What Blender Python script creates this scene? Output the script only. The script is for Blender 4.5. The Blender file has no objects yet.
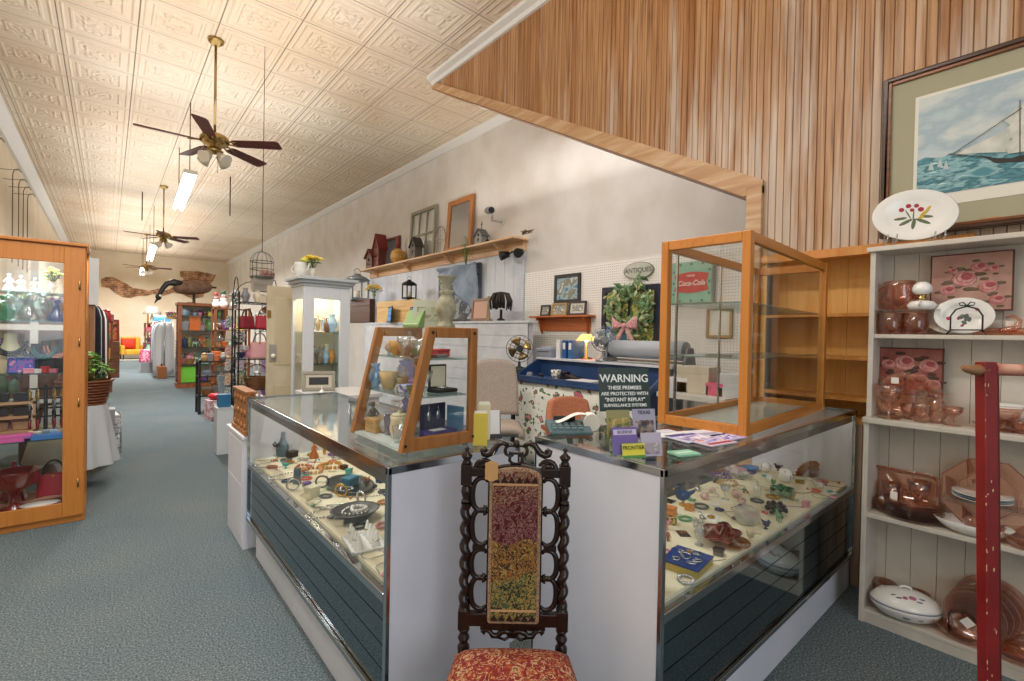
import bpy, bmesh, math, random
from mathutils import Vector, Matrix, noise
rnd = random.Random(11)
SC = bpy.context.scene
COL = SC.collection
PI = math.pi

# ------------------------------------------------------------ camera
EYE = Vector((0.0, 0.0, 1.39))
FPX = 473.17
cam_d = bpy.data.cameras.new('camera')
cam_d.sensor_width = 36.0
cam_d.lens = 36.0 * FPX / 1024.0
cam_d.clip_start = 0.02
cam = bpy.data.objects.new('camera', cam_d)
COL.objects.link(cam)
cam.location = EYE
cam.rotation_euler = (math.radians(89.3356), math.radians(-1.1361), math.radians(-40.4893))
SC.camera = cam
ROT = cam.rotation_euler.to_matrix()

# ------------------------------------------------------------ colour management
SC.view_settings.view_transform = 'Standard'
SC.view_settings.look = 'None'
SC.view_settings.gamma = 1.0
SC.view_settings.use_curve_mapping = False
SC.view_settings.exposure = 0.28

# ------------------------------------------------------------ world: overcast daylight outside the shop front
wd = bpy.data.worlds.new('daylight')
SC.world = wd
wd.use_nodes = True
wd.node_tree.nodes['Background'].inputs[0].default_value = (0.80, 0.90, 1.0, 1)
wd.node_tree.nodes['Background'].inputs[1].default_value = 0.45

def area(name, loc, size, power, col=(1, 1, 1), direction=(0, 0, -1)):
    l = bpy.data.lights.new(name, 'AREA')
    l.shape = 'RECTANGLE'; l.size, l.size_y = size
    l.energy = power; l.color = col
    o = bpy.data.objects.new(name, l); COL.objects.link(o)
    o.location = loc
    o.rotation_euler = Vector(direction).to_track_quat('-Z', 'Y').to_euler()
    return o

WARM = (1.0, 0.975, 0.945)
# light of the hung tube fixtures (built further down), plus added unseen fill lamps
area('overhead_light', (0.35, 2.0, 4.1), (0.35, 2.6), 66, WARM)  # unseen fill added overhead; no fixture hangs here
area('overhead_light', (-0.7, 3.0, 3.9), (0.35, 2.6), 30, WARM)  # second unseen overhead fill, added towards the left wall
area('overhead_light', (0.98, 9.6, 3.56), (0.22, 2.5), 150, WARM)
area('overhead_light', (1.02, 17.9, 3.56), (0.22, 3.2), 260, WARM)
area('overhead_light', (1.03, 24.0, 3.56), (0.22, 2.6), 200, WARM)
area('overhead_light', (3.62, 3.2, 4.2), (0.5, 3.2), 34, WARM)  # unseen fill added to brighten the pegboard wall
# wide unseen fill lamps facing up, added to brighten the tin ceiling
UPW = (1.0, 0.95, 0.88)
for x_, y_, z_, w_, l_, e_ in ((0.95, 1.0, 3.3, 2.4, 4.4, 58), (0.98, 6.4, 3.76, 2.6, 5.0, 50), (0.98, 12.0, 3.76, 2.6, 5.0, 50), (1.02, 18.4, 3.76, 2.6, 6.0, 60), (1.06, 24.2, 3.76, 2.4, 4.0, 42), (3.9, 4.6, 3.3, .9, 5.0, 20)):
    area('ceiling_fill', (x_, y_, z_), (w_, l_), e_, UPW, (0, 0, 1))
area('front_fill', (-0.35, -2.9, 2.3), (2.0, 3.0), 42, (0.90, 0.95, 1.0), (-0.05, 1, -0.03))  # unseen fill added at the open front, standing in for daylight

# ------------------------------------------------------------ helpers: where a sight line through a pixel meets a plane of the room
def ray(x, y):
    return ROT @ Vector((x - 512.0, -(y - 340.5), -FPX))
def on_x(x, y, X):
    d = ray(x, y); return EYE + d * (X / d.x)
def on_y(x, y, Y):
    d = ray(x, y); return EYE + d * (Y / d.y)
def on_z(x, y, Z):
    d = ray(x, y); return EYE + d * ((Z - EYE.z) / d.z)

# ------------------------------------------------------------ colours and materials
def S(h):
    v = [int(h[i:i + 2], 16) / 255 for i in (0, 2, 4)]
    return tuple((c / 12.92 if c <= .04045 else ((c + .055) / 1.055) ** 2.4) for c in v) + (1,)
MATS = {}
def newmat(name):
    m = bpy.data.materials.new(name); m.use_nodes = True
    nt = m.node_tree
    return m, nt, nt.nodes['Principled BSDF'], nt.nodes['Material Output']
def N(nt, t, **kw):
    n = nt.nodes.new(t)
    for k, v in kw.items():
        if k[0] == 'i' and k[1:].isdigit(): n.inputs[int(k[1:])].default_value = v
        else: setattr(n, k, v)
    return n
def ramp(nt, stops):
    r = nt.nodes.new('ShaderNodeValToRGB'); e = r.color_ramp.elements
    while len(e) < len(stops): e.new(0.5)
    for el, (p, c) in zip(e, stops):
        el.position = p; el.color = S(c) if isinstance(c, str) else (c, c, c, 1)
    return r
def mat(h, rough=.5, metal=0.0, h2=None, sc=20.0, bump=0.0, emit=0.0, coat=0.0, name=None, det=4.0):
    """plain procedural material; h2 mottles the colour, bump roughens the surface"""
    key = ('m', h, rough, metal, h2, sc, bump, emit, coat)
    if key in MATS: return MATS[key]
    m, nt, p, out = newmat(name or 'paint_' + h)
    p.inputs['Base Color'].default_value = S(h)
    p.inputs['Roughness'].default_value = rough
    p.inputs['Metallic'].default_value = metal
    if coat: p.inputs['Coat Weight'].default_value = coat
    if emit:
        p.inputs['Emission Color'].default_value = S(h); p.inputs['Emission Strength'].default_value = emit
    if h2 or bump:
        tc = N(nt, 'ShaderNodeTexCoord'); nz = N(nt, 'ShaderNodeTexNoise')
        nz.inputs['Scale'].default_value = sc; nz.inputs['Detail'].default_value = det
        nt.links.new(tc.outputs['Object'], nz.inputs['Vector'])
        if h2:
            r = ramp(nt, [(.38, h), (.62, h2)])
            nt.links.new(nz.outputs[0], r.inputs[0]); nt.links.new(r.outputs[0], p.inputs['Base Color'])
        if bump:
            b = N(nt, 'ShaderNodeBump'); b.inputs['Strength'].default_value = bump; b.inputs['Distance'].default_value = .01
            nt.links.new(nz.outputs[0], b.inputs['Height']); nt.links.new(b.outputs[0], p.inputs['Normal'])
    MATS[key] = m
    return m
def wood(h1, h2, axis='z', sc=9.0, rough=.4, stretch=.06, h3=None, bump=.15):
    key = ('w', h1, h2, axis, sc, rough, stretch, h3)
    if key in MATS: return MATS[key]
    m, nt, p, out = newmat('wood_' + h1)
    tc = N(nt, 'ShaderNodeTexCoord'); mp = N(nt, 'ShaderNodeMapping')
    s = [sc * 4] * 3; s['xyz'.index(axis)] = sc * 4 * stretch
    mp.inputs['Scale'].default_value = s
    nz = N(nt, 'ShaderNodeTexNoise'); nz.inputs['Scale'].default_value = 1.0; nz.inputs['Detail'].default_value = 6; nz.inputs['Distortion'].default_value = .6
    r = ramp(nt, [(.3, h1), (.68, h2)] if not h3 else [(.25, h1), (.5, h2), (.72, h3)])
    nt.links.new(tc.outputs['Object'], mp.inputs[0]); nt.links.new(mp.outputs[0], nz.inputs['Vector'])
    nt.links.new(nz.outputs[0], r.inputs[0]); nt.links.new(r.outputs[0], p.inputs['Base Color'])
    p.inputs['Roughness'].default_value = rough
    b = N(nt, 'ShaderNodeBump'); b.inputs['Strength'].default_value = bump; b.inputs['Distance'].default_value = .004
    nt.links.new(nz.outputs[0], b.inputs['Height']); nt.links.new(b.outputs[0], p.inputs['Normal'])
    MATS[key] = m
    return m
def glass(tint='ffffff', refl=.10, rough=.02, body=0.0, bh='ffffff', name=None):
    """thin glass: clear to what lies behind, with a fresnel reflection; body adds a little of the glass's own colour"""
    key = ('g', tint, refl, rough, body, bh)
    if key in MATS: return MATS[key]
    m, nt, p, out = newmat(name or 'glass_' + tint)
    nt.nodes.remove(p)
    t = N(nt, 'ShaderNodeBsdfTransparent'); t.inputs[0].default_value = S(tint)
    g = N(nt, 'ShaderNodeBsdfGlossy'); g.inputs['Roughness'].default_value = rough
    lw = N(nt, 'ShaderNodeLayerWeight'); lw.inputs[0].default_value = .5
    mr = N(nt, 'ShaderNodeMapRange'); mr.inputs['From Min'].default_value = 0; mr.inputs['From Max'].default_value = 1
    mr.inputs['To Min'].default_value = refl * .45; mr.inputs['To Max'].default_value = min(.9, refl * 4.5)
    pw = N(nt, 'ShaderNodeMath', operation='POWER'); pw.inputs[1].default_value = 2.2
    nt.links.new(lw.outputs['Facing'], pw.inputs[0]); nt.links.new(pw.outputs[0], mr.inputs[0])
    last = t
    if body:
        d = N(nt, 'ShaderNodeBsdfDiffuse'); d.inputs[0].default_value = S(bh)
        tr = N(nt, 'ShaderNodeBsdfTranslucent'); tr.inputs[0].default_value = S(bh)
        a = N(nt, 'ShaderNodeMixShader'); a.inputs[0].default_value = .5
        nt.links.new(d.outputs[0], a.inputs[1]); nt.links.new(tr.outputs[0], a.inputs[2])
        mx0 = N(nt, 'ShaderNodeMixShader'); mx0.inputs[0].default_value = body
        nt.links.new(t.outputs[0], mx0.inputs[1]); nt.links.new(a.outputs[0], mx0.inputs[2]); last = mx0
    mx = N(nt, 'ShaderNodeMixShader')
    nt.links.new(mr.outputs[0], mx.inputs[0]); nt.links.new(last.outputs[0], mx.inputs[1]); nt.links.new(g.outputs[0], mx.inputs[2])
    nt.links.new(mx.outputs[0], out.inputs[0])
    MATS[key] = m
    return m
def blot(cols, sc=30.0, rough=.7, det=2.0, stretch=(1, 1, 1), bump=0.0, base=None):
    """patchwork of colours: tapestry, printed paper, floral cloth"""
    key = ('b', tuple(cols), sc, rough, stretch)
    if key in MATS: return MATS[key]
    m, nt, p, out = newmat('print_' + cols[0])
    tc = N(nt, 'ShaderNodeTexCoord'); mp = N(nt, 'ShaderNodeMapping'); mp.inputs['Scale'].default_value = stretch
    nz = N(nt, 'ShaderNodeTexNoise'); nz.inputs['Scale'].default_value = sc; nz.inputs['Detail'].default_value = det
    n = len(cols)
    r = ramp(nt, [(.30 + .40 * i / n, c) for i, c in enumerate(cols)]); r.color_ramp.interpolation = 'CONSTANT' if not bump else 'LINEAR'
    nt.links.new(tc.outputs['Object'], mp.inputs[0]); nt.links.new(mp.outputs[0], nz.inputs['Vector'])
    nt.links.new(nz.outputs[0], r.inputs[0]); nt.links.new(r.outputs[0], p.inputs['Base Color'])
    p.inputs['Roughness'].default_value = rough
    MATS[key] = m
    return m

# ------------------------------------------------------------ mesh builder
class B:
    def __init__(s): s.v = []; s.f = []; s.mi = []; s.sm = []; s.cur = 0
    def add(s, vs, fs, smooth=False):
        o = len(s.v); s.v += [Vector(v) for v in vs]
        for f in fs: s.f.append([i + o for i in f]); s.mi.append(s.cur); s.sm.append(smooth)
        return s
    def use(s, i): s.cur = i; return s
    def bx(s, x0, x1, y0, y1, z0, z1):
        return s.add([(x0, y0, z0), (x1, y0, z0), (x1, y1, z0), (x0, y1, z0), (x0, y0, z1), (x1, y0, z1), (x1, y1, z1), (x0, y1, z1)],
                     [(0, 3, 2, 1), (4, 5, 6, 7), (0, 1, 5, 4), (1, 2, 6, 5), (2, 3, 7, 6), (3, 0, 4, 7)])
    def box(s, c, d):
        return s.bx(c[0] - d[0] / 2, c[0] + d[0] / 2, c[1] - d[1] / 2, c[1] + d[1] / 2, c[2] - d[2] / 2, c[2] + d[2] / 2)
    def beam(s, p0, p1, w, h, up=(0, 0, 1)):
        p0 = Vector(p0); p1 = Vector(p1); d = (p1 - p0).normalized(); u = Vector(up)
        if abs(d.dot(u)) > .98: u = Vector((0, 1, 0))
        x = d.cross(u).normalized(); y = x.cross(d)
        q = []
        for p in (p0, p1):
            for a, b in ((-1, -1), (1, -1), (1, 1), (-1, 1)): q.append(p + x * a * w / 2 + y * b * h / 2)
        return s.add(q, [(0, 1, 2, 3), (7, 6, 5, 4), (0, 4, 5, 1), (1, 5, 6, 2), (2, 6, 7, 3), (3, 7, 4, 0)])
    def cyl(s, p0, p1, r0, r1=None, n=12):
        r1 = r0 if r1 is None else r1
        p0 = Vector(p0); p1 = Vector(p1); d = (p1 - p0).normalized()
        a = d.orthogonal().normalized(); b = d.cross(a)
        o = len(s.v); vs = []
        for p, r in ((p0, r0), (p1, r1)):
            for i in range(n):
                t = 2 * PI * i / n; vs.append(p + (a * math.cos(t) + b * math.sin(t)) * r)
        s.add(vs, [(i, (i + 1) % n, n + (i + 1) % n, n + i) for i in range(n)], True)
        s.add(vs[:n], [tuple(range(n))[::-1]]); s.add(vs[n:], [tuple(range(n))])
        return s
    def lathe(s, prof, c=(0, 0, 0), n=20, sx=1.0, sy=1.0, smooth=True, wave=None):
        vs = []; m = len(prof)
        for r, z in prof:
            for i in range(n):
                t = 2 * PI * i / n; k = 1 + (wave[0] * math.cos(wave[1] * t) if wave else 0)
                vs.append((c[0] + r * k * sx * math.cos(t), c[1] + r * k * sy * math.sin(t), c[2] + z))
        fs = [(j * n + i, j * n + (i + 1) % n, (j + 1) * n + (i + 1) % n, (j + 1) * n + i) for j in range(m - 1) for i in range(n)]
        o = len(s.v); s.add(vs, fs, smooth)
        if prof[0][0] > 1e-5: s.f.append([o + i for i in range(n)][::-1]); s.mi.append(s.cur); s.sm.append(False)
        if prof[-1][0] > 1e-5: s.f.append([o + (m - 1) * n + i for i in range(n)]); s.mi.append(s.cur); s.sm.append(False)
        return s
    def sph(s, c, r, n=12, m=8):
        if not hasattr(r, '__len__'): r = (r, r, r)
        pr = [(math.sin(PI * j / m), -math.cos(PI * j / m)) for j in range(m + 1)]
        vs = []
        for a, z in pr:
            for i in range(n):
                t = 2 * PI * i / n; vs.append((c[0] + r[0] * a * math.cos(t), c[1] + r[1] * a * math.sin(t), c[2] + r[2] * z))
        return s.add(vs, [(j * n + i, j * n + (i + 1) % n, (j + 1) * n + (i + 1) % n, (j + 1) * n + i) for j in range(m) for i in range(n)], True)
    def tube(s, pts, r, n=7, closed=False):
        pts = [Vector(p) for p in pts]; k = len(pts)
        rr = r if hasattr(r, '__len__') else [r] * k
        vs = []; a = None
        for i, p in enumerate(pts):
            if closed: d = pts[(i + 1) % k] - pts[i - 1]
            else: d = pts[min(i + 1, k - 1)] - pts[max(i - 1, 0)]
            d = d.normalized() if d.length > 1e-9 else Vector((0, 0, 1))
            a = d.orthogonal() if a is None else a - d * a.dot(d)
            a = a.normalized() if a.length > 1e-6 else d.orthogonal().normalized()
            b = d.cross(a)
            for j in range(n):
                t = 2 * PI * j / n; vs.append(p + (a * math.cos(t) + b * math.sin(t)) * rr[i])
        seg = k if closed else k - 1
        fs = [(i * n + j, i * n + (j + 1) % n, ((i + 1) % k) * n + (j + 1) % n, ((i + 1) % k) * n + j) for i in range(seg) for j in range(n)]
        o = len(s.v); s.add(vs, fs, True)
        if not closed:
            s.f.append([o + j for j in range(n)][::-1]); s.mi.append(s.cur); s.sm.append(False)
            s.f.append([o + (k - 1) * n + j for j in range(n)]); s.mi.append(s.cur); s.sm.append(False)
        return s
    def prism(s, poly, t0, t1, plane='xz'):
        def P(a, b, t): return {'xz': (a, t, b), 'yz': (t, a, b), 'xy': (a, b, t)}[plane]
        n = len(poly)
        vs = [P(a, b, t0) for a, b in poly] + [P(a, b, t1) for a, b in poly]
        return s.add(vs, [tuple(range(n))[::-1], tuple(range(n, 2 * n))] + [(i, (i + 1) % n, n + (i + 1) % n, n + i) for i in range(n)])
    def sheet(s, fn, nu, nv, smooth=True, th=0.0):
        """surface fn(u,v)->point, u,v in 0..1; th gives it a second side"""
        g = [[Vector(fn(i / nu, j / nv)) for i in range(nu + 1)] for j in range(nv + 1)]
        W = nu + 1
        vs = [p for r in g for p in r]
        fs = [(j * W + i, j * W + i + 1, (j + 1) * W + i + 1, (j + 1) * W + i) for j in range(nv) for i in range(nu)]
        if not th: return s.add(vs, fs, smooth)
        off = []
        for j in range(nv + 1):
            for i in range(nu + 1):
                a = g[j][min(i + 1, nu)] - g[j][max(i - 1, 0)]; b = g[min(j + 1, nv)][i] - g[max(j - 1, 0)][i]
                q = a.cross(b); q = q.normalized() if q.length > 1e-9 else Vector((0, 0, 1))
                off.append(g[j][i] - q * th)
        M = len(vs)
        fs2 = [tuple(M + i for i in f[::-1]) for f in fs]
        rim = [i for i in range(W)] + [j * W + nu for j in range(1, nv + 1)] + [nv * W + i for i in range(nu - 1, -1, -1)] + [j * W for j in range(nv - 1, 0, -1)]
        fs3 = [(rim[k], rim[k - 1], M + rim[k - 1], M + rim[k]) for k in range(len(rim))]
        return s.add(vs + off, fs + fs2 + fs3, smooth)
    def xf(s, M, start=0):
        for i in range(start, len(s.v)): s.v[i] = M @ s.v[i]
        return s
    def mark(s): return len(s.v)
    def build(s, name, m, parent=None, bev=0.0, loc=None, rz=0.0, rot=None):
        me = bpy.data.meshes.new(name)
        me.from_pydata([tuple(v) for v in s.v], [], s.f)
        for x in (m if isinstance(m, (list, tuple)) else [m]): me.materials.append(x)
        me.polygons.foreach_set('material_index', s.mi)
        me.polygons.foreach_set('use_smooth', s.sm)
        bm = bmesh.new(); bm.from_mesh(me)
        bmesh.ops.remove_doubles(bm, verts=bm.verts, dist=1e-6)
        bmesh.ops.recalc_face_normals(bm, faces=bm.faces)
        bm.to_mesh(me); bm.free(); me.update()
        o = bpy.data.objects.new(name, me); COL.objects.link(o)
        if parent is not None: o.parent = parent
        if loc is not None: o.location = loc
        if rot is not None: o.rotation_euler = rot
        elif rz: o.rotation_euler = (0, 0, rz)
        if bev:
            md = o.modifiers.new('bevel', 'BEVEL'); md.width = bev; md.segments = 2; md.limit_method = 'ANGLE'; md.angle_limit = .6
        return o

def pieces(b, name, m, parent=None, bev=0.0):
    """build every separate piece in b as an object of its own"""
    par = list(range(len(b.v)))
    def find(i):
        while par[i] != i: par[i] = par[par[i]]; i = par[i]
        return i
    for f in b.f:
        r = find(f[0])
        for i in f[1:]: par[find(i)] = r
    # caps and tubes share no vertices: join vertices that coincide
    seen = {}
    for i, v in enumerate(b.v):
        k = (round(v[0], 5), round(v[1], 5), round(v[2], 5))
        if k in seen: par[find(i)] = find(seen[k])
        else: seen[k] = i
    grp = {}
    for q, f in enumerate(b.f): grp.setdefault(find(f[0]), []).append(q)
    out = []
    for fs in grp.values():
        c = B(); mp = {}
        for q in fs:
            nf = []
            for i in b.f[q]:
                if i not in mp: mp[i] = len(c.v); c.v.append(b.v[i])
                nf.append(mp[i])
            c.f.append(nf); c.mi.append(b.mi[q]); c.sm.append(b.sm[q])
        out.append(c.build(name, m, parent, bev))
    return out
def tag(o, label, cat, group=None):
    o['label'] = label; o['category'] = cat
    if group: o['group'] = group
    return o
def thing(name, label, cat, loc=(0, 0, 0), rz=0.0, group=None):
    o = bpy.data.objects.new(name, None); COL.objects.link(o)
    o.empty_display_size = .05
    o.location = loc; o.rotation_euler = (0, 0, rz)
    return tag(o, label, cat, group)
def solo(b, name, m, label, cat, loc=(0, 0, 0), rz=0.0, group=None, bev=0.0, rot=None):
    return tag(b.build(name, m, None, bev, loc, rz, rot), label, cat, group)
def struct(b, name, m, parent=None, bev=0.0):
    o = b.build(name, m, parent, bev)
    if parent is None: o['kind'] = 'structure'
    return o
def dup(root, loc, rz=None, label=None, group=None, scale=None):
    r = root.copy(); COL.objects.link(r); r.location = loc
    if rz is not None: r.rotation_euler = (0, 0, rz)
    if scale: r.scale = (scale, scale, scale)
    if label: r['label'] = label
    if group: r['group'] = group
    for ch in list(root.children):
        c = ch.copy(); COL.objects.link(c); c.parent = r
        for g in list(ch.children):
            d = g.copy(); COL.objects.link(d); d.parent = c
    return r
def lettering(txt, size, m, parent, loc, rot, name='lettering', depth=.0008, align='CENTER', sx=1.0, shear=0.0):
    cu = bpy.data.curves.new(name, 'FONT'); cu.body = txt; cu.size = size; cu.extrude = depth
    cu.offset = size * .012; cu.align_x = align; cu.align_y = 'CENTER'; cu.shear = shear
    t = bpy.data.objects.new(name + '_curve', cu); COL.objects.link(t)
    dg = bpy.context.evaluated_depsgraph_get()
    me = bpy.data.meshes.new_from_object(t.evaluated_get(dg)); bpy.data.objects.remove(t)
    me.materials.clear(); me.materials.append(m)
    o = bpy.data.objects.new(name, me); COL.objects.link(o); o.parent = parent
    o.location = loc; o.rotation_euler = rot; o.scale = (sx, 1, 1)
    return o
def arc(c, r, a0, a1, n=12, plane='xz', t=0.0, sq=1.0):
    out = []
    for i in range(n + 1):
        a = a0 + (a1 - a0) * i / n; u = c[0] + r * math.cos(a); w = c[1] + r * sq * math.sin(a)
        out.append({'xz': (u, t, w), 'yz': (t, u, w), 'xy': (u, w, t)}[plane])
    return out
# ============================================================ THE ROOM
ZC = 4.74; XW = 4.62; XB = 3.25; YB = 27.5; XL = -1.4; Y0 = -3.0
TILE = 0.675

def carpet_mat():
    m, nt, p, out = newmat('teal_carpet')
    tc = N(nt, 'ShaderNodeTexCoord')
    a = N(nt, 'ShaderNodeTexNoise'); a.inputs['Scale'].default_value = 130; a.inputs['Detail'].default_value = 8
    b = N(nt, 'ShaderNodeTexNoise'); b.inputs['Scale'].default_value = 1.3; b.inputs['Detail'].default_value = 5
    r1 = ramp(nt, [(.3, '414d52'), (.5, '6a767b'), (.72, '9da8ab')])
    r2 = ramp(nt, [(.3, 'dfe9ec'), (.7, 'fff8f4')])
    mx = N(nt, 'ShaderNodeMix', data_type='RGBA', blend_type='MULTIPLY'); mx.inputs[0].default_value = 1
    for n_ in (a, b): nt.links.new(tc.outputs['Object'], n_.inputs['Vector'])
    nt.links.new(a.outputs[0], r1.inputs[0]); nt.links.new(b.outputs[0], r2.inputs[0])
    nt.links.new(r1.outputs[0], mx.inputs[6]); nt.links.new(r2.outputs[0], mx.inputs[7])
    nt.links.new(mx.outputs[2], p.inputs['Base Color']); p.inputs['Roughness'].default_value = .95
    p.inputs['Specular IOR Level'].default_value = .1
    bp = N(nt, 'ShaderNodeBump'); bp.inputs['Strength'].default_value = .6; bp.inputs['Distance'].default_value = .01
    nt.links.new(a.outputs[0], bp.inputs['Height']); nt.links.new(bp.outputs[0], p.inputs['Normal'])
    return m
def tin_mat():
    m, nt, p, out = newmat('pressed_tin')
    tc = N(nt, 'ShaderNodeTexCoord'); sp = N(nt, 'ShaderNodeSeparateXYZ')
    nt.links.new(tc.outputs['Object'], sp.inputs[0])
    ds = []
    for ax, off in ((0, .23), (1, .02)):
        s_ = N(nt, 'ShaderNodeMath', operation='SUBTRACT'); s_.inputs[1].default_value = off
        d_ = N(nt, 'ShaderNodeMath', operation='DIVIDE'); d_.inputs[1].default_value = TILE
        q_ = N(nt, 'ShaderNodeMath', operation='PINGPONG'); q_.inputs[1].default_value = .5
        nt.links.new(sp.outputs[ax], s_.inputs[0]); nt.links.new(s_.outputs[0], d_.inputs[0]); nt.links.new(d_.outputs[0], q_.inputs[0])
        ds.append(q_)
    mn = N(nt, 'ShaderNodeMath', operation='MINIMUM')
    nt.links.new(ds[0].outputs[0], mn.inputs[0]); nt.links.new(ds[1].outputs[0], mn.inputs[1])
    prof = ramp(nt, [(0, 0.0), (.012, .45), (.05, .45), (.07, .8), (.10, .3), (.15, .3), (.17, .7), (.20, .75), (.22, .3), (.30, .35), (.33, .8), (.36, .35), (.44, .6)])
    nt.links.new(mn.outputs[0], prof.inputs[0])
    vo = N(nt, 'ShaderNodeTexVoronoi'); vo.inputs['Scale'].default_value = 11; vo.feature = 'SMOOTH_F1'
    wv = N(nt, 'ShaderNodeMath', operation='SINE'); ml = N(nt, 'ShaderNodeMath', operation='MULTIPLY'); ml.inputs[1].default_value = 14
    nt.links.new(tc.outputs['Object'], vo.inputs['Vector']); nt.links.new(vo.outputs['Distance'], ml.inputs[0]); nt.links.new(ml.outputs[0], wv.inputs[0])
    mask = ramp(nt, [(.20, 0.0), (.24, .22), (.4, .3)]); nt.links.new(mn.outputs[0], mask.inputs[0])
    mm = N(nt, 'ShaderNodeMath', operation='MULTIPLY'); nt.links.new(wv.outputs[0], mm.inputs[0]); nt.links.new(mask.outputs[0], mm.inputs[1])
    ad = N(nt, 'ShaderNodeMath', operation='ADD'); nt.links.new(prof.outputs[0], ad.inputs[0]); nt.links.new(mm.outputs[0], ad.inputs[1])
    bp = N(nt, 'ShaderNodeBump'); bp.inputs['Strength'].default_value = .8; bp.inputs['Distance'].default_value = .025
    nt.links.new(ad.outputs[0], bp.inputs['Height']); nt.links.new(bp.outputs[0], p.inputs['Normal'])
    nz = N(nt, 'ShaderNodeTexNoise'); nz.inputs['Scale'].default_value = .55; nz.inputs['Detail'].default_value = 3
    nt.links.new(tc.outputs['Object'], nz.inputs['Vector'])
    base = ramp(nt, [(.35, 'd4bda2'), (.65, 'e4d5c2')]); nt.links.new(nz.outputs[0], base.inputs[0])
    seam = ramp(nt, [(.003, .35), (.010, 1.0)]); nt.links.new(mn.outputs[0], seam.inputs[0])
    mx = N(nt, 'ShaderNodeMix', data_type='RGBA', blend_type='MULTIPLY'); mx.inputs[0].default_value = 1
    nt.links.new(base.outputs[0], mx.inputs[6]); nt.links.new(seam.outputs[0], mx.inputs[7]); nt.links.new(mx.outputs[2], p.inputs['Base Color'])
    p.inputs['Roughness'].default_value = .42
    return m
def beadboard_mat():
    m, nt, p, out = newmat('worn_beadboard')
    tc = N(nt, 'ShaderNodeTexCoord'); sp = N(nt, 'ShaderNodeSeparateXYZ'); nt.links.new(tc.outputs['Object'], sp.inputs[0])
    d_ = N(nt, 'ShaderNodeMath', operation='DIVIDE'); d_.inputs[1].default_value = .09
    fl = N(nt, 'ShaderNodeMath', operation='FLOOR'); wn = N(nt, 'ShaderNodeTexWhiteNoise', noise_dimensions='1D')
    nt.links.new(sp.outputs[1], d_.inputs[0]); nt.links.new(d_.outputs[0], fl.inputs[0]); nt.links.new(fl.outputs[0], wn.inputs['W'])
    mp = N(nt, 'ShaderNodeMapping'); mp.inputs['Scale'].default_value = (60, 55, 1.4)
    cmb = N(nt, 'ShaderNodeCombineXYZ'); ml = N(nt, 'ShaderNodeMath', operation='MULTIPLY'); ml.inputs[1].default_value = 7
    nt.links.new(wn.outputs[0], ml.inputs[0]); nt.links.new(ml.outputs[0], cmb.inputs[2])
    nt.links.new(cmb.outputs[0], mp.inputs['Location']); nt.links.new(tc.outputs['Object'], mp.inputs[0])
    nz = N(nt, 'ShaderNodeTexNoise'); nz.inputs['Scale'].default_value = 1; nz.inputs['Detail'].default_value = 7; nz.inputs['Distortion'].default_value = .5
    nt.links.new(mp.outputs[0], nz.inputs['Vector'])
    g = ramp(nt, [(.28, '72523a'), (.44, 'ac845e'), (.60, 'c09a74'), (.76, 'd2b494')]); nt.links.new(nz.outputs[0], g.inputs[0])
    tint = ramp(nt, [(0, 'd8b890'), (.5, 'f0e2cf'), (1, 'fff8f0')]); nt.links.new(wn.outputs[0], tint.inputs[0])
    mx = N(nt, 'ShaderNodeMix', data_type='RGBA', blend_type='MULTIPLY'); mx.inputs[0].default_value = .9
    nt.links.new(g.outputs[0], mx.inputs[6]); nt.links.new(tint.outputs[0], mx.inputs[7])
    # patches of old whitewash still on the boards
    mp2 = N(nt, 'ShaderNodeMapping'); mp2.inputs['Scale'].default_value = (3, 9, .75); nt.links.new(tc.outputs['Object'], mp2.inputs[0])
    n2 = N(nt, 'ShaderNodeTexNoise'); n2.inputs['Scale'].default_value = 1.2; n2.inputs['Detail'].default_value = 6
    nt.links.new(mp2.outputs[0], n2.inputs['Vector'])
    zz = N(nt, 'ShaderNodeMapRange'); zz.inputs['From Min'].default_value = 1.9; zz.inputs['From Max'].default_value = 3.9; zz.inputs['To Min'].default_value = .12; zz.inputs['To Max'].default_value = -.12
    nt.links.new(sp.outputs[2], zz.inputs[0])
    ad = N(nt, 'ShaderNodeMath', operation='ADD'); nt.links.new(n2.outputs[0], ad.inputs[0]); nt.links.new(zz.outputs[0], ad.inputs[1])
    wm = ramp(nt, [(.46, 0.0), (.62, .62)]); nt.links.new(ad.outputs[0], wm.inputs[0])
    mx2 = N(nt, 'ShaderNodeMix', data_type='RGBA'); mx2.inputs[7].default_value = S('cdc3b6')
    nt.links.new(wm.outputs[0], mx2.inputs[0]); nt.links.new(mx.outputs[2], mx2.inputs[6]); nt.links.new(mx2.outputs[2], p.inputs['Base Color'])
    p.inputs['Roughness'].default_value = .45
    bp = N(nt, 'ShaderNodeBump'); bp.inputs['Strength'].default_value = .25; bp.inputs['Distance'].default_value = .004
    nt.links.new(nz.outputs[0], bp.inputs['Height']); nt.links.new(bp.outputs[0], p.inputs['Normal'])
    return m
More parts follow.
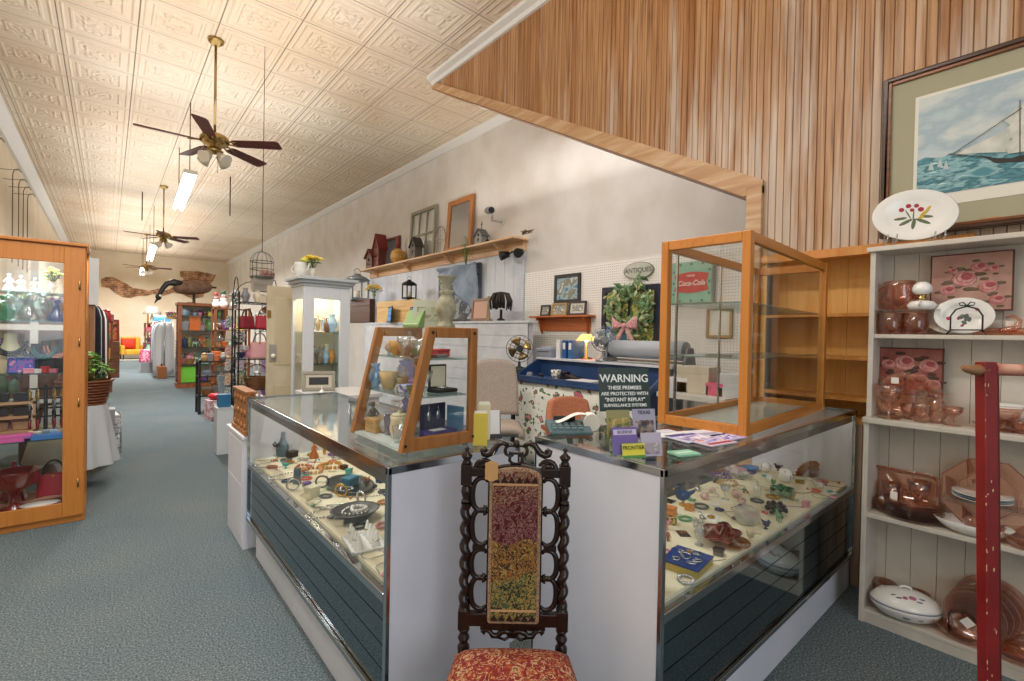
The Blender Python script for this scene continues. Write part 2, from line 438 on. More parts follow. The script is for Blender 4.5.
def pegboard_mat():
    m, nt, p, out = newmat('white_pegboard')
    tc = N(nt, 'ShaderNodeTexCoord'); sp = N(nt, 'ShaderNodeSeparateXYZ'); nt.links.new(tc.outputs['Object'], sp.inputs[0])
    q = []
    for ax in (1, 2):
        d_ = N(nt, 'ShaderNodeMath', operation='DIVIDE'); d_.inputs[1].default_value = .03
        f_ = N(nt, 'ShaderNodeMath', operation='FRACT'); s_ = N(nt, 'ShaderNodeMath', operation='SUBTRACT'); s_.inputs[1].default_value = .5
        w_ = N(nt, 'ShaderNodeMath', operation='POWER'); w_.inputs[1].default_value = 2
        nt.links.new(sp.outputs[ax], d_.inputs[0]); nt.links.new(d_.outputs[0], f_.inputs[0]); nt.links.new(f_.outputs[0], s_.inputs[0])
        a_ = N(nt, 'ShaderNodeMath', operation='ABSOLUTE'); nt.links.new(s_.outputs[0], a_.inputs[0]); nt.links.new(a_.outputs[0], w_.inputs[0]); q.append(w_)
    ad = N(nt, 'ShaderNodeMath', operation='ADD'); nt.links.new(q[0].outputs[0], ad.inputs[0]); nt.links.new(q[1].outputs[0], ad.inputs[1])
    r = ramp(nt, [(.022, '6f6a62'), (.034, 'eeece6')]); nt.links.new(ad.outputs[0], r.inputs[0])
    nt.links.new(r.outputs[0], p.inputs['Base Color']); p.inputs['Roughness'].default_value = .5
    return m
def brick_mat():
    m, nt, p, out = newmat('old_brick')
    tc = N(nt, 'ShaderNodeTexCoord'); mp = N(nt, 'ShaderNodeMapping'); mp.inputs['Rotation'].default_value = (PI / 2, 0, 0)
    nt.links.new(tc.outputs['Object'], mp.inputs[0])
    b = N(nt, 'ShaderNodeTexBrick'); b.inputs['Scale'].default_value = 1.0
    b.inputs['Color1'].default_value = S('a06a48'); b.inputs['Color2'].default_value = S('c08a62'); b.inputs['Mortar'].default_value = S('c9b394')
    b.inputs['Brick Width'].default_value = .24; b.inputs['Row Height'].default_value = .085; b.inputs['Mortar Size'].default_value = .010
    nt.links.new(mp.outputs[0], b.inputs[0])
    nz = N(nt, 'ShaderNodeTexNoise'); nz.inputs['Scale'].default_value = 4; nt.links.new(tc.outputs['Object'], nz.inputs['Vector'])
    r = ramp(nt, [(.35, '8a7464'), (.65, 'ffffff')]); nt.links.new(nz.outputs[0], r.inputs[0])
    mx = N(nt, 'ShaderNodeMix', data_type='RGBA', blend_type='MULTIPLY'); mx.inputs[0].default_value = .8
    nt.links.new(b.outputs[0], mx.inputs[6]); nt.links.new(r.outputs[0], mx.inputs[7]); nt.links.new(mx.outputs[2], p.inputs['Base Color'])
    p.inputs['Roughness'].default_value = .9
    return m

PLASTER = mat('d8d5d0', .75, h2='cfcac2', sc=2.2, bump=.5)
CREAM = mat('e4d6bf', .8, h2='dccbb0', sc=1.4, bump=.2)
MOULD = mat('dcdad6', .5)
PINE = wood('c08550', 'dcb184', 'y', 7, .5, h3='e6c49b')
ORANGEWOOD = wood('c47a34', 'd89a50', 'z', 6, .45)

struct(B().bx(XL - .1, XW + .1, Y0, YB, -.1, 0), 'floor', carpet_mat())
struct(B().bx(XL - .1, XW + .1, Y0, YB + .1, ZC, ZC + .1), 'ceiling', tin_mat())
struct(B().bx(XW, XW + .1, Y0, YB, 0, ZC), 'wall_right', PLASTER)
struct(B().bx(XL - .1, XL, Y0, YB, 0, ZC), 'wall_left', CREAM)
wb = struct(B().bx(XL - .1, XW + .1, YB, YB + .1, 0, ZC), 'wall_back', CREAM)
# plaster fallen off the back wall: two ragged patches of brick
px_l = [(101, 279), (106, 277), (113, 277), (119, 280), (127, 284), (133, 288), (141, 289), (149, 291), (161, 288), (163, 291), (170, 289), (177, 284), (184, 279), (180, 276), (180, 271), (198, 271), (216, 275), (213, 281), (206, 288), (203, 297), (192, 299), (182, 294), (172, 293), (163, 296), (153, 294), (146, 296), (138, 296), (130, 298), (122, 297), (115, 293), (109, 288), (101, 287)]
pp = [on_y(x, y, YB - .02) for x, y in px_l]
struct(B().prism([(p.x, p.z) for p in pp], YB - .025, YB + .01, 'xz'), 'exposed_brick', brick_mat(), wb)

# ceiling mouldings
b = B().prism([(XB + .02, ZC - .085), (XB - .03, ZC - .085), (XB - .05, ZC - .05), (XB - .11, ZC - .03), (XB - .12, ZC), (XB + .02, ZC)], Y0, 5.50, 'xz')
struct(b, 'trim_1', MOULD)
b = B().prism([(XW, ZC - .09), (XW - .03, ZC - .09), (XW - .12, ZC - .02), (XW - .13, ZC), (XW, ZC)], 5.1, YB, 'xz')
struct(b, 'trim_2', MOULD)
b = B().prism([(XL, ZC - .16), (XL + .05, ZC - .16), (XL + .17, ZC - .03), (XL + .19, ZC), (XL, ZC)], Y0, YB, 'xz')
struct(b, 'trim_3', MOULD)
struct(B().bx(XL, XL + .02, Y0, YB, 0, .12), 'baseboard_left', MOULD)
struct(B().bx(XL, XW, YB - .02, YB, 0, .14), 'baseboard_back', MOULD)

# ------------------------------------------------------------ beadboard staircase wall with the niche of shelves
SL = (4.64 - 2.38) / (5.42 - 1.36)
def zlow(y): return 2.385 + (y - 1.36) * SL
NY0, NY1, NZ0, NZ1 = .30, 1.27, .95, 1.90
b = B(); y = Y0; w = .045; k = 0
def strip(y0, y1, a0, a1, c):
    """one board, its arrises eased"""
    e = .0035; d = .007
    pr = [(y0 + .0006, d), (y0 + e, 0), (y1 - e, 0), (y1 - .0006, d)]
    vs = []
    for q, off in pr:
        lo = a0 if isinstance(a0, float) else a0(q)
        vs.append((XB + off, q, lo)); vs.append((XB + off, q, a1))
    b.add(vs, [(0, 2, 3, 1), (2, 4, 5, 3), (4, 6, 7, 5)])
while y < 5.45:
    y1 = y + w
    if y > 1.38: strip(y, y1, zlow, ZC, 0)
    elif y1 > NY0 and y < NY1:
        strip(y, y1, 0.0, NZ0, 0); strip(y, y1, NZ1, ZC, 0)
    else: strip(y, y1, 0.0, ZC, 0)
    y = y1
ys = struct(b, 'wall_stair', beadboard_mat())
# what carries the boards: a solid behind them, open where the niche is
b = B()
b.bx(XB + .006, XB + .10, Y0, NY0, 0, ZC); b.bx(XB + .006, XB + .10, NY0, NY1, 0, NZ0 - .01); b.bx(XB + .006, XB + .10, NY0, NY1, NZ1 + .01, ZC)
b.bx(XB + .006, XB + .10, NY1, 1.40, 0, ZC)
b.prism([(1.40, 2.45), (5.45, zlow(5.45)), (5.45, ZC), (1.40, ZC)], XB + .006, XB + .10, 'yz')
struct(b, 'stair_framing', wood('5d3c22', '7a5230', 'z'), ys)
# the sloping fascia under the stair, its soffit board and the corner post
BEAM = wood('a87c54', 'c09a72', 'y', 5, .5, h3='cdb496', stretch=.12)
b = B().prism([(1.30, 2.345), (1.42, 2.345), (5.50, 2.35 + 4.08 * SL), (5.40, ZC - .085), (1.30, 2.43)], XB - .035, XB + .02, 'yz')
struct(b, 'trim_4', BEAM)
struct(B().prism([(1.40, 2.327), (5.50, 2.327 + 4.10 * SL), (5.50, 2.347 + 4.10 * SL), (1.40, 2.347)], XB - .028, XB + .34, 'yz'), 'trim_5', wood('7a4a2a', '96643c', 'y', 5))
struct(B().bx(XB - .04, XB + .12, 1.30, 1.40, 0, 2.40), 'trim_6', BEAM, bev=.006)
# niche
YEL = wood('d79a45', 'e6b364', 'z', 5, .5, h3='dfa755')
b = B()
yy = NY0
while yy < NY1 - .01:
    b.bx(XB + .20, XB + .215, yy + .0015, min(yy + .115, NY1), NZ0, NZ1); yy += .115
b.bx(XB + .213, XB + .23, NY0, NY1, NZ0, NZ1)
b.bx(XB - .004, XB + .22, NY0 - .06, NY0, NZ0 - .03, NZ1); b.bx(XB - .004, XB + .22, NY1, NY1 + .075, NZ0 - .03, NZ1)
b.bx(XB, XB + .22, NY0, NY1, NZ1, NZ1 + .02); b.bx(XB - .004, XB + .22, NY0, NY1, NZ0 - .03, NZ0)
ni = struct(b, 'wall_niche', YEL)
for z in (1.07, 1.305, 1.555): struct(B().bx(XB - .012, XB + .2, NY0, NY1, z - .02, z), 'niche_shelf', ORANGEWOOD, ni)
struct(B().bx(XB - .022, XB + .01, NY0, NY1 + .08, NZ1 - .015, NZ1 + .035), 'niche_header', ORANGEWOOD, ni)

# ------------------------------------------------------------ pegboard and white boarded panel on the plaster wall
struct(B().bx(XW - .02, XW, 1.6, 5.12, .3, 2.29), 'trim_7', pegboard_mat())
PANEL = mat('c4ccd8', .45, h2='d5dae2', sc=3)
b = B(); yy = 5.14
while yy < 10.6:
    b.bx(XW - .03, XW - .002, yy + .003, yy + .22, .2, 2.62); yy += .223
struct(b, 'trim_8', PANEL)

# white boarded half wall behind the sales counter
HX = 4.15
WB = mat('d3d6da', .55, h2='c6cad0', sc=5)
b = B(); zz = .0
while zz < 1.5:
    b.bx(HX, HX + .02, 4.55, 9.6, zz + .003, zz + .17); zz += .173
b.bx(HX + .01, HX + .10, 4.55, 9.6, 0, 1.555)
b.bx(HX - .02, HX + .14, 4.50, 9.6, 1.555, 1.585)
struct(b, 'wall_half', WB)

# a long pine board along the plaster wall, on brackets
y0, y1, z0 = 5.08, 10.45, 2.79
ps = thing('wall_shelf', 'long raw pine shelf board high on the plaster wall', 'shelf', (XW, y0, z0))
B().bx(-.30, 0, 0, y1 - y0, -.03, 0).build('board', PINE, ps, .003)
B().bx(-.05, 0, 0.05, y1 - y0, -.17, -.03).build('cleat', PINE, ps, .003)
for q in (.5, 1.9, 3.4, 4.9):
    B().prism([(-.05, -.03), (-.25, -.03), (-.24, -.06), (-.07, -.17), (-.05, -.17)], q, q + .03, 'xz').build('bracket', PINE, ps)
# ============================================================ LARGE FURNITURE
WHITE = mat('d9dce6', .45, h2='cfd3df', sc=2.5)
CHROME = mat('b9bfc4', .14, 1.0, name='brushed_chrome')
MIRROR = mat('6d7f88', .06, 1.0, name='smoked_mirror')
CLEAR = glass('fdfefe', .055)
PANE = glass('eef6f4', .16, name='shelf_glass')
GEDGE = glass('dcecea', .14, body=.10, bh='a8cfc6', name='glass_edge')
CREAMCLOTH = mat('ece5c9', .85, h2='e3dabb', sc=12)
BLACK = mat('15161a', .45)
BRASS = mat('a8905e', .25, 1.0)
HONEY = wood('7d4a1e', 'a06a34', 'z', 7, .35, h3='8f5a28')
HONEYX = wood('7d4a1e', 'a06a34', 'x', 7, .35, h3='8f5a28')
OAK = wood('ac651f', 'c47e36', 'z', 7, .38, h3='b8722a')
OAKX = wood('ac651f', 'c47e36', 'x', 7, .38, h3='b8722a')

def display_counter(label, loc, rz, L, D, H, zm, zs, rec, grooves):
    # one counter: local x runs along its glass front, y goes back from it
    t = thing('display_counter', label, 'display counter', loc, rz)
    B().bx(.0 if rec < .02 else .12, L - .005, rec, D - .03, 0, zm).build('plinth', WHITE, t)
    B().bx(0, .02, .012, D, zm, H - .012).build('end_panel', WHITE, t)
    B().bx(L - .02, L, .012, D, zm if rec > .02 else 0, H - .012).build('end_panel', WHITE, t)
    B().bx(.02, L - .02, .03, D - .02, zs - .03, zs).build('deck', CREAMCLOTH, t)
    # sliding smoked mirror doors, cut by fine dark grooves
    b = B(); g = .0018; zz = [zm + .02 + (zs - .05 - zm) * i / grooves for i in range(grooves + 1)]
    for i in range(grooves): b.bx(.012, L - .012, .008, .016, zz[i] + g, zz[i + 1] - g)
    b.build('mirror_door', MIRROR, t)
    B().bx(.012, L - .012, .0165, .03, zm + .015, zs - .02).build('door_backing', BLACK, t)
    b = B().bx(.017, L - .017, -.004, .03, zs - .042, zs - .012).bx(.017, L - .017, -.006, .03, zm - .004, zm + .018)
    pieces(b, 'door_track', CHROME, t, .002)
    B().bx(.014, L - .014, .004, .009, zs - .01, H - .012).build('front_glass', CLEAR, t)
    B().bx(.004, L - .004, .004, D - .004, H - .009, H).build('top_glass', glass('fafdfc', .11, name='counter_glass'), t)
    B().bx(.02, L - .02, D - .008, D - .002, zs, H - .03).build('rear_glass', CLEAR, t)
    b = B()
    e = .016
    for y_ in (0, D - e): b.bx(0, L, y_ - .002, y_ + .010, H - .022, H + .003)
    for x_ in (0, L - .010): b.bx(x_ - .002, x_ + .012, 0, D, H - .022, H + .003)
    for x_ in (0, L - e):
        b.bx(x_ - .002, x_ + e + .002, -.002, .012, zm, H)
        b.bx(x_, x_ + e, D - .012, D, zm, H)
    b.build('chrome_trim', CHROME, t, .0015)
    B().bx(.03, L - .03, .012, .016, H - .062, H - .02).bx(.03, L - .03, .016, .05, H - .03, H - .02).build('lamp_housing', mat('8d8a84', .3, .6), t)
    B().cyl((.05, .032, H - .042), (L - .05, .032, H - .042), .008, n=8).build('lamp_tube', mat('fff6e0', .4, emit=5), t)
    return t
lc = display_counter('long glass jewelry counter along the aisle, one white end panel behind the carved chair', (.671, 3.321, 0), -PI / 2, 1.952, .55, .965, .203, .575, .03, 4)
rc = display_counter('glass counter beside the bookcase under the big wood-framed showcase, blue jewelry tray inside', (1.25, .761, 0), 0, 1.975, .555, 1.0, .185, .58, .012, 4)

# white pedestal cabinet past the end of the jewelry counter, with a carved wooden box on it
t = thing('pedestal_cabinet', 'plain white cabinet standing on the carpet at the far end of the jewelry counter', 'cabinet', (.655, 3.34, 0))
B().bx(0, .46, 0, .50, .0, .70).build('body', WHITE, t, .003)
B().bx(-.012, .47, -.012, .512, .70, .72).build('top', WHITE, t, .003)
B().bx(-.004, 0, .03, .47, .06, .40).build('lower_panel', WHITE, t, .001)
B().bx(-.004, 0, .03, .47, .41, .67).build('upper_panel', WHITE, t, .001)
CARVED = wood('6b3f22', '9a6436', 'z', 14, .6, h3='b98a5a', stretch=.6, bump=.6)
t = thing('carved_screen', 'carved brown wooden screen standing on the white cabinet against the counter end', 'screen', (.668, 3.335, .72))
b = B().bx(0, .05, 0, .40, 0, .265)
for i in range(4):
    for j in range(3): b.sph((-.002, .055 + i * .097, .05 + j * .085), (.008, .030, .024), 8, 6)
b.build('carved_board', CARVED, t, .004); B().bx(-.008, .058, -.01, .41, .265, .28).build('top_moulding', CARVED, t, .003); B().bx(-.012, .06, -.012, .412, 0, .03).build('foot_moulding', CARVED, t, .003)

# ---------------------------------------------------------------- slanted tabletop case on the jewelry counter
def slant_case():
    t = thing('tabletop_display_case', 'honey wood tabletop case with sloping glass front on the jewelry counter', 'display case', (.755, 1.452, .968))
    L = .44; W = .315; Z = .445; fx = .10; fw = .036
    for y in (0, L - .024):
        P = t
        b = B()
        b.prism([(0, .012), (fw * 1.05, .012), (fx + fw * 1.05, Z), (fx, Z)], y, y + .024, 'xz')
        b.bx(W - .032, W, y, y + .024, .012, Z); b.bx(fw, W - .032, y + .001, y + .023, .012, .012 + .045)
        b.bx(fx + fw, W - .032, y + .001, y + .023, Z - .038, Z)
        b.build('side_frame', HONEY, P, .003)
        B().prism([(fw, .057), (W - .032, .057), (W - .032, Z - .038), (fx + fw - .006, Z - .038)], y + .01, y + .013, 'xz').build('side_glass', CLEAR, P)
    B().prism([(.006, .02), (.011, .02), (fx + .011, Z - .005), (fx + .006, Z - .005)], .024, L - .024, 'xz').build('front_glass', CLEAR, t)
    B().bx(fx + .01, W - .012, .024, L - .024, Z - .008, Z - .003).build('top_glass', CLEAR, t)
    B().bx(.01, W - .01, .022, L - .022, .012, .020).build('base', mat('c9d4d2', .2, h2='b8c6c4', sc=9), t)
    for z, x0 in ((.19, .055), (.325, .085)):
        B().bx(x0, W - .03, .026, L - .026, z, z + .005).build('glass_shelf', GEDGE, t)
    b = B()
    for y in (-.0015, L - .001):
        for x, z in ((.018, .035), (W - .016, .035), (fx + .018, Z - .02), (W - .016, Z - .02)): b.cyl((x, y, z), (x, y + .0025, z), .006, n=10)
    pieces(b, 'screw_head', mat('3a2a1c', .4, .6), t)
    b = B()
    for x in (.03, W - .03):
        for y in (.03, L - .03): b.cyl((x, y, 0), (x, y, .013), .011, n=10)
    pieces(b, 'foot', mat('8d9494', .2, .4), t)
    return t
slant = slant_case()

# ---------------------------------------------------------------- big wood framed showcase on the other counter
def cube_case():
    t = thing('glass_showcase', 'large orange wood framed glass showcase on the counter, nearly empty shelves', 'display case', (1.918, .812, 1.004), math.radians(3.0))
    L, D, Z, p = 1.15, .385, .82, .043
    n = 0
    b = B()
    for x in (0, L - p):
        for y in (0, D - p * .8):
            B().bx(x, x + p, y, y + p * .8, 0, Z).build('post', OAK, t, .004)
    b = B()
    for z in (0.0, Z - .042):
        b.bx(p, L - p, .003, .028, z, z + .042); b.bx(p, L - p, D - .028, D - .003, z, z + .042)
        b.bx(.003, .028, p * .8, D - p * .8, z, z + .042); b.bx(L - .028, L - .003, p * .8, D - p * .8, z, z + .042)
    pieces(b, 'rail', OAKX, t, .003)
    B().bx(p, L - p, .012, .016, .042, Z - .042).build('front_glass', CLEAR, t)
    B().bx(.012, .016, p * .8, D - p * .8, .042, Z - .042).build('side_glass', CLEAR, t)
    B().bx(L - .016, L - .012, p * .8, D - p * .8, .042, Z - .042).build('side_glass', CLEAR, t)
    B().bx(p, L - p, D - .016, D - .012, .042, Z - .042).build('sliding_glass', CLEAR, t)
    B().bx(.02, L - .02, .02, D - .02, Z - .012, Z - .008).build('top_glass', CLEAR, t)
    B().bx(.02, L - .02, .02, D - .02, .004, .012).build('floor_panel', mat('c6ccc8', .15), t)
    for z in (.305, .535): B().bx(.03, L - .03, .03, D - .04, z, z + .006).build('glass_shelf', GEDGE, t)
    b = B()
    for x in (.10, L * .5, L - .1): b.bx(x, x + .012, D - .03, D - .022, .04, Z - .04)
    pieces(b, 'shelf_standard', CHROME, t)
    return t
cube = cube_case()

# ---------------------------------------------------------------- carved barley twist chair
CHW = wood('100a09', '24130f', 'z', 10, .25, h3='190e0b')
def tapestry(name, zones, sc=55):
    """woven picture: colour families change with height, each speckled with its flowers"""
    m, nt, p, out = newmat(name)
    tc = N(nt, 'ShaderNodeTexCoord'); sp = N(nt, 'ShaderNodeSeparateXYZ'); nt.links.new(tc.outputs['Object'], sp.inputs[0])
    n1 = N(nt, 'ShaderNodeTexNoise'); n1.inputs['Scale'].default_value = sc; n1.inputs['Detail'].default_value = 3; n1.inputs['Distortion'].default_value = 1.2
    n2 = N(nt, 'ShaderNodeTexNoise'); n2.inputs['Scale'].default_value = 9; n2.inputs['Detail'].default_value = 2
    nt.links.new(tc.outputs['Object'], n1.inputs['Vector']); nt.links.new(tc.outputs['Object'], n2.inputs['Vector'])
    last = None
    sc_ = N(nt, 'ShaderNodeMath', operation='MULTIPLY_ADD'); sc_.inputs[1].default_value = .16; nt.links.new(n2.outputs[0], sc_.inputs[0]); nt.links.new(sp.outputs[2], sc_.inputs[2])
    for z, cols in zones:
        r = ramp(nt, [(.28 + .44 * i / len(cols), c) for i, c in enumerate(cols)]); r.color_ramp.interpolation = 'CONSTANT'
        nt.links.new(n1.outputs[0], r.inputs[0])
        if last is None: last = r.outputs[0]
        else:
            g = N(nt, 'ShaderNodeMath', operation='GREATER_THAN'); g.inputs[1].default_value = z + .08; nt.links.new(sc_.outputs[0], g.inputs[0])
            mx = N(nt, 'ShaderNodeMix', data_type='RGBA'); nt.links.new(g.outputs[0], mx.inputs[0]); nt.links.new(last, mx.inputs[6]); nt.links.new(r.outputs[0], mx.inputs[7]); last = mx.outputs[2]
    nt.links.new(last, p.inputs['Base Color']); p.inputs['Roughness'].default_value = .9
    w = N(nt, 'ShaderNodeTexNoise'); w.inputs['Scale'].default_value = 900; nt.links.new(tc.outputs['Object'], w.inputs['Vector'])
    bp = N(nt, 'ShaderNodeBump'); bp.inputs['Strength'].default_value = .5; bp.inputs['Distance'].default_value = .002
    nt.links.new(w.outputs[0], bp.inputs['Height']); nt.links.new(bp.outputs[0], p.inputs['Normal'])
    return m
def scroll(box, kind='S', fx=False, fz=False, curl=1.25, n=64):
    """carved scroll: a curve whose curvature tightens into a curl at each end, fitted into a box of the chair's x-z plane"""
    x = z = 0.0; h = 0.0; pts = []
    for i in range(n + 1):
        s = 2 * i / n - 1
        k = (abs(s) ** 3.2) * 26 * curl
        k = k * (1 if s > 0 else -1) if kind == 'S' else k + .8
        pts.append((x, z)); x += math.cos(h) / n; z += math.sin(h) / n; h += k / n
    a, c = pts[0], pts[-1]
    mid = pts[n // 2]; d = math.atan2(pts[n // 2 + 4][1] - pts[n // 2 - 4][1], pts[n // 2 + 4][0] - pts[n // 2 - 4][0])
    rot = PI / 2 - d
    pts = [(p[0] * math.cos(rot) - p[1] * math.sin(rot), p[0] * math.sin(rot) + p[1] * math.cos(rot)) for p in pts]
    xs = [p[0] for p in pts]; zs = [p[1] for p in pts]
    x0, x1, z0, z1 = box; o = []
    for a, c in pts:
        u = (a - min(xs)) / (max(xs) - min(xs)); v = (c - min(zs)) / (max(zs) - min(zs))
        if fx: u = 1 - u
        if fz: v = 1 - v
        o.append((x0 + u * (x1 - x0), 0, z0 + v * (z1 - z0)))
    return o
def twist(b, c, z0, z1, r, turns, n=14, m=70):
    vs = []
    for j in range(m + 1):
        s = j / m; z = z0 + (z1 - z0) * s; e = min(1, min(s, 1 - s) * 14)
        for i in range(n):
            a = 2 * PI * i / n; rr = r * (1 + .30 * e * math.cos(a - 2 * PI * turns * s)) * (1 - .12 * e)
            vs.append((c[0] + rr * math.cos(a), c[1] + rr * math.sin(a), z))
    b.add(vs, [(j * n + i, j * n + (i + 1) % n, (j + 1) * n + (i + 1) % n, (j + 1) * n + i) for j in range(m) for i in range(n)], True)
def antique_chair():
    t = thing('carved_chair', 'dark carved barley-twist chair with tapestry back and seat before the white counter ends', 'chair', (.957, 1.090, 0), math.radians(-40.5))
    K = .003065
    def Z(py): return 1.39 - (py - 335) * K
    hw = 49.2 * K; cw = 8.6 * K
    def turned(b, x, y, prof): b.lathe(prof, (x, y, 0), 16)
    for s in (-1, 1):
        x = s * hw
        b = B()
        b.lathe([(.012, Z(466)), (.014, Z(463)), (.010, Z(461)), (.016, Z(458)), (.0175, Z(456.5)), (.006, Z(453)), (.005, Z(451)), (.008, Z(449.5)), (.0, Z(446.5))], (x, 0, 0), 16)
        b.build('finial', CHW, t)
        b = B()
        b.bx(x - .0165, x + .0165, -.0165, .0165, Z(485), Z(465))
        b.lathe([(.012, Z(504)), (.0165, Z(502)), (.011, Z(500)), (.017, Z(493)), (.015, Z(489)), (.011, Z(487)), (.016, Z(486)), (.016, Z(484.8))], (x, 0, 0), 16)
        twist(b, (x, 0), Z(608), Z(504), .0165, 6.0 * s)
        b.lathe([(.016, Z(613)), (.018, Z(611)), (.012, Z(609)), (.0165, Z(607))], (x, 0, 0), 16)
        b.bx(x - .0175, x + .0175, -.0175, .0175, Z(630), Z(611))
        b.lathe([(.016, .36), (.019, Z(649)), (.012, Z(645)), (.019, Z(640)), (.012, Z(635)), (.018, Z(632)), (.016, Z(629.5))], (x, 0, 0), 16)
        b.build('back_post', CHW, t, .0012)
        B().beam((x, 0, .37), (x, .05, 0), .034, .034).build('leg', CHW, t, .003)
        b = B(); fxp = s * .185
        b.bx(fxp - .02, fxp + .02, -.36, -.32, .31, .395); twist(b, (fxp, -.34), .09, .30, .017, 3.5 * s)
        b.lathe([(.012, .0), (.018, .015), (.020, .03), (.012, .05), (.017, .07), (.015, .09)], (fxp, -.34, 0), 14)
        b.build('leg', CHW, t, .0015)
    b = B()
    b.bx(-hw, hw, -.011, .011, Z(477), Z(468)); b.bx(-hw, hw, -.012, .012, Z(627), Z(614))
    pieces(b, 'cross_rail', CHW, t, .003)
    b = B()
    for s in (-1, 1):
        fx = s < 0
        def bxx(a0, a1): return (a0 * K, a1 * K) if s > 0 else (-a1 * K, -a0 * K)
        for (a0, a1, p0, p1, kd, fz, r) in ((29, 43, 512, 479, 'C', False, .0075), (29, 43, 546, 511, 'C', True, .0075), (29, 43, 580, 551, 'C', False, .0075), (29, 43, 611, 579, 'C', True, .0075)):
            x0, x1 = bxx(a0, a1)
            pts = scroll((x0, x1, Z(p0), Z(p1)), kd, fx=(s < 0), fz=fz)
            b.tube(pts, [r * (.75 + .5 * math.sin(PI * i / (len(pts) - 1))) for i in range(len(pts))], 8)
        x0, x1 = bxx(29.5, 42); b.box(((x0 + x1) / 2, 0, Z(548.5)), ((x1 - x0), .014, 5 * K))
    pieces(b, 'side_scroll', CHW, t)
    b = B()
    for s in (-1, 1):
        x0, x1 = (2 * K, 15 * K) if s > 0 else (-15 * K, -2 * K)
        def add(pts, r): b.tube(pts, [r * (.75 + .5 * math.sin(PI * i / (len(pts) - 1))) for i in range(len(pts))], 8)
        add([(s * abs(p[0]), 0, p[2]) for p in scroll((3 * K, 11 * K, Z(456), Z(446)), 'C', fz=False)], .0045)
        # the long arm from the lyre down to the shoulder, with its curl
        arm = [(8, 446), (13, 443.5), (18, 444.5), (21, 449), (24, 453), (29, 455.5), (33, 454), (34, 451.5), (31.5, 450), (29.5, 452)]
        add([(s * a * K, 0, Z(q)) for a, q in arm], .0085)
        vol = [(24.5, 466)] + [(32.5 + 9.5 * (1 - i / 22 * .78) * math.cos(2.6 - i * .42) , 469.5 - 9.5 * (1 - i / 22 * .78) * math.sin(2.6 - i * .42)) for i in range(23)]
        add([(s * a * K, 0, Z(q)) for a, q in vol], .0075)
        add([(s * a * K, 0, Z(q)) for a, q in [(6.5, 452), (6, 457), (6.5, 461), (4, 463.5), (0, 464)]], .0042)
    b.sph((0, 0, Z(444)), (.010, .008, .013), 10, 8); b.bx(-.022, .022, -.006, .006, Z(454.5), Z(452.5))
    pieces(b, 'crest', CHW, t)
    b = B()
    for s in (-1, 1):
        arm = [(0, 635), (7, 633), (12, 634.5), (15, 638), (20, 638), (23, 634), (28, 631.5), (30, 634), (28, 635.5)]
        pts = [(s * a * K, 0, Z(q)) for a, q in arm]; b.tube(pts, [.009] * 5 + [.007] * 4, 8)
        b.tube([(s * a * K, 0, Z(q)) for a, q in [(2, 638), (8, 642), (14, 640), (12, 637)]], .0045, 8)
    b.sph((0, 0, Z(636.5)), (.02, .008, .012), 10, 8); b.bx(-.10, .10, -.006, .006, Z(631.5), Z(627))
    b.build('apron', CHW, t)
    # tapestry back: arched top, dark moulding, braid, woven picture
    def arch(w, zb, zt, n=14):
        pts = [(-w, zb + .006), (-w + .006, zb), (w - .006, zb), (w, zb + .006)]
        rise = w * .42
        for i in range(n + 1):
            a = PI * i / n; pts.append((w * math.cos(a), zt - rise + rise * math.sin(a) ** .8))
        return pts
    zb, zt = Z(624), Z(464.5)
    B().prism(arch(27.5 * K, zb, zt), -.012, .012, 'xz').build('back_frame', CHW, t, .003)
    B().prism(arch(25.8 * K, zb + .005, zt - .005), -.018, -.011, 'xz').build('braid', mat('b39a78', .9, h2='7f5a48', sc=260), t, .002)
    zp0, zp1 = zb + .013, zt - .013
    H_ = zp1 - zp0
    tp = tapestry('tapestry', [(0, ['324a32', '47583a', '9a8444', '222018', '3a5236']), (zp0 + H_ * .31, ['7a4820', '966a30', '3a2016', 'a68848', '80441a']), (zp0 + H_ * .50, ['440c12', '5c1418', '84605c', '4f1014', '74484a']), (zp0 + H_ * .82, ['4d0c12', '98806a', '5a1016', '8a6a50', '5a1618'])], 62)
    B().prism(arch(22.6 * K, zp0, zp1), -.023, -.017, 'xz').build('tapestry_panel', tp, t, .003)
    b = B()
    for z0 in (zp0 + .004, zp1 - .038):
        for i in range(6):
            xx = -.058 + i * .0232
            b.prism([(xx - .0105, z0), (xx + .0105, z0), (xx, z0 + .020)], -.0242, -.0225, 'xz')
    pieces(b, 'border_zigzag', mat('2c1012', .9), t)
    b = B(); b.bx(-.069, .069, -.0245, -.022, zp0 + .032, zp0 + .038); b.bx(-.069, .069, -.0245, -.022, zp1 - .046, zp1 - .040)
    pieces(b, 'border_stripe', mat('c39a6c', .9), t)
    # seat: upholstered, domed
    def seat(u, v):
        a = (u - .5) * 2; c = (v - .5) * 2
        w = .172 + .045 * (1 - v)
        return (a * w, -.385 + .375 * v, .41 + .055 * (1 - abs(a) ** 4) ** .5 * (1 - abs(c) ** 4) ** .5)
    st = tapestry('seat_tapestry', [(0, ['5c100e', '8f2618', 'b8946c', '6c1512', '7a1814', '9a4a24', 'a88a60', '5c100e'])], 34)
    b = B().sheet(seat, 18, 18)
    b.build('seat', st, t)
    b = B().prism([(-.217, -.385), (.217, -.385), (.172, -.012), (-.172, -.012)], .335, .412, 'xy')
    b.build('seat_frame', st, t, .006)
    b = B().cyl((-.185, -.34, .14), (.185, -.34, .14), .011).cyl((-.185, -.34, .12), (-hw, .03, .12), .011).cyl((.185, -.34, .12), (hw, .03, .12), .011)
    pieces(b, 'stretcher', CHW, t)
    # manila tag tied to the crest
    b = B()
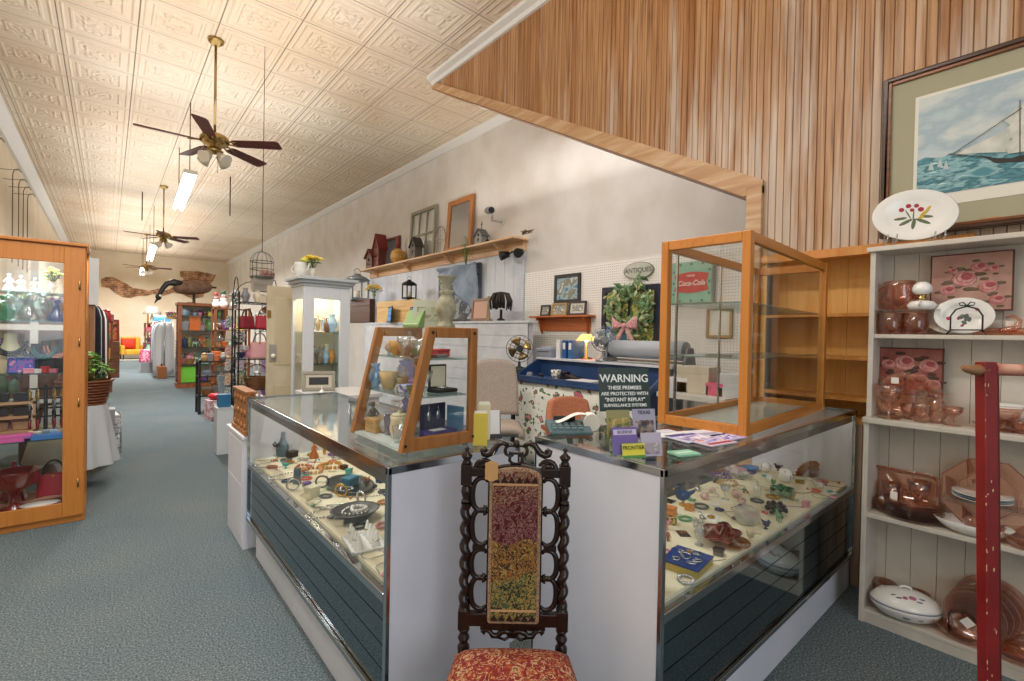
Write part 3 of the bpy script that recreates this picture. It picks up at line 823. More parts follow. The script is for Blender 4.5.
    pts = []
    tx, tz = -24 * K, Z(469.5)
    w_, h_ = 6.6 * K, 10 * K
    base = [(-1, -.72), (-.8, -.86), (-.55, -.86), (-.35, -1), (.35, -1), (.55, -.86), (.8, -.86), (1, -.72), (.93, -.4), (1, 0), (.93, .4), (1, .72), (.8, .86), (.55, .86), (.35, 1), (-.35, 1), (-.55, .86), (-.8, .86), (-1, .72), (-.93, .4), (-1, 0), (-.93, -.4)]
    b.prism([(tx + a * w_, tz + c * h_) for a, c in base], -.0275, -.0262, 'xz')
    g = b.build('price_tag', mat('c79a66', .8), t); g['label'] = 'scalloped tan paper tag'
    B().tube([(tx, -.026, tz + h_ * .8), (tx + .004, -.018, tz + h_ * 1.6), (tx + .012, 0, tz + h_ * 2.1)], .0007, 5).build('string', mat('d9d0bd', .9), g)
    return t
antique_chair()

# ---------------------------------------------------------------- white bookcase of pink glass
BKW = mat('cfc8bd', .5, h2='c4bcb0', sc=6)
BKL = [.062, .545, 1.017, 1.43, 1.862]
t = thing('bookcase', 'cream painted bookcase full of pink glass and china against the boarded wall', 'bookcase', (2.86, .645, 0))
YR = -1.15
B().bx(0, .225, -.022, 0, 0, 1.0).build('side_panel', BKW, t, .003)
B().bx(.04, .225, -.022, 0, 1.017, 1.845).build('side_panel', BKW, t, .003)
B().bx(0, .225, YR, YR + .022, 0, 1.0).build('side_panel', BKW, t, .003)
B().bx(.04, .225, YR, YR + .022, 1.017, 1.845).build('side_panel', BKW, t, .003)
b = B(); yy = YR
while yy < -.01: b.bx(.222, .235, yy + .001, min(yy + .098, 0), .03, 1.845); yy += .099
b.build('back_board', BKW, t)
B().bx(.012, .222, YR + .02, -.02, BKL[0] - .02, BKL[0]).build('shelf', BKW, t, .003)
B().bx(.004, .222, YR + .02, -.02, BKL[1] - .022, BKL[1]).build('shelf', BKW, t, .003)
B().prism([(.225, .008), (.225, YR), (-.016, YR), (-.016, -.02), (-.010, .0), (.006, .008)], BKL[2] - .026, BKL[2], 'xy').build('waist_shelf', BKW, t, .004)
B().bx(.046, .222, YR + .02, -.02, BKL[3] - .02, BKL[3]).build('shelf', BKW, t, .003)
B().bx(.020, .235, YR, .012, BKL[4] - .024, BKL[4]).build('top', BKW, t, .004)
B().bx(.012, .03, YR + .01, -.004, 0, BKL[0] - .02).build('kick_board', BKW, t)

# ---------------------------------------------------------------- red painted ladder stand in front of it
REDP = mat('8e1f1c', .45, h2='7a1614', sc=6, bump=.15)
REDD = mat('5c1216', .5)
CHIP = mat('d3b08a', .7)
foot = on_z(989, 782, 0)
t = thing('towel_rack', 'worn red painted wooden rack with a top rail standing in front of the bookcase', 'rack', foot, math.radians(-40.5))
lean = .052
for k, x in enumerate((0, .50)):
    b = B(); b.beam((x, 0, 0), (x - lean, 0, 1.335), .040, .034, (0, 1, 0)); b.build('post', REDP, t, .003)
    b = B(); b.beam((x + .026, .004, 0), (x + .026 - lean, .004, 1.31), .016, .028, (0, 1, 0)); b.build('inner_edge', REDD, t, .002)
B().beam((.02, 0, .12), (.48, 0, .12), .026, .04).build('bottom_rail', REDP, t, .004)
b = B().tube([(-.125, .0, 1.318), (-.11, 0, 1.312), (-.085, 0, 1.308), (-.055, 0, 1.312)], [.007, .013, .017, .018], 10)
b.build('carved_end', wood('6f4a30', '9a7048', 'x', 9), t)
b = B().cyl((-.03, 0, 1.312), (.53, 0, 1.305), .019, .017, 14)
b.build('top_rail', mat('9a3230', .5, h2='c79a84', sc=9), t)
b = B()
for i in range(26):
    z = rnd.uniform(.3, 1.3); xx = -lean * z / 1.335 + rnd.choice((-.0195, rnd.uniform(-.018, .016)))
    b.sph((xx, -.0172, z), (rnd.uniform(.001, .003), .0012, rnd.uniform(.002, .008)), 6, 4)
b.build('chipped_paint', CHIP, t)
t_red = t

# ---------------------------------------------------------------- tall oak cabinet on the aisle's other side
def oak_cabinet():
    x1 = -.118; W = 1.275; D = .42; H = 1.955
    t = thing('curio_cabinet', 'tall orange oak glass-door cabinet beside the aisle, full of jewelry and glass', 'cabinet', (x1, 4.54, 0))
    B().bx(-W - .015, .012, -.015, D + .012, H, H + .022).build('top_board', OAKX, t, .004)
    B().bx(-W, 0, .02, D, 0, .10).build('base', OAKX, t, .003)
    b = B()
    for x in (-W, -.035): b.bx(x, x + .035, .022, .055, .1, H); b.bx(x, x + .035, D - .03, D, .1, H)
    b.bx(-W + .035, -.035, .022, .05, H - .07, H); b.bx(-W, 0, D - .03, D, H - .06, H)
    b.build('carcass', OAK, t, .003)
    for x0, x1_ in ((-.66, -.006), (-1.31, -.664)):
        d = B()
        s = .112
        d.bx(x0, x0 + s * .7, 0, .02, .05, H - .01); d.bx(x1_ - s, x1_, 0, .02, .05, H - .01)
        d.bx(x0 + s * .7, x1_ - s, 0, .02, .05, .15); d.bx(x0 + s * .7, x1_ - s, 0, .02, H - .125, H - .01)
        dd = d.build('door', OAK, t, .003)
        B().bx(x0 + s * .7, x1_ - s, .008, .012, .15, H - .125).build('door_glass', CLEAR, dd)
        if x0 > -.7:
            h = B()
            for z in (.28, .85, 1.28, 1.68): h.cyl((x1_ - .030, -.004, z - .03), (x1_ - .030, -.004, z + .03), .006, n=8).bx(x1_ - .032, x1_ - .024, -.003, .0, z - .022, z + .022)
            h.build('hinge', BRASS, dd)
    B().bx(-.006, -.002, .055, D - .03, .1, H - .06).build('side_glass', CLEAR, t)
    B().bx(-W + .002, -W + .006, .055, D - .03, .1, H - .06).build('side_glass', CLEAR, t)
    B().bx(-W + .035, -.035, D - .008, D - .004, .1, H - .06).build('rear_glass', CLEAR, t)
    for z in (.60, 1.06, 1.42, 1.62): B().bx(-W + .01, -.01, .04, D - .03, z - .008, z).build('glass_shelf', GEDGE, t)
    B().bx(-W + .03, -.02, .03, D - .03, .10, .118).build('floor_board', wood('6b4426', '8d5e38', 'x', 6), t)
    return t
oak_cabinet()
area('inside_cabinet_light', (-.55, 4.76, 1.94), (.8, .25), 12, (1, .96, .9))  # fill added to brighten the inside of the oak cabinet; no fixture built

# ---------------------------------------------------------------- framed ship print on the boarded wall
XP = XB - .045
ytop, zt_ = .675, 2.81; zb_ = 1.955; yr_ = -.42
t = thing('framed_print', 'large framed print of a sailing ship at sea hung on the boarded wall', 'picture', (XP, ytop, zb_))
Wd = ytop - yr_; Hh = zt_ - zb_
def ring(b, x0, x1, m0, m1):
    """rectangular ring in the y-z plane between margins m0 and m1"""
    b.bx(x0, x1, -m1, -m0, m0, Hh - m0); b.bx(x0, x1, -(Wd - m0), -(Wd - m1), m0, Hh - m0)
    b.bx(x0, x1, -(Wd - m1), -m1, m0, m1); b.bx(x0, x1, -(Wd - m1), -m1, Hh - m1, Hh - m0)
b = B(); ring(b, -.012, .03, 0, .02); b.build('frame', wood('2a1810', '4a2c1a', 'y', 8, .3), t, .004)
b = B(); ring(b, -.004, .03, .02, .038); b.build('frame_inner', wood('5d3418', '8a5228', 'y', 8, .3), t, .004)
B().bx(.008, .03, -(Wd - .03), -.03, .03, Hh - .03).build('mount', mat('a5a188', .8), t)
m0 = .135
B().bx(.006, .009, -(Wd - m0), -m0, m0, Hh - m0).build('print_margin', mat('dfddd2', .8), t)
m1 = .15; pz0 = m0 + .06
skym = blot(['a9bcc2', 'bccace', '9fb4bf', 'c8d0ce'], 3.2, .6, 4, (1, 1, 2.2), bump=1)
B().bx(.0045, .0065, -(Wd - m1), -m1, pz0, Hh - m1).build('printed_sky', skym, t)
seam = blot(['3d7480', '5a94a0', '2f6674', '8fb9bf', '4b8794'], 9, .6, 5, (1, 1, 3.5), bump=1)
hz = pz0 + .19
sea = [(-m1, pz0), (-m1, hz)] + [(-(m1 + (Wd - 2 * m1) * i / 24), hz + .010 * math.sin(i * 1.7) + .012 * i / 24) for i in range(1, 25)] + [(-(Wd - m1), pz0)]
B().prism(sea, .003, .005, 'yz').build('printed_sea', seam, t)
b = B()
for k in range(26):
    yy = -rnd.uniform(m1 + .03, Wd - m1 - .05); zz = rnd.uniform(pz0 + .01, hz - .02); w_ = rnd.uniform(.02, .06)
    b.prism([(yy, zz), (yy - w_ / 2, zz + rnd.uniform(.003, .010)), (yy - w_, zz - .002), (yy - w_ / 2, zz + .001)], .0022, .0034, 'yz')
pieces(b, 'printed_wave', mat('c3dcdc', .6), t)
# the ship: hull, bowsprit, masts and sails
def q(px, py): p = on_x(px, py, XP); return (p.y - ytop, p.z - zb_)
b = B().prism([q(979, 155), q(996, 158), q(1012, 158), q(1040, 150), q(1075, 143), q(1075, 152), q(1030, 161), q(996, 163)], .001, .003, 'yz')
b.build('printed_hull', mat('2c2a28', .6), t)
b = B(); sd_ = 0
for poly in ([(953, 155), (1006, 130), (1018, 114), (1012, 138), (985, 152)], [(975, 153), (1010, 138), (1006, 152)], [(1002, 120), (1024, 104), (1052, 96), (1052, 112), (1012, 126)], [(1006, 128), (1030, 118), (1056, 112), (1056, 128), (1013, 140)], [(1004, 143), (1030, 134), (1060, 130), (1060, 146), (1008, 154)]):
    sd_ += .0009; b.prism([q(*p) for p in poly], .0022 - sd_, .0030 - sd_, 'yz')
b.build('printed_sail', mat('d6d6ce', .6, h2='b9bdb6', sc=14), t)
b = B()
for p0, p1 in (((948, 154), (985, 157)), ((1020, 100), (1020, 158)), ((1055, 85), (1055, 150)), ((953, 154), (1022, 108))):
    (a, c), (d, e) = q(*p0), q(*p1); b.beam((-.003, a, c), (-.003, d, e), .003, .001, (1, 0, 0))
b.build('printed_rigging', mat('4a3a2c', .6), t)
b = B()
for px_, py_ in ((928, 170), (937, 167), (943, 169)): b.prism([q(px_, py_), q(px_ + 3, py_ - 9), q(px_ + 6, py_)], .002, .003, 'yz')
b.build('printed_far_ship', mat('b3c1c4', .6), t)
b = B(); c0 = q(990, 222); b.prism([(c0[0] - .045, c0[1]), (c0[0] - .035, c0[1] + .022), (c0[0] + .035, c0[1] + .022), (c0[0] + .045, c0[1]), (c0[0] + .035, c0[1] - .022), (c0[0] - .035, c0[1] - .022)], .002, .0085, 'yz')
b.build('plaque', mat('b8814a', .4, .3), t)
# ============================================================ MAKERS FOR THE STOCK OF THE SHOP (each returns the thing it built)
CHINA = mat('e9e7e2', .18, coat=.4)
SILVER = mat('c3c4c4', .22, 1.0)
DARKSILVER = mat('6f7274', .3, 1.0)
GOLD = mat('c09a44', .28, 1.0)
IRON = mat('1c1b1c', .5, .3)
PINKG = glass('fbe6da', .24, body=.05, bh='f2b090', name='pink_glass')
PINKD = glass('f6d2bc', .22, body=.10, bh='de9068', name='deep_pink_glass')
PEACH = glass('fae4da', .22, body=.06, bh='f4c4ac', name='pale_pink_glass')
CRYS = glass('fafcfc', .32, body=.06, bh='ffffff', name='crystal')
FROST = glass('f6f9f8', .14, .35, body=.22, bh='eef0ee', name='frosted_glass')
REDG = glass('c8322a', .2, body=.45, bh='c0241c', name='red_glass')
PAPER = mat('eceae4', .8)

def M_(m): return mat(m) if isinstance(m, str) else m

def lathe_thing(name, cat, label, loc, prof, m, group=None, n=20, sx=1, sy=1, wave=None, rz=0):
    return solo(B().lathe(prof, (0, 0, 0), n, sx, sy, wave=wave), name, M_(m), label, cat, loc, rz, group)
PROF = {
    'vase': [(.16, 0), (.2, .03), (.14, .1), (.27, .38), (.28, .52), (.16, .78), (.13, .86), (.2, 1.0), (.17, .985), (.1, .85)],
    'urn': [(.22, 0), (.24, .04), (.1, .14), (.12, .2), (.3, .5), (.34, .68), (.22, .82), (.26, .94), (.32, 1.0), (.28, .98), (.15, .82)],
    'bottle': [(.16, 0), (.18, .03), (.18, .5), (.15, .6), (.06, .7), (.055, .86), (.075, .87), (.075, .92), (.05, .93), (.06, .97), (.0, 1.0)],
    'decanter': [(.26, 0), (.30, .06), (.29, .2), (.12, .45), (.08, .62), (.12, .66), (.06, .70), (.10, .80), (.11, .88), (.0, 1.0)],
    'bowl': [(.2, 0), (.22, .04), (.19, .08), (.42, .4), (.5, .9), (.52, 1.0), (.49, 1.0), (.40, .42), (.0, .16)],
    'goblet': [(.28, 0), (.28, .02), (.06, .06), (.045, .4), (.07, .45), (.24, .6), (.33, .78), (.36, 1.0), (.345, 1.0), (.3, .78), (.2, .62), (0, .52)],
    'compote': [(.34, 0), (.34, .03), (.10, .10), (.06, .3), (.10, .38), (.40, .6), (.52, .98), (.53, 1.0), (.5, .98), (.36, .62), (0, .45)],
    'tumbler': [(.30, 0), (.32, .02), (.36, .3), (.42, 1.0), (.40, 1.0), (.33, .3), (0, .06)],
    'jar': [(.3, 0), (.34, .04), (.36, .4), (.33, .68), (.24, .78), (.24, .84), (.30, .84), (.28, .9), (.12, .95), (.06, 1.0), (0, 1.0)],
    'plate': [(.24, 0), (.26, .0), (.30, .05), (.46, .55), (.5, .9), (.5, 1.0), (.46, .75), (.30, .22), (0, .18)],
    'candlestick': [(.3, 0), (.3, .04), (.12, .1), (.06, .2), (.1, .3), (.05, .4), (.05, .62), (.12, .72), (.08, .8), (.16, .9), (.16, 1.0), (.09, 1.0), (.09, .94), (0, .94)],
    'bell': [(.38, 0), (.36, .02), (.26, .3), (.22, .5), (.1, .6), (.05, .66), (.05, .9), (.07, .95), (0, 1.0)],
    'ginger': [(.24, 0), (.26, .04), (.40, .35), (.42, .5), (.32, .72), (.2, .8), (.24, .82), (.22, .9), (.05, .95), (.05, 1.0), (0, 1.0)],
}
def lz(kind, label, loc, h, m, name=None, cat=None, w=1.0, group=None, n=18, sx=1, sy=1, wave=None, rz=0):
    """a turned vessel of height h, w widens it"""
    pr = [(r * h * w, z * h) for r, z in PROF[kind]]
    return lathe_thing(name or kind, cat or kind, label, loc, pr, m, group, n, sx, sy, wave, rz)
def handle_pts(r, z0, z1, out, n=12):
    return [(r + out * math.sin(PI * i / n), 0, z0 + (z1 - z0) * (i / n)) for i in range(n + 1)]
def pitcher(label, loc, h, m, w=1.0, rz=0, name='pitcher', spout=True, lid=None, group=None):
    t = thing(name, label, name, loc, rz, group); m = M_(m)
    pr = [(.25, 0), (.28, .03), (.40, .3), (.42, .5), (.36, .8), (.40, 1.0), (.37, 1.0), (.33, .8), (.36, .4), (0, .1)]
    B().lathe([(r * h * w, z * h) for r, z in pr], n=18).build('body', m, t)
    B().tube(handle_pts(.37 * h * w, .25 * h, .85 * h, .26 * h), .035 * h, 7).build('handle', m, t)
    if spout: B().tube([(-.36 * h * w, 0, .4 * h), (-.5 * h * w, 0, .6 * h), (-.56 * h * w, 0, .95 * h)], [.08 * h, .06 * h, .045 * h], 8).build('spout', m, t)
    if lid: B().lathe([(.38 * h * w, 0), (.3 * h * w, .1 * h), (.06 * h, .16 * h), (.07 * h, .24 * h), (0, .27 * h)], (0, 0, h)).build('lid', m, t)
    return t
def cup(label, loc, h, m, rz=0, group=None, name='cup'):
    t = thing(name, label, 'cup', loc, rz, group); m = M_(m)
    B().lathe([(.26 * h, 0), (.3 * h, .04 * h), (.45 * h, .4 * h), (.55 * h, h), (.52 * h, h), (.42 * h, .42 * h), (0, .1 * h)], n=16).build('bowl', m, t)
    B().tube(handle_pts(.48 * h, .25 * h, .82 * h, .28 * h, 8), .05 * h, 6).build('handle', m, t)
    return t
def stood_plate(label, loc, d, m, rz, tilt=.28, sx=1.0, deco=None, name='plate', cat='plate', stand=None, group=None):
    """a plate leaning on edge, its face towards local -y"""
    t = thing(name, label, cat, loc, rz, group); r = d / 2
    M = Matrix.Translation((0, 0, r * math.cos(tilt) + .004)) @ Matrix.Rotation(PI / 2 - tilt, 4, 'X')
    b = B().lathe([(.0, -.012), (r * .55, -.012), (r * .62, -.008), (r * .97, .006), (r, .010), (r * .97, .012), (r * .64, -.002), (r * .56, -.006), (0, -.006)], n=36, sx=sx); b.xf(M)
    b.build('dish', M_(m), t)
    if deco:
        for nm, colr, spots in deco:
            b = B()
            for (x, y, a, l, w) in spots:
                s0 = b.mark(); b.sph((0, 0, 0), (l, w, .0012), 10, 6); b.xf(Matrix.Translation((x, y, -.0055)) @ Matrix.Rotation(a, 4, 'Z'), s0)
            b.xf(M); pieces(b, nm, mat(colr, .4), t)
    if stand: 
        b = B()
        for s in (-1, 1):
            x = s * r * sx * .42
            b.tube([(x, -.045, .012), (x, -.05, .022), (x, -.03, .004), (x, .03, .004), (x, .055, .03), (x * .8, .03, r * 1.0)], .0035, 6)
        b.build('easel', stand, t)
    return t
def figurine(label, loc, h, m, m2=None, kind='lady', rz=0, name='figurine', cat='figurine', group=None):
    t = thing(name, label, cat, loc, rz, group); m = M_(m); m2 = M_(m2) if m2 else m
    if kind == 'lady':
        B().lathe([(.26 * h, 0), (.27 * h, .03 * h), (.2 * h, .25 * h), (.09 * h, .5 * h), (.12 * h, .66 * h), (.10 * h, .72 * h), (.04 * h, .76 * h), (0, .78 * h)], n=14).build('gown', m, t)
        b = B().sph((0, 0, .86 * h), (.075 * h, .08 * h, .095 * h)).sph((0, .02 * h, .91 * h), (.085 * h, .085 * h, .06 * h)); b.build('head', m2, t)
        for s in (-1, 1): B().tube([(s * .10 * h, 0, .68 * h), (s * .19 * h, -.03 * h, .52 * h), (s * .07 * h, -.12 * h, .45 * h)], [.035 * h, .03 * h, .022 * h], 7).build('arm', m2, t)
    elif kind == 'bird':
        b = B(); s0 = b.mark()
        b.sph((0, 0, .48 * h), (.40 * h, .24 * h, .26 * h), 14, 10)
        b.tube([(-.25 * h, 0, .55 * h), (-.34 * h, 0, .75 * h), (-.36 * h, 0, .86 * h)], [.17 * h, .12 * h, .10 * h], 10); b.sph((-.37 * h, 0, .88 * h), (.13 * h, .115 * h, .12 * h))
        b.tube([(.3 * h, 0, .52 * h), (.6 * h, 0, .62 * h), (.72 * h, 0, .7 * h)], [.12 * h, .08 * h, .03 * h], 8)
        b.build('body', m, t)
        B().cyl((-.47 * h, 0, .87 * h), (-.60 * h, 0, .83 * h), .035 * h, .004, 8).build('beak', m2, t)
        B().lathe([(.2 * h, 0), (.2 * h, .05 * h), (.07 * h, .12 * h), (.06 * h, .28 * h)], n=12).build('base', m2, t)
    elif kind == 'animal':
        B().tube([(.36 * h, 0, .62 * h), (.2 * h, 0, .62 * h), (0, 0, .56 * h), (-.25 * h, 0, .62 * h), (-.38 * h, 0, .85 * h), (-.5 * h, 0, .92 * h), (-.64 * h, 0, .84 * h)], [.10 * h, .2 * h, .18 * h, .19 * h, .12 * h, .13 * h, .06 * h], 10).build('body', m, t)
        for x in (-.24, .24):
            for y in (-.09, .09): B().cyl((x * h, y * h, .55 * h), (x * 1.08 * h, y * h, 0), .07 * h, .045 * h, 8).build('leg', m2, t)
        for y in (-.06, .06): B().cyl((-.46 * h, y * h, .96 * h), (-.44 * h, y * 1.6 * h, 1.1 * h), .04 * h, .005, 6).build('ear', m2, t)
        B().tube([(.42 * h, 0, .64 * h), (.55 * h, 0, .5 * h), (.56 * h, 0, .3 * h)], [.04 * h, .03 * h, .015 * h], 6).build('tail', m2, t)
    return t
def book(label, loc, d, m, rz=0, name='book', cat='book', group=None, rot=None):
    """d = width, depth, thickness; lies flat unless rotated"""
    t = thing(name, label, cat, loc, rz, group)
    if rot: t.rotation_euler = rot
    w, dp, h = d; b = B().bx(0, w, 0, dp, 0, h * .12).bx(0, w, 0, dp, h * .88, h).bx(0, h * .15, 0, dp, 0, h)
    b.build('cover', M_(m), t); B().bx(h * .15, w * .97, dp * .02, dp * .98, h * .12, h * .88).build('pages', PAPER, t)
    return t
def carton(label, loc, d, m, rz=0, name='box', cat='box', lid=None, group=None, bev=.003):
    t = thing(name, label, cat, loc, rz, group); w, dp, h = d
    B().bx(-w / 2, w / 2, -dp / 2, dp / 2, 0, h * .72).build('box_body', M_(m), t, bev)
    B().bx(-w / 2 - .002, w / 2 + .002, -dp / 2 - .002, dp / 2 + .002, h * .72, h).build('lid', M_(lid or m), t, bev)
    return t
def framed(label, loc, w, h, fm, pm, rz, tilt=0.0, fw=.03, name='framed_picture', cat='picture', mount=None, d=.02, group=None):
    """frame standing or hung with its back on local y=0, facing -y"""
    t = thing(name, label, cat, loc, rz, group); t.rotation_euler = (-tilt, 0, rz); fm = M_(fm)
    b = B().bx(-w / 2, w / 2, -d, 0, 0, fw).bx(-w / 2, w / 2, -d, 0, h - fw, h).bx(-w / 2, -w / 2 + fw, -d, 0, fw, h - fw).bx(w / 2 - fw, w / 2, -d, 0, fw, h - fw)
    b.build('frame', fm, t, .003)
    if mount:
        B().bx(-w / 2 + fw, w / 2 - fw, -d * .5, -.002, fw, h - fw).build('mount', M_(mount), t); k = fw * 2
        B().bx(-w / 2 + k, w / 2 - k, -d * .55, -.003, k, h - k).build('picture', M_(pm), t)
    else: B().bx(-w / 2 + fw, w / 2 - fw, -d * .5, -.002, fw, h - fw).build('picture', M_(pm), t)
    return t
def basket(label, loc, r, h, m, rz=0, handle=True, group=None, sx=1.0):
    t = thing('wicker_basket', label, 'basket', loc, rz, group); m = M_(m); b = B()
    B().lathe([(0, .01), (r * .7, .01), (r * .95, h), (r * .92, h), (r * .66, .02), (0, .02)], n=20, sx=sx).build('lining', mat('5a3820', .8), t)
    for i in range(9):
        z = h * i / 8; q = r * (.72 + .26 * (i / 8)); b.tube([(q * sx * (1 + .02 * (-1) ** (k + i)) * math.cos(2 * PI * k / 28), q * (1 + .02 * (-1) ** (k + i)) * math.sin(2 * PI * k / 28), z + .006) for k in range(28)], h * .055, 5, True)
    b.build('weave', m, t)
    if handle: B().tube([(r * sx * .95 * math.cos(PI * i / 16), 0, h + r * 1.1 * math.sin(PI * i / 16)) for i in range(17)], r * .06, 7).build('handle', m, t)
    return t
def handbag(label, loc, w, h, m, rz=0, strap='20191b', group=None, clasp=True):
    t = thing('handbag', label, 'handbag', loc, rz, group); m = M_(m)
    def f(u, v):
        a = 2 * PI * u; k = (1 - .45 * v); sq = 1 - .15 * v
        c, s = math.cos(a), math.sin(a)
        return (w / 2 * sq * math.copysign(abs(c) ** .6, c), w * .2 * k * math.copysign(abs(s) ** .7, s), h * v)
    b = B().sheet(f, 24, 6); b.add([f(i / 24, 0) for i in range(24)], [tuple(range(24))]); b.add([f(i / 24, 1) for i in range(24)], [tuple(range(24))]); b.build('bag_body', m, t)
    for y in (-.05 * w, .05 * w): B().tube([(w * .3 * math.cos(PI * i / 12), y, h * .97 + h * .55 * math.sin(PI * i / 12)) for i in range(13)], w * .028, 6).build('strap', mat(strap, .5), t)
    if clasp: B().sph((0, -.13 * w, h * .93), (w * .05, w * .03, w * .04)).build('clasp', GOLD, t)
    return t
def bust(label, loc, h, m, bead, rz=0, group=None, name='necklace_stand'):
    t = thing(name, label, 'jewelry stand', loc, rz, group)
    def f(u, v):
        a = 2 * PI * u; z = v; w = [.30, .36, .40, .40, .36, .20, .13, .12][min(7, int(v * 7.99))]
        w2 = [.30, .36, .40, .40, .36, .20, .13, .12, .12][min(8, int(v * 7.99) + 1)]; fr = v * 7.99 - int(v * 7.99); k = w + (w2 - w) * fr
        return (k * h * math.cos(a), .45 * k * h * math.sin(a) + .08 * h * v, z * h)
    b = B().sheet(f, 20, 14); b.build('bust', M_(m), t)
    n = B(); 
    for row in range(2):
        for i in range(19):
            a = PI * i / 18; rr = (.24 + row * .06) * h
            n.sph((rr * math.cos(a), -.14 * h - .05 * h * math.sin(a) - row * .01, .80 * h - rr * 1.15 * math.sin(a)), h * (.028 + .012 * math.sin(a)), 8, 6)
    n.build('necklace', M_(bead), t)
    return t
def table_lamp(label, loc, h, base, shade, rz=0, glow=0, group=None, w=.3):
    t = thing('table_lamp', label, 'lamp', loc, rz, group)
    B().lathe([(.16 * h, 0), (.16 * h, .04 * h), (.06 * h, .1 * h), (.12 * h, .3 * h), (.04 * h, .5 * h), (.02 * h, .62 * h)], n=16).build('base', M_(base), t)
    B().lathe([(w * h, .55 * h), (w * .55 * h, h), (w * .53 * h, h), (w * .97 * h, .55 * h)], n=20).build('lamp_shade', mat(shade, .8, emit=glow), t)
    return t
def plant(label, loc, r, h, leafcol, pot='8a5636', rz=0, n=60, cat='plant', name='potted_plant', flower=None, potr=.45, seed=1, group=None):
    t = thing(name, label, cat, loc, rz, group); q = random.Random(seed)
    ph = h * .34
    if pot: B().lathe([(r * potr * .8, 0), (r * potr, ph), (r * potr * 1.06, ph), (r * potr * .95, ph), (r * potr * .9, ph * .9), (0, ph * .9)], n=14).build('pot', M_(pot), t)
    else: ph = 0
    b = B(); fl = B(); st = B()
    for i in range(n):
        a = q.uniform(0, 2 * PI); e = q.uniform(.1, 1.0); L = q.uniform(.55, 1.0)
        tip = Vector((r * L * math.cos(a) * e, r * L * math.sin(a) * e, ph + (h - ph) * (1.05 - .6 * e * e) * q.uniform(.55, 1)))
        if i % 4 == 0: st.tube([(0, 0, ph * .9), tip * .5 + Vector((0, 0, ph * .5)), tip], r * .012, 4)
        l = r * q.uniform(.16, .28); d = Vector((math.cos(a), math.sin(a), q.uniform(-.6, .5))).normalized(); sd = d.cross(Vector((0, 0, 1))).normalized(); up = sd.cross(d)
        b.add([tip - d * l * .5, tip + sd * l * .36 + up * l * .05, tip + d * l * .6, tip - sd * l * .36 + up * l * .05, tip - up * l * .06], [(0, 1, 4), (1, 2, 4), (2, 3, 4), (3, 0, 4)])
        if flower and i % 3 == 0: fl.sph(tip + Vector((0, 0, l * .3)), (l * .55, l * .55, l * .35), 7, 5)
    b.build('foliage', mat(leafcol, .6, h2='4d6f33', sc=40), t); st.build('stem', mat('5a7038', .7), t)
    if flower: fl.build('blossom', mat(flower, .6), t)
    return t
def lantern(label, loc, w, h, m, rz=0, ring=True, glass_m=None, name='lantern', group=None):
    t = thing(name, label, 'lantern', loc, rz, group); m = M_(m); s = w / 2
    b = B().bx(-s, s, -s, s, 0, .08 * h).bx(-s, s, -s, s, .70 * h, .75 * h)
    for x in (-1, 1):
        for y in (-1, 1): b.box((x * s * .9, y * s * .9, .39 * h), (s * .18, s * .18, .64 * h))
    b.build('cage', m, t)
    B().lathe([(s * 1.42, .75 * h), (s * .95, .86 * h), (s * .40, .92 * h), (s * .42, .96 * h), (s * .1, 1.0 * h), (0, h)], n=4 if w < .01 else 16).build('roof', m, t)
    if ring: B().tube([(s * .35 * math.cos(2 * PI * i / 14), 0, 1.06 * h + s * .35 * math.sin(2 * PI * i / 14)) for i in range(14)], s * .04, 5, True).build('ring', m, t)
    B().bx(-s * .84, s * .84, -s * .84, s * .84, .08 * h, .70 * h).build('glass', CLEAR, t)
    B().cyl((0, 0, .08 * h), (0, 0, .36 * h), s * .32).build('candle', mat('e6ddc8', .6), t)
    return t
def birdhouse(label, loc, w, h, wall, roof, rz=0, cross=False, group=None):
    t = thing('birdhouse', label, 'birdhouse', loc, rz, group)
    B().prism([(-w / 2, 0), (w / 2, 0), (w / 2, .58 * h), (0, .9 * h), (-w / 2, .58 * h)], -w * .4, w * .4, 'xz').build('house_wall', M_(wall), t)
    for s in (-1, 1): B().prism([(0, .92 * h), (s * w * .66, .5 * h), (s * w * .66, .56 * h), (0, h)], -w * .52, w * .52, 'xz').build('roof', M_(roof), t)
    for z in ((.32, .6) if h > w * 1.4 else (.42,)): B().cyl((0, -w * .4, z * h), (0, -w * .41, z * h), w * .14, n=14).build('entry_hole', mat('16110e', .9), t)
    B().cyl((0, -w * .4, .2 * h), (0, -w * .6, .2 * h), w * .03, n=8).build('perch', M_(roof), t)
    if cross: B().bx(-w * .03, w * .03, -w * .03, w * .03, h * .96, h * 1.45).bx(-w * .14, w * .14, -w * .025, w * .025, h * 1.24, h * 1.30).build('cross', M_(roof), t)
    return t
def garment(label, loc, w, h, m, rz=0, hanger=True, seed=0, group=None, name='garment', cat='clothing'):
    """cloth hung from a hanger at its top; loc is the hook"""
    t = thing(name, label, cat, loc, rz, group); ph = seed * 1.7
    def f(u, v):
        a = (u - .5) * 2; k = 1 if v > .92 else 1
        wd = w / 2 * (1.0 if v < .84 else 1.0 - (v - .84) * 2.2)
        fold = .022 * math.sin(u * 17 + ph) + .012 * math.sin(u * 31 + ph * 2)
        return (a * wd * (1 + .05 * (1 - v)), fold * (1.15 - v * .8), -h * (1 - v) - .03 - .06 * (a * a if v > .9 else 0))
    B().sheet(f, 26, 10, th=.012).build('cloth', M_(m), t)
    if hanger: B().tube([(-w * .33, 0, -.10), (0, 0, -.03), (w * .33, 0, -.10)], .005, 5).tube([(0, 0, -.03), (0, 0, 0), (.012, 0, .02), (0, 0, .035), (-.014, 0, .02)], .003, 5).build('hanger', mat('8b8b8b', .3, .8), t)
    return t
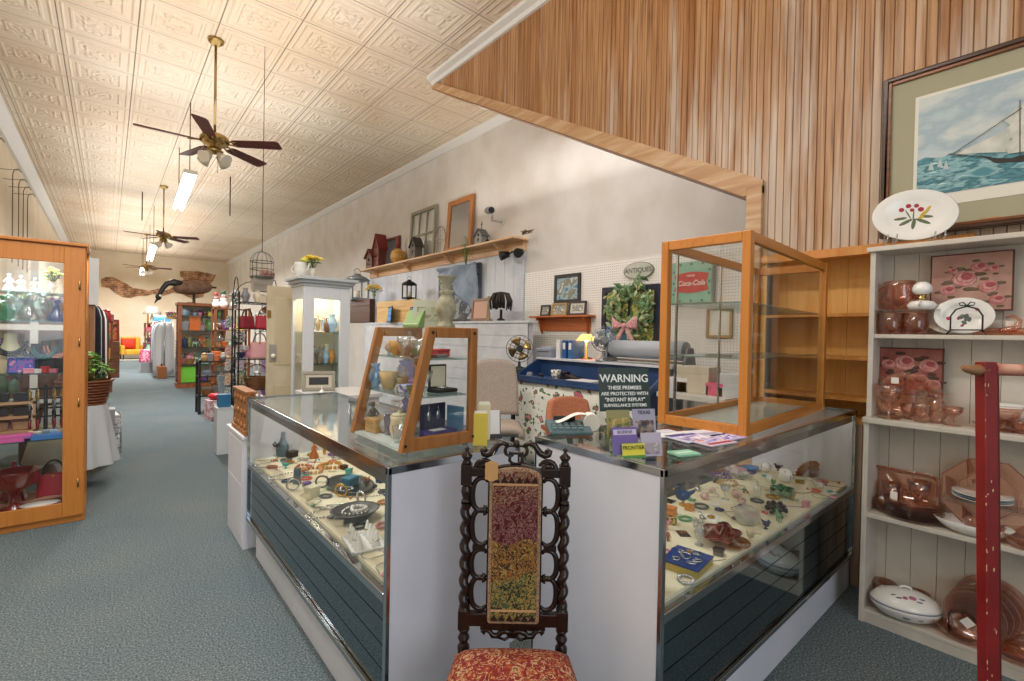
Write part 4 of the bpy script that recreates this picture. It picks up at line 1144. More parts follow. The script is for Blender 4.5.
def blooms(label, loc, h, spread, cols, vase_m=None, rz=0, seed=0, name='flower_arrangement', group=None):
    t = thing(name, label, 'flowers', loc, rz, group); q = random.Random(seed)
    vh = h * .45
    B().lathe([(r * vh * .9, z * vh) for r, z in PROF['urn']], n=14).build('vase', M_(vase_m or CHINA), t)
    st, lf = B(), B(); fl = [B() for _ in cols]
    for i in range(16):
        a = q.uniform(0, 2 * PI); e = q.uniform(.1, 1); p = Vector((spread * e * math.cos(a), spread * e * math.sin(a), h * (1 - .35 * e * e) * q.uniform(.85, 1)))
        st.tube([(0, 0, vh * .8), p * .55 + Vector((0, 0, vh * .4)), p], .003, 4)
        b = fl[i % len(cols)]; r = spread * q.uniform(.16, .24); b.sph(p, (r, r, r * .6), 8, 6)
        for k in range(5): b.sph(p + Vector((r * .8 * math.cos(k * 1.26), r * .8 * math.sin(k * 1.26), 0)), (r * .55, r * .55, r * .28), 6, 4)
        l = p * .8; lf.sph(l, (spread * .18, spread * .06, spread * .03), 6, 4)
    st.build('stem', mat('4f6b33', .7), t); lf.build('leaf', mat('57793a', .6), t)
    for b, c in zip(fl, cols): b.build('blossom', mat(c, .6), t)
    return t
def tray_of(label, loc, w, d, m, rz=0, name='jewelry_tray', bits=None, seed=0, h=.02, group=None, cat='tray', nb=14, bs=.012):
    t = thing(name, label, cat, loc, rz, group); q = random.Random(seed); m = M_(m)
    B().bx(-w / 2, w / 2, -d / 2, d / 2, 0, .004).bx(-w / 2, w / 2, -d / 2, -d / 2 + .006, 0, h).bx(-w / 2, w / 2, d / 2 - .006, d / 2, 0, h).bx(-w / 2, -w / 2 + .006, -d / 2, d / 2, 0, h).bx(w / 2 - .006, w / 2, -d / 2, d / 2, 0, h).build('tray_body', m, t)
    return t
def ring_piece(b, c, r, tr, up=(0, 0, 1), n=16):
    u = Vector(up).normalized(); a = u.orthogonal().normalized(); e = u.cross(a); c = Vector(c)
    return b.tube([c + (a * math.cos(2 * PI * i / n) + e * math.sin(2 * PI * i / n)) * r for i in range(n)], tr, 6, True)
def necklace(label, loc, r, bead, m, rz=0, sx=1.0, name='necklace', cat='necklace', chain=False, group=None, pend=None):
    t = thing(name, label, cat, loc, rz, group); b = B(); n = max(14, int(2 * PI * r / (bead * 2.1)))
    for i in range(n):
        a = 2 * PI * i / n; k = 1 + .12 * math.sin(3 * a + r * 90)
        b.sph((r * k * sx * math.cos(a), r * k * math.sin(a), bead), bead, 6, 5)
    b.build('bead_string', M_(m), t)
    if pend: B().sph((0, -r * 1.15, bead * 1.4), (bead * 2.6, bead * 3.2, bead * 1.3), 10, 8).build('pendant', M_(pend), t)
    return t
# ============================================================ ON AND IN THE COUNTERS
ZL, ZR, TL, TR = .576, .581, .966, 1.004
def L_(px, py): return on_z(px, py, ZL)
def R_(px, py): return on_z(px, py, ZR)
CAMRZ = math.radians(-40.5)

# --- warning sign in a clear brochure holder
t = thing('sign_holder', 'clear holder with dark green WARNING sign on the counter corner', 'sign', (1.325, .945, TR), math.radians(-27))
W2 = .096
tilt = Matrix.Rotation(math.radians(-9), 4, 'X')
b = B().bx(-W2, W2, 0, .003, 0, .285); b.xf(tilt); b.build('holder_back', CLEAR, t)
B().bx(-W2, W2, -.085, .02, 0, .003).build('holder_base', CLEAR, t)
for z, y in ((.004, -.075), (.055, -.04)):
    b = B().bx(-W2, W2, y, y + .002, z, z + .05); b.build('pocket', CLEAR, t)
B().bx(-W2, -W2 + .002, -.075, .0, .003, .06).build('holder_side', CLEAR, t); B().bx(W2 - .002, W2, -.075, .0, .003, .06).build('holder_side', CLEAR, t)
b = B().bx(-W2 + .002, W2 - .002, -.003, -.001, .138, .283); b.xf(tilt); b.build('sign_card', mat('22352f', .4, h2='1c2c28', sc=6), t)
WHT = mat('e8ece8', .6)
for s_, z, sz in (('WARNING', .247, .037), ('THESE PREMISES', .216, .0175), ('ARE PROTECTED WITH', .196, .0165), ('"INSTANT REPLAY"', .176, .0175), ('SURVEILLANCE SYSTEMS', .157, .0145)):
    lettering(s_, sz, WHT, t, tilt @ Vector((0, -.0038, z)), (PI / 2 - math.radians(9), 0, 0))
HOLD = t.location.copy(); HR = math.radians(-27)
def in_holder(x, y, z): return HOLD + Matrix.Rotation(HR, 3, 'Z') @ Vector((x, y, z))
def brochure(label, x, y, z, w, h, col, bands, words=()):
    t = thing('brochure', label, 'brochure', in_holder(x, y, z), HR); t.rotation_euler = (math.radians(-11), 0, HR)
    B().bx(-w / 2, w / 2, 0, .003, 0, h).build('cover', M_(col), t)
    for nm, c, x0, x1, z0, z1 in bands: B().bx(x0 * w / 2, x1 * w / 2, -.0008, .0002, z0 * h, z1 * h).build(nm, M_(c), t)
    for wd, z_, sz, c in words: lettering(wd, sz, mat(c, .6), t, (0, -.0012, z_ * h), (PI / 2, 0, 0), depth=.0003)
brochure('olive brochure in the upper pocket of the sign holder', -.045, -.030, .06, .082, .088, '8d8a58', [('photo', blot(['5d6a3c', '9a8a4a', 'b8a870'], 40), -.9, .9, .1, .7)])
brochure('grey magazine with a dark horse picture in the sign holder', .048, -.032, .052, .082, .098, 'a09db4', [('photo', blot(['35303c', '5d4c48', '8d7a70', 'b0a8b4'], 30), -.8, .8, .08, .62)], [('TEXAS', .88, .016, '2d2a3a')])
brochure('purple brochure in the lower pocket of the sign holder', -.038, -.064, .012, .088, .085, '6d5aa0', [('heading_band', 'c9c2d8', -.9, .9, .72, .92)], [('BOERNE', .82, .014, '4a3a78')])
brochure('bright yellow frontier brochure lowest in the sign holder', -.018, -.081, .004, .078, .045, 'd8cf3a', [('foot_band', '4d8a3c', -1, 1, 0, .18)], [('FRONTIER', .7, .0165, '3a3410')])
brochure('pale lilac brochure beside the yellow one in the sign holder', .052, -.070, .004, .072, .075, 'b4adc0', [('photo', blot(['8a7a8a', 'a89aa0', 'c8bfc8'], 30), -.8, .8, .1, .55)])

# --- adding machine with a paper roll
p = on_z(572, 431, TR)
t = thing('adding_machine', 'grey teal adding machine with a white paper roll on the counter', 'adding machine', p, math.radians(-38))
b = B().prism([(-.09, 0), (.10, 0), (.10, .030), (.06, .036), (-.09, .014)], -.10, .07, 'yz'); b.build('body', mat('4a646c', .4), t, .006)
b = B(); 
for i in range(5):
    for j in range(3): b.box((-.08 + i * .026, -.062 + j * .026, .022 + j * .0045), (.018, .018, .008))
pieces(b, 'key', mat('6f858a', .5), t)
B().cyl((.078, -.02, .038), (.078, .045, .038), .034, n=22).build('paper_roll', PAPER, t)
B().sheet(lambda u, v: (.065 - .13 * v, -.01 + .055 * u, .044 + .010 * math.sin(v * 5.0) + .022 * (1 - v)), 2, 14, th=.001).build('paper_strip', PAPER, t)
B().bx(-.07, .02, .045, .06, .036, .052).build('display', BLACK, t)

# --- magazines and sheets on the counter before the showcase
def sheets(label, px, py, rz, w, d, m, h=.004, name='magazine', cat='magazine', bands=()):
    p = on_z(px, py, TR); t = thing(name, label, cat, p, rz)
    B().bx(-w / 2, w / 2, -d / 2, d / 2, 0, h).build('cover', M_(m), t)
    for nm, c, x0, x1, y0, y1 in bands: B().bx(x0 * w / 2, x1 * w / 2, y0 * d / 2, y1 * d / 2, h - .0005, h + .0006).build(nm, M_(c), t)
sheets('white price list beside the big showcase post', 664, 434, math.radians(-15), .15, .11, 'e4e4ea', bands=[('text_band', 'b9b9cc', -.8, .8, .5, .7), ('text_band', 'c4c4d4', -.8, .8, 0, .2)], name='price_list', cat='paper')
sheets('lilac magazine lying under the front edge of the showcase', 690, 438, math.radians(-12), .16, .12, 'cfcbe0', bands=[('title_band', '5a4a9a', -.9, .9, .45, .8), ('photo', blot(['8a7aa8', 'c8b8d0', 'e8e0ea'], 25), -.8, .8, -.8, .3)])
sheets('magazine with a red and violet cover nearest the counter edge', 713, 442, math.radians(-10), .15, .10, 'd8c8d8', bands=[('title_band', 'a83a4a', -.9, .9, -.8, -.4), ('photo', blot(['5a4ab0', 'b0a8d8', 'e0c8cc', 'c86a6a'], 22), -.9, .9, -.2, .8)])
sheets('white newsletter fanned out beside the lilac magazine', 703, 434, math.radians(-18), .17, .12, 'e2dfe6', h=.003, bands=[('text_band', 'a8a4c0', -.8, .8, -.6, .1)])
sheets('violet and white leaflet at the counter edge under the showcase', 728, 437, math.radians(-8), .12, .09, 'c0b4dc', h=.003, bands=[('photo', blot(['6a5ab0', 'd8d0e8', 'a090cc'], 30), -.8, .8, -.7, .6)])
sheets('pale green card of buttons lying on the glass counter', 684, 454, math.radians(-20), .09, .06, '8fc4a8', h=.006, name='button_card', cat='card', bands=[('button_row', 'd4ece0', -.7, .7, -.2, .2)])

# --- yellow folders beside the tabletop case
for k, (lab, c, px, py, w, h) in enumerate((('yellow folder standing against the back of the tabletop case', 'd6c04a', 480, 446, .055, .125), ('cream envelope standing behind the yellow folder', 'e2dab4', 484, 440, .05, .145))):
    p = on_z(px, py, TL); t = thing(('folder', 'envelope')[k], lab, ('folder', 'envelope')[k], p, math.radians(-35 + 10 * k))
    B().bx(-w / 2, w / 2, 0, .012, 0, h).build('cover', M_(c), t, .002); B().bx(-w / 2 + .004, w / 2 - .004, .002, .010, h - .002, h + .008).build('sheets', PAPER, t)
p = on_z(494, 437, TL); t = thing('card_stand', 'small black card stand beside the yellow folder', 'stand', p, math.radians(-30))
B().bx(-.035, .03, -.025, .03, 0, .008).build('base', BLACK, t, .002); b = B().bx(-.03, .028, 0, .006, .006, .095); b.xf(Matrix.Rotation(-.2, 4, 'X')); b.build('back', BLACK, t)
b = B().bx(-.026, .024, -.003, .0, .012, .11); b.xf(Matrix.Rotation(-.2, 4, 'X')); b.build('card', mat('dcdcdc', .7), t)

# ================= inside the long jewelry counter
bust('blue grey necklace stand with dark beads far along the jewelry case', L_(281, 456), .155, '5f7683', '2b3036', math.radians(-70))
carton('small cream ring box on the deck of the jewelry case', L_(312, 497), (.055, .05, .055), 'd9d4b4', math.radians(20), bev=.002, name='ring_box')
figurine('orange brown pottery figure in the jewelry case', L_(314, 458), .11, 'b0622a', 'c07a3a', 'lady', 0)
t = solo(B().prism([(-.02, 0), (.02, 0), (.012, .085), (-.012, .085)], -.012, .012, 'xz'), 'display_stand', mat('51656e', .5), 'dark slate display wedge among the silver chains', 'stand', L_(297, 484), math.radians(-60), bev=.003)
# beads heaped on a cloth
necklace('amber and violet bead necklace lying in the jewelry case', L_(312, 472), .055, .010, blot(['7a4a6a', 'c08a4a', 'd8b48a', '8a2a3a'], 60))
necklace('amber glass bead necklace behind the big silver dish', L_(331, 467), .06, .011, mat('c08a3a', .25, coat=.4))
necklace('coral bead necklace at the front of the jewelry case', L_(303, 468), .04, .008, mat('b8683a', .4))
for k, (px, py, r, lab) in enumerate(((275, 465, .07, 'fine silver chain lying nearest the necklace stand'), (288, 477, .06, 'tangled silver chain before the dark wedge'), (266, 459, .05, 'thin silver bracelet at the far corner of the deck'), (326, 514, .055, 'heavy silver chain beside the silver bowl'), (372, 494, .05, 'silver chain behind the ring cones near the white end'))):
    necklace(lab, L_(px, py), r, .0045 + .001 * (k % 2), SILVER, sx=1.4, pend=DARKSILVER if k % 2 else None)
p = L_(350, 487)
lathe_thing('platter', 'platter', 'big dark oval silver platter carrying a teal box', p, [(0, .006), (.10, .006), (.135, .018), (.14, .022), (.13, .020), (.09, .010), (0, .010)], DARKSILVER, n=30, sx=1.25, sy=.8, rz=PI / 2)
b = B()
carton('teal jewelry box on the big silver platter', (p.x, p.y, p.z + .011), (.075, .055, .045), mat('2f6f86', .35), math.radians(30), lid=mat('387f98', .3), name='jewelry_box')
necklace('silver bead bracelet on the big platter rim', (p.x - .05, p.y - .075, p.z + .013), .03, .006, SILVER)
p = L_(355, 519)
lathe_thing('bowl', 'bowl', 'dark rimmed silver bowl heaped with chains', p, [(.0, 0), (.05, 0), (.085, .04), (.092, .045), (.084, .044), (.05, .012), (0, .01)], DARKSILVER, n=28, sx=1.15)
necklace('bright silver chain heaped in the dark rimmed bowl', (p.x, p.y, p.z + .030), .05, .008, SILVER)
necklace('white pearl strand in the dark rimmed bowl', (p.x + .01, p.y - .01, p.z + .040), .03, .008, mat('e6e4de', .25, coat=.5))
for k, (px, py, w) in enumerate(((335, 511, .16), (329, 508, .14), (343, 505, .15))):
    b = B().tube([(-w / 2, 0, .004), (0, 0, .006), (w * .3, 0, .008)], [.004, .003, .004], 6); b.sph((w * .42, 0, .009), (.026, .012, .005))
    solo(b, 'spoon', SILVER, ('silver spoon nearest the glass in the jewelry case', 'silver spoon lying in the middle of three', 'silver spoon nearest the dark bowl')[k], 'spoon', L_(px, py), math.radians(-50 + 14 * k), 'silver spoons in the jewelry case')
for k, (px, py) in enumerate(((372, 487), (383, 492))):
    lathe_thing('brooch', 'brooch', ('black oval brooch near the silver platter', 'black oval brooch closest to the white end panel')[k], L_(px, py), [(0, 0), (.024, 0), (.026, .005), (.018, .010), (0, .012)], mat('1b2024', .2, coat=.6), n=18, sx=1.3, rz=.7)
# white ring cones on a white tray
p = L_(364, 543)
RZ = math.radians(-8)
tray_of('white tray holding the ring cones near the white end panel', p, .13, .175, 'e4e4e2', RZ, name='ring_tray', h=.010)
Mz = Matrix.Rotation(RZ, 3, 'Z')
rc0 = None
names = ('tallest white ring cone at the tray corner', 'second white ring cone along the tray edge', 'third white ring cone along the tray edge', 'white ring cone nearest the end panel', 'rear white ring cone with a gold ring', 'rear white ring cone beside the gold ring', 'rear white ring cone third in its row', 'rear white ring cone nearest the end panel')
for k in range(8):
    i, j = k % 4, k // 4
    q = p + Mz @ Vector((-.035 + j * .065, .062 - i * .040, .005))
    t = thing('ring_cone', names[k], 'ring holder', q, RZ)
    B().lathe([(.017, 0), (.017, .004), (.012, .02), (.006, .048), (.003, .056), (0, .058)], n=14).build('cone', mat('eae9e6', .5), t)
    if k in (0, 2, 4, 7): ring_piece(B(), (0, 0, .024), .0115, .002).build('ring', GOLD if k == 4 else SILVER, t)
for k, (px, py) in enumerate(((361, 505), (341, 497), (322, 488), (293, 491))):
    b = ring_piece(B(), (0, 0, .022), .03, .005, (1, .3, .1), 22)
    solo(b, 'bangle', (SILVER, GOLD, DARKSILVER, SILVER)[k], ('silver bangle standing on edge by the bowl', 'gold bangle standing on edge before the platter', 'dark silver bangle near the cream ring box', 'silver bangle near the dark wedge')[k], 'bangle', L_(px, py) + Vector((0, 0, .012)), .4 * k)
lz('goblet', 'small white figurine cup at the back of the jewelry case', L_(318, 449), .085, mat('e8e6e0', .4), 'egg_cup', 'cup')
lz('candlestick', 'small white candlestick behind the jewelry case glass', L_(303, 447), .11, CHINA)
carton('dark jewel casket beside the necklace stand', L_(292, 457), (.06, .045, .04), '3d3330', .4, name='jewelry_box', lid='4a3c34')
for k, (px, py) in enumerate(((346, 477), (334, 480), (325, 477), (361, 478))):
    lathe_thing('earring_card', 'earrings', ('clear stone earrings behind the teal box', 'white stone earrings at the platter side', 'pearl earrings beside the amber beads', 'crystal earrings near the black brooches')[k], L_(px, py), [(0, 0), (.016, 0), (.016, .008), (.008, .016), (0, .018)], FROST if k % 2 else CHINA, n=8)

# ================= inside the counter by the bookcase
p = R_(687, 566)
t = thing('ring_tray', 'blue velvet tray of rings in the near corner of the glass counter', 'tray', p, math.radians(8))
B().bx(-.075, .075, -.065, .065, 0, .026).build('tray_body', mat('b7a04a', .4), t, .002); B().bx(-.077, .077, -.067, .067, .026, .032).build('velvet', mat('16357a', .8), t, .002)
PP = p; TRZ = math.radians(8); TM = Matrix.Rotation(TRZ, 3, 'Z')
for k, (x, y, r) in enumerate(((-.04, -.03, .016), (-.01, -.042, .013), (-.045, .02, .011), (.0, .005, .017), (.02, .03, .010), (.045, .01, .010), (.04, -.02, .012))):
    t = thing('ring', ('silver hoop ring at the tray front', 'thin silver ring beside the front hoop', 'small ring at the tray back corner', 'large silver ring at the tray middle', 'small ring with a pale stone at the tray back', 'gold ring at the tray far side', 'silver ring at the tray side with a dark stone')[k], 'ring', PP + TM @ Vector((x, y, .0325)), k)
    ring_piece(B(), (0, 0, .003), r, .0022, (.2, .1, 1)).build('band', GOLD if k == 5 else SILVER, t); B().sph((r, 0, .006), .005).build('stone', CRYS if k != 6 else IRON, t)
def leafdish(label, loc, r, m, rz):
    def f(u, v):
        a = 2 * PI * u; k = r * v * (1 + .18 * math.cos(5 * a)) * (1.35 if True else 1)
        return (k * math.cos(a) * 1.25, k * math.sin(a) * .8, .006 + .035 * v ** 2.5)
    b = B().sheet(f, 40, 8, th=-.005); return solo(b, 'leaf_dish', m, label, 'dish', loc, rz)
leafdish('dark red glass leaf dish at the front of the glass counter', R_(721, 541), .058, mat('7a2420', .15, h2='5a1614', sc=20, coat=.6), .3)
figurine('clear glass swan beside the red leaf dish', R_(699, 545), .085, FROST, FROST, 'bird', .6, 'glass_swan')
figurine('clear glass bird standing behind the glass swan', R_(697, 532), .07, CRYS, CRYS, 'bird', .2, 'glass_bird')
figurine('deep blue pottery bird behind the blue ring tray', R_(683, 505), .10, mat('1d4a7a', .3), mat('c89a3a', .4), 'bird', -.4, 'pottery_bird')
carton('yellow and black match box at the end glass', R_(669, 523), (.04, .06, .03), blot(['c8a030', '2a2a2a', 'd8c060'], 60), .3, name='match_box')
carton('small orange box behind the yellow match box', R_(670, 514), (.04, .05, .035), 'c87a30', .1)
solo(B().tube([(-.05, 0, .006), (-.02, .004, .014), (.03, 0, .012), (.06, -.003, .004)], [.010, .014, .012, .006], 8), 'hair_clip', SILVER, 'long engraved silver hair clip in the glass counter', 'hair clip', R_(698, 489), .5)
solo(B().tube([(-.04, 0, .006), (0, .004, .016), (.05, 0, .006)], [.008, .012, .006], 8), 'letter_opener', DARKSILVER, 'dark silver letter opener behind the pink stones', 'letter opener', R_(716, 481), .2)
for k, (px, py, r, c, lab) in enumerate(((705, 499, .022, 'c49a8a', 'rose pink stone nearest the blue bird'), (736, 497, .026, 'b88a80', 'larger pink mineral stone on the deck'), (742, 503, .018, 'a87a78', 'small pink stone before the larger one'), (712, 492, .018, 'd0b0a0', 'pale pink stone by the hair clip'))):
    b = B().sph((0, 0, r * .7), (r * 1.2, r, r * .8), 9, 6); 
    for i, v in enumerate(b.v): b.v[i] = v * (1 + .10 * noise.noise(v * 60 + Vector((k, 0, 0))))
    solo(b, 'mineral_stone', mat(c, .3, h2='e0c8bc', sc=50), lab, 'stone', R_(px, py), k)
t = thing('brooch', 'gold flower brooch on a white card in the glass counter', 'brooch', R_(711, 518), .3)
B().bx(-.045, .045, -.03, .03, 0, .002).build('card', PAPER, t); b = B()
for i in range(6): b.sph((.016 * math.cos(i * 1.05), .012 * math.sin(i * 1.05), .006), (.009, .007, .004), 7, 5)
b.sph((0, 0, .008), .006); b.build('gold_flower', GOLD, t)
lathe_thing('paperweight', 'paperweight', 'etched clear glass oval paperweight in mid counter', R_(747, 523), [(0, 0), (.035, 0), (.052, .03), (.045, .06), (.02, .075), (0, .078)], FROST, n=20, sx=1.2)
lathe_thing('glass_dome', 'ornament', 'round clear glass ball near the folding fan', R_(819, 488), [(.0, 0), (.018, .002), (.03, .02), (.03, .036), (.018, .05), (0, .054)], CRYS, n=16)
t = thing('flower_corsage', 'black beaded flower spray in the glass counter', 'ornament', R_(776, 513), .3); b = B()
q = random.Random(3)
for i in range(46):
    a = q.uniform(0, 6.28); e = q.uniform(.1, 1); b.sph((.07 * e * math.cos(a), .045 * e * math.sin(a), .012 + .022 * q.random()), (q.uniform(.009, .015), q.uniform(.007, .012), .008), 7, 5)
b.build('black_petal', mat('17181a', .4), t); B().tube([(-.07, -.03, .006), (-.02, -.02, .008), (.05, .02, .006)], .004, 6).build('stem', IRON, t)
leafdish('green glass shell dish behind the black flower spray', R_(783, 496), .042, glass('7ac090', .2, body=.5, bh='5aa878'), .5)
for k, (px, py) in enumerate(((772, 494), (792, 500))): figurine(('tiny green turtle ornament by the shell dish', 'tiny gold turtle ornament beside the green dish')[k], R_(px, py), .035, ('4a7a4a', 'a08a3a')[k], None, 'animal', k, 'turtle_ornament', 'ornament')
t = thing('folding_fan', 'open red and gold folding fan standing in the glass counter', 'fan', R_(812, 478), math.radians(-28))
n = 26; Rf = .125
def fanpt(i, r): 
    a = PI * .06 + (PI * .88) * i / n; return (r * math.cos(a), .006 * (-1) ** i, r * math.sin(a) * .80 + .002)
b = B(); b.add([fanpt(i, r) for i in range(n + 1) for r in (Rf * .5, Rf)], [(2 * i, 2 * i + 1, 2 * i + 3, 2 * i + 2) for i in range(n)]); b.build('fan_leaf', mat('8d2a2c', .7, h2='a8843a', sc=45), t)
b = B()
for i in range(n + 1):
    p0, p1 = fanpt(i, .008), fanpt(i, Rf * .98); b.beam(p0, p1, .003, .002)
b.build('rib', mat('5c1f1c', .5), t); B().sph((0, -.004, .004), .006).build('pivot', GOLD, t)
for k, (px, py, r, lab) in enumerate(((766, 466, .03, 'white owl ornament with black spots behind the folding fan'), (785, 476, .042, 'white spotted bowl shaped owl before the folding fan'))):
    t = thing('owl_ornament', lab, 'ornament', R_(px, py + 6), -.6)
    B().sph((0, 0, r * .95), (r, r, r * .95), 14, 10).build('body', CHINA, t); b = B(); q = random.Random(k)
    for i in range(14):
        a = q.uniform(0, 6.28); e = q.uniform(-.2, .9); c = math.sqrt(1 - e * e); b.sph((r * c * math.cos(a), r * c * math.sin(a), r * .95 * (1 + e)), r * .09, 6, 4)
    b.build('spot', IRON, t)
solo(B().sph((0, 0, .022), (.016, .016, .022)), 'china_egg', CHINA, 'small white china egg in front of the spotted owl', 'egg', R_(769, 482))
lathe_thing('dish', 'dish', 'blue glazed dish beside the spotted owl', R_(750, 470), [(0, 0), (.03, 0), (.05, .018), (.046, .018), (.02, .006), (0, .006)], mat('3a7ab8', .2), n=22, sx=1.3)
leafdish('shimmering shell dish in the glass counter', R_(737, 476), .05, blot(['c8b8a0', '8aa0a0', 'd8d0c0', 'a890a0'], 14, .2, bump=1), .8)
for k, (px, py, c) in enumerate(((716, 470, 'a8703a'), (722, 477, '6a4a8a'), (731, 465, 'c8a070'), (728, 484, 'b89a60'))):
    necklace(('brown bead necklace near the back glass', 'violet bead necklace by the shell dish', 'sand coloured bead necklace at the back', 'tan bead necklace before the shell dish')[k], R_(px, py), .045, .008, mat(c, .35), k, 1.2)
lathe_thing('soap_dish', 'dish', 'cream oval dish before the folding fan', R_(799, 490), [(0, 0), (.04, 0), (.06, .012), (.058, .014), (.03, .006), (0, .006)], mat('e2d8bc', .4), n=22, sx=1.4, rz=.2)
lathe_thing('dish', 'dish', 'amber glass dish near the counter front', R_(737, 545), [(0, 0), (.03, 0), (.05, .012), (.046, .012), (0, .004)], glass('e8c070', .2, body=.3, bh='d8a850'), n=22, sx=1.4, rz=.4)
for k, (px, py) in enumerate(((765, 523), (757, 532), (715, 505), (755, 485))):
    carton(('white earring card at the counter front', 'cream earring card beside the white one', 'white price card behind the gold brooch', 'white price card by the blue dish')[k], R_(px, py), (.05, .035, .006), ('e4e0d4', 'e0d4b8', 'e8e6e0', 'dcd8d0')[k], .3 * k, 'earring_card', 'card', bev=.001)
lz('goblet', 'clear etched glass cup behind the pink stones', R_(725, 499), .07, FROST, 'glass_cup', 'cup')
lz('bottle', 'clear perfume bottle in mid counter', R_(757, 497), .085, CRYS, 'perfume_bottle', 'bottle', 1.2)
# on the lower floor behind the smoked doors the photograph only shows reflections

# ================= inside the tabletop case (levels .988, 1.163, 1.298)
Y0c, X0c = 1.452, .755
def sc(dx, dy, lv): return Vector((X0c + dx, Y0c + dy, (.989, .968 + .196, .968 + .331)[lv]))
pitcher('cream teapot on the floor of the tabletop case', sc(.09, .19, 0), .085, mat('d8d0b0', .3), rz=-1.8, name='teapot', lid=True)
carton('small wooden box in the tabletop case far corner', sc(.09, .36, 0), (.09, .07, .055), wood('b08850', 'c8a066', 'x', 12), .2)
t = thing('jewelry_box', 'navy lined open jewelry box with earrings in the tabletop case', 'jewelry box', sc(.21, .10, 0), .15)
B().bx(-.06, .06, -.04, .04, 0, .035).build('box_body', mat('3a2a78', .6), t, .002); b = B().bx(-.06, .06, .03, .04, .035, .13); b.build('lid', mat('16183a', .6), t, .002)
b = B()
for x in (-.025, .02): b.sph((x, .027, .085), (.010, .004, .020)).cyl((x, .027, .10), (x, .029, .125), .002)
b.build('earring', SILVER, t); B().bx(-.04, .02, -.02, .01, .035, .037).build('card', PAPER, t)
solo(B().bx(0, .012, -.03, .05, 0, .12), 'book', mat('5a86a8', .5), 'light blue booklet standing in the tabletop case', 'book', sc(.275, .08, 0), .2)
lz('candlestick', 'clear glass candlestick in the tabletop case', sc(.13, .29, 0), .13, CRYS)
lz('decanter', 'clear glass decanter beside the cream teapot', sc(.17, .24, 0), .14, CRYS)
lz('tumbler', 'blue and white glass tumbler in the tabletop case', sc(.10, .27, 0), .075, glass('a8c8e0', .2, body=.3, bh='88a8d0'))
figurine('dark metal figure in the far corner of the tabletop case', sc(.08, .40, 0), .12, mat('4a4440', .4), None, 'lady')
t = thing('watch_case', 'open black watch case with a cream lining in the tabletop case', 'watch case', sc(.235, .12, 1), .1)
B().bx(-.05, .05, -.035, .03, 0, .014).build('case_base', IRON, t, .002); b = B().bx(-.042, .042, .028, .036, .012, .105); b.build('lid', IRON, t, .002); B().bx(-.034, .034, .025, .029, .02, .098).build('lining', mat('d8cfb4', .7), t)
ring_piece(B(), (0, 0, .018), .020, .004).build('watch', SILVER, t)
for k, (dx, dy, lab) in enumerate(((.13, .10, 'black pocket knife nearest the end of the glass shelf'), (.17, .08, 'brown pocket knife on the upper glass shelf'), (.22, .10, 'grey pocket knife at the back of the upper shelf'), (.16, .14, 'horn handled knife behind the others on the upper shelf'))):
    solo(B().bx(-.045, .045, -.008, .008, 0, .012), 'pocket_knife', mat(('1c1c20', '5a3a28', '5d6068', 'a08858')[k], .35), lab, 'knife', sc(dx, dy, 2), .35 * k, bev=.004)
carton('red topped small box at the back of the upper shelf', sc(.255, .17, 2), (.06, .05, .03), 'b03a3a', .1)
carton('green striped tin on the upper shelf', sc(.23, .27, 2), (.07, .05, .055), '5d7a50', .1, 'tin', 'tin')
for k, (dx, dy, lv, h, c, lab) in enumerate(((.10, .30, 1, .07, 'c0a06a', 'amber cup on the middle shelf far end'), (.13, .24, 1, .05, '8a7a5a', 'brown pottery cup on the middle shelf'), (.12, .36, 1, .065, 'c8b8a0', 'cream jug like cup on the middle shelf'), (.14, .32, 2, .06, 'c89a5a', 'honey coloured cup on the upper shelf'), (.14, .24, 2, .06, 'a88a70', 'tan cup on the upper shelf'), (.15, .38, 2, .06, 'b8c0c8', 'grey cup at the far end of the upper shelf'))):
    cup(lab, sc(dx, dy, lv), h, mat(c, .3), k)
carton('blue and white cigarette tin on the middle shelf', sc(.12, .18, 1), (.06, .045, .03), blot(['4a6ab0', 'c8d0e8', '8aa0d0'], 40), .3, 'tin', 'tin')
carton('lilac trinket box on the middle shelf', sc(.17, .22, 1), (.055, .05, .045), 'a08ac0', .5, 'trinket_box')
figurine('small cream angel figure on the middle shelf', sc(.18, .33, 1), .09, mat('e0d8c8', .5), None, 'lady')
lz('bowl', 'tiny green glass bowl on the middle shelf', sc(.10, .12, 1), .03, glass('8ac0a0', .2, body=.4, bh='6ab08a'))

for k, (kd, dx, dy, lv, h, m, lab) in enumerate((('goblet', .12, .06, 1, .09, CRYS, 'crystal wine glass nearest the end on the middle shelf'), ('vase', .07, .36, 1, .10, glass('b8d4ee', .25, body=.25, bh='90b8e0'), 'ice blue glass vase at the far end of the middle shelf'), ('goblet', .11, .09, 2, .07, CRYS, 'crystal sherry glass on the upper shelf'), ('bottle', .21, .34, 2, .10, CRYS, 'clear scent bottle at the back of the upper shelf'), ('decanter', .19, .33, 0, .14, glass('a8c0e8', .25, body=.3, bh='7a9ad8'), 'blue glass decanter at the back of the case floor'), ('tumbler', .06, .13, 0, .06, CRYS, 'clear tumbler at the front of the case floor'), ('jar', .22, .38, 1, .12, glass('c8d4f0', .25, body=.3, bh='98a8e0'), 'lavender glass jar at the back of the middle shelf'), ('bowl', .14, .42, 1, .05, CRYS, 'clear glass bowl in the far corner of the middle shelf'), ('ginger', .10, .32, 0, .07, mat('b0b8c0', .3), 'grey china pot beside the cream teapot'), ('goblet', .11, .20, 2, .075, CRYS, 'crystal cordial glass in the middle of the upper shelf'))): lz(kd, lab, sc(dx, dy, lv), h, m)

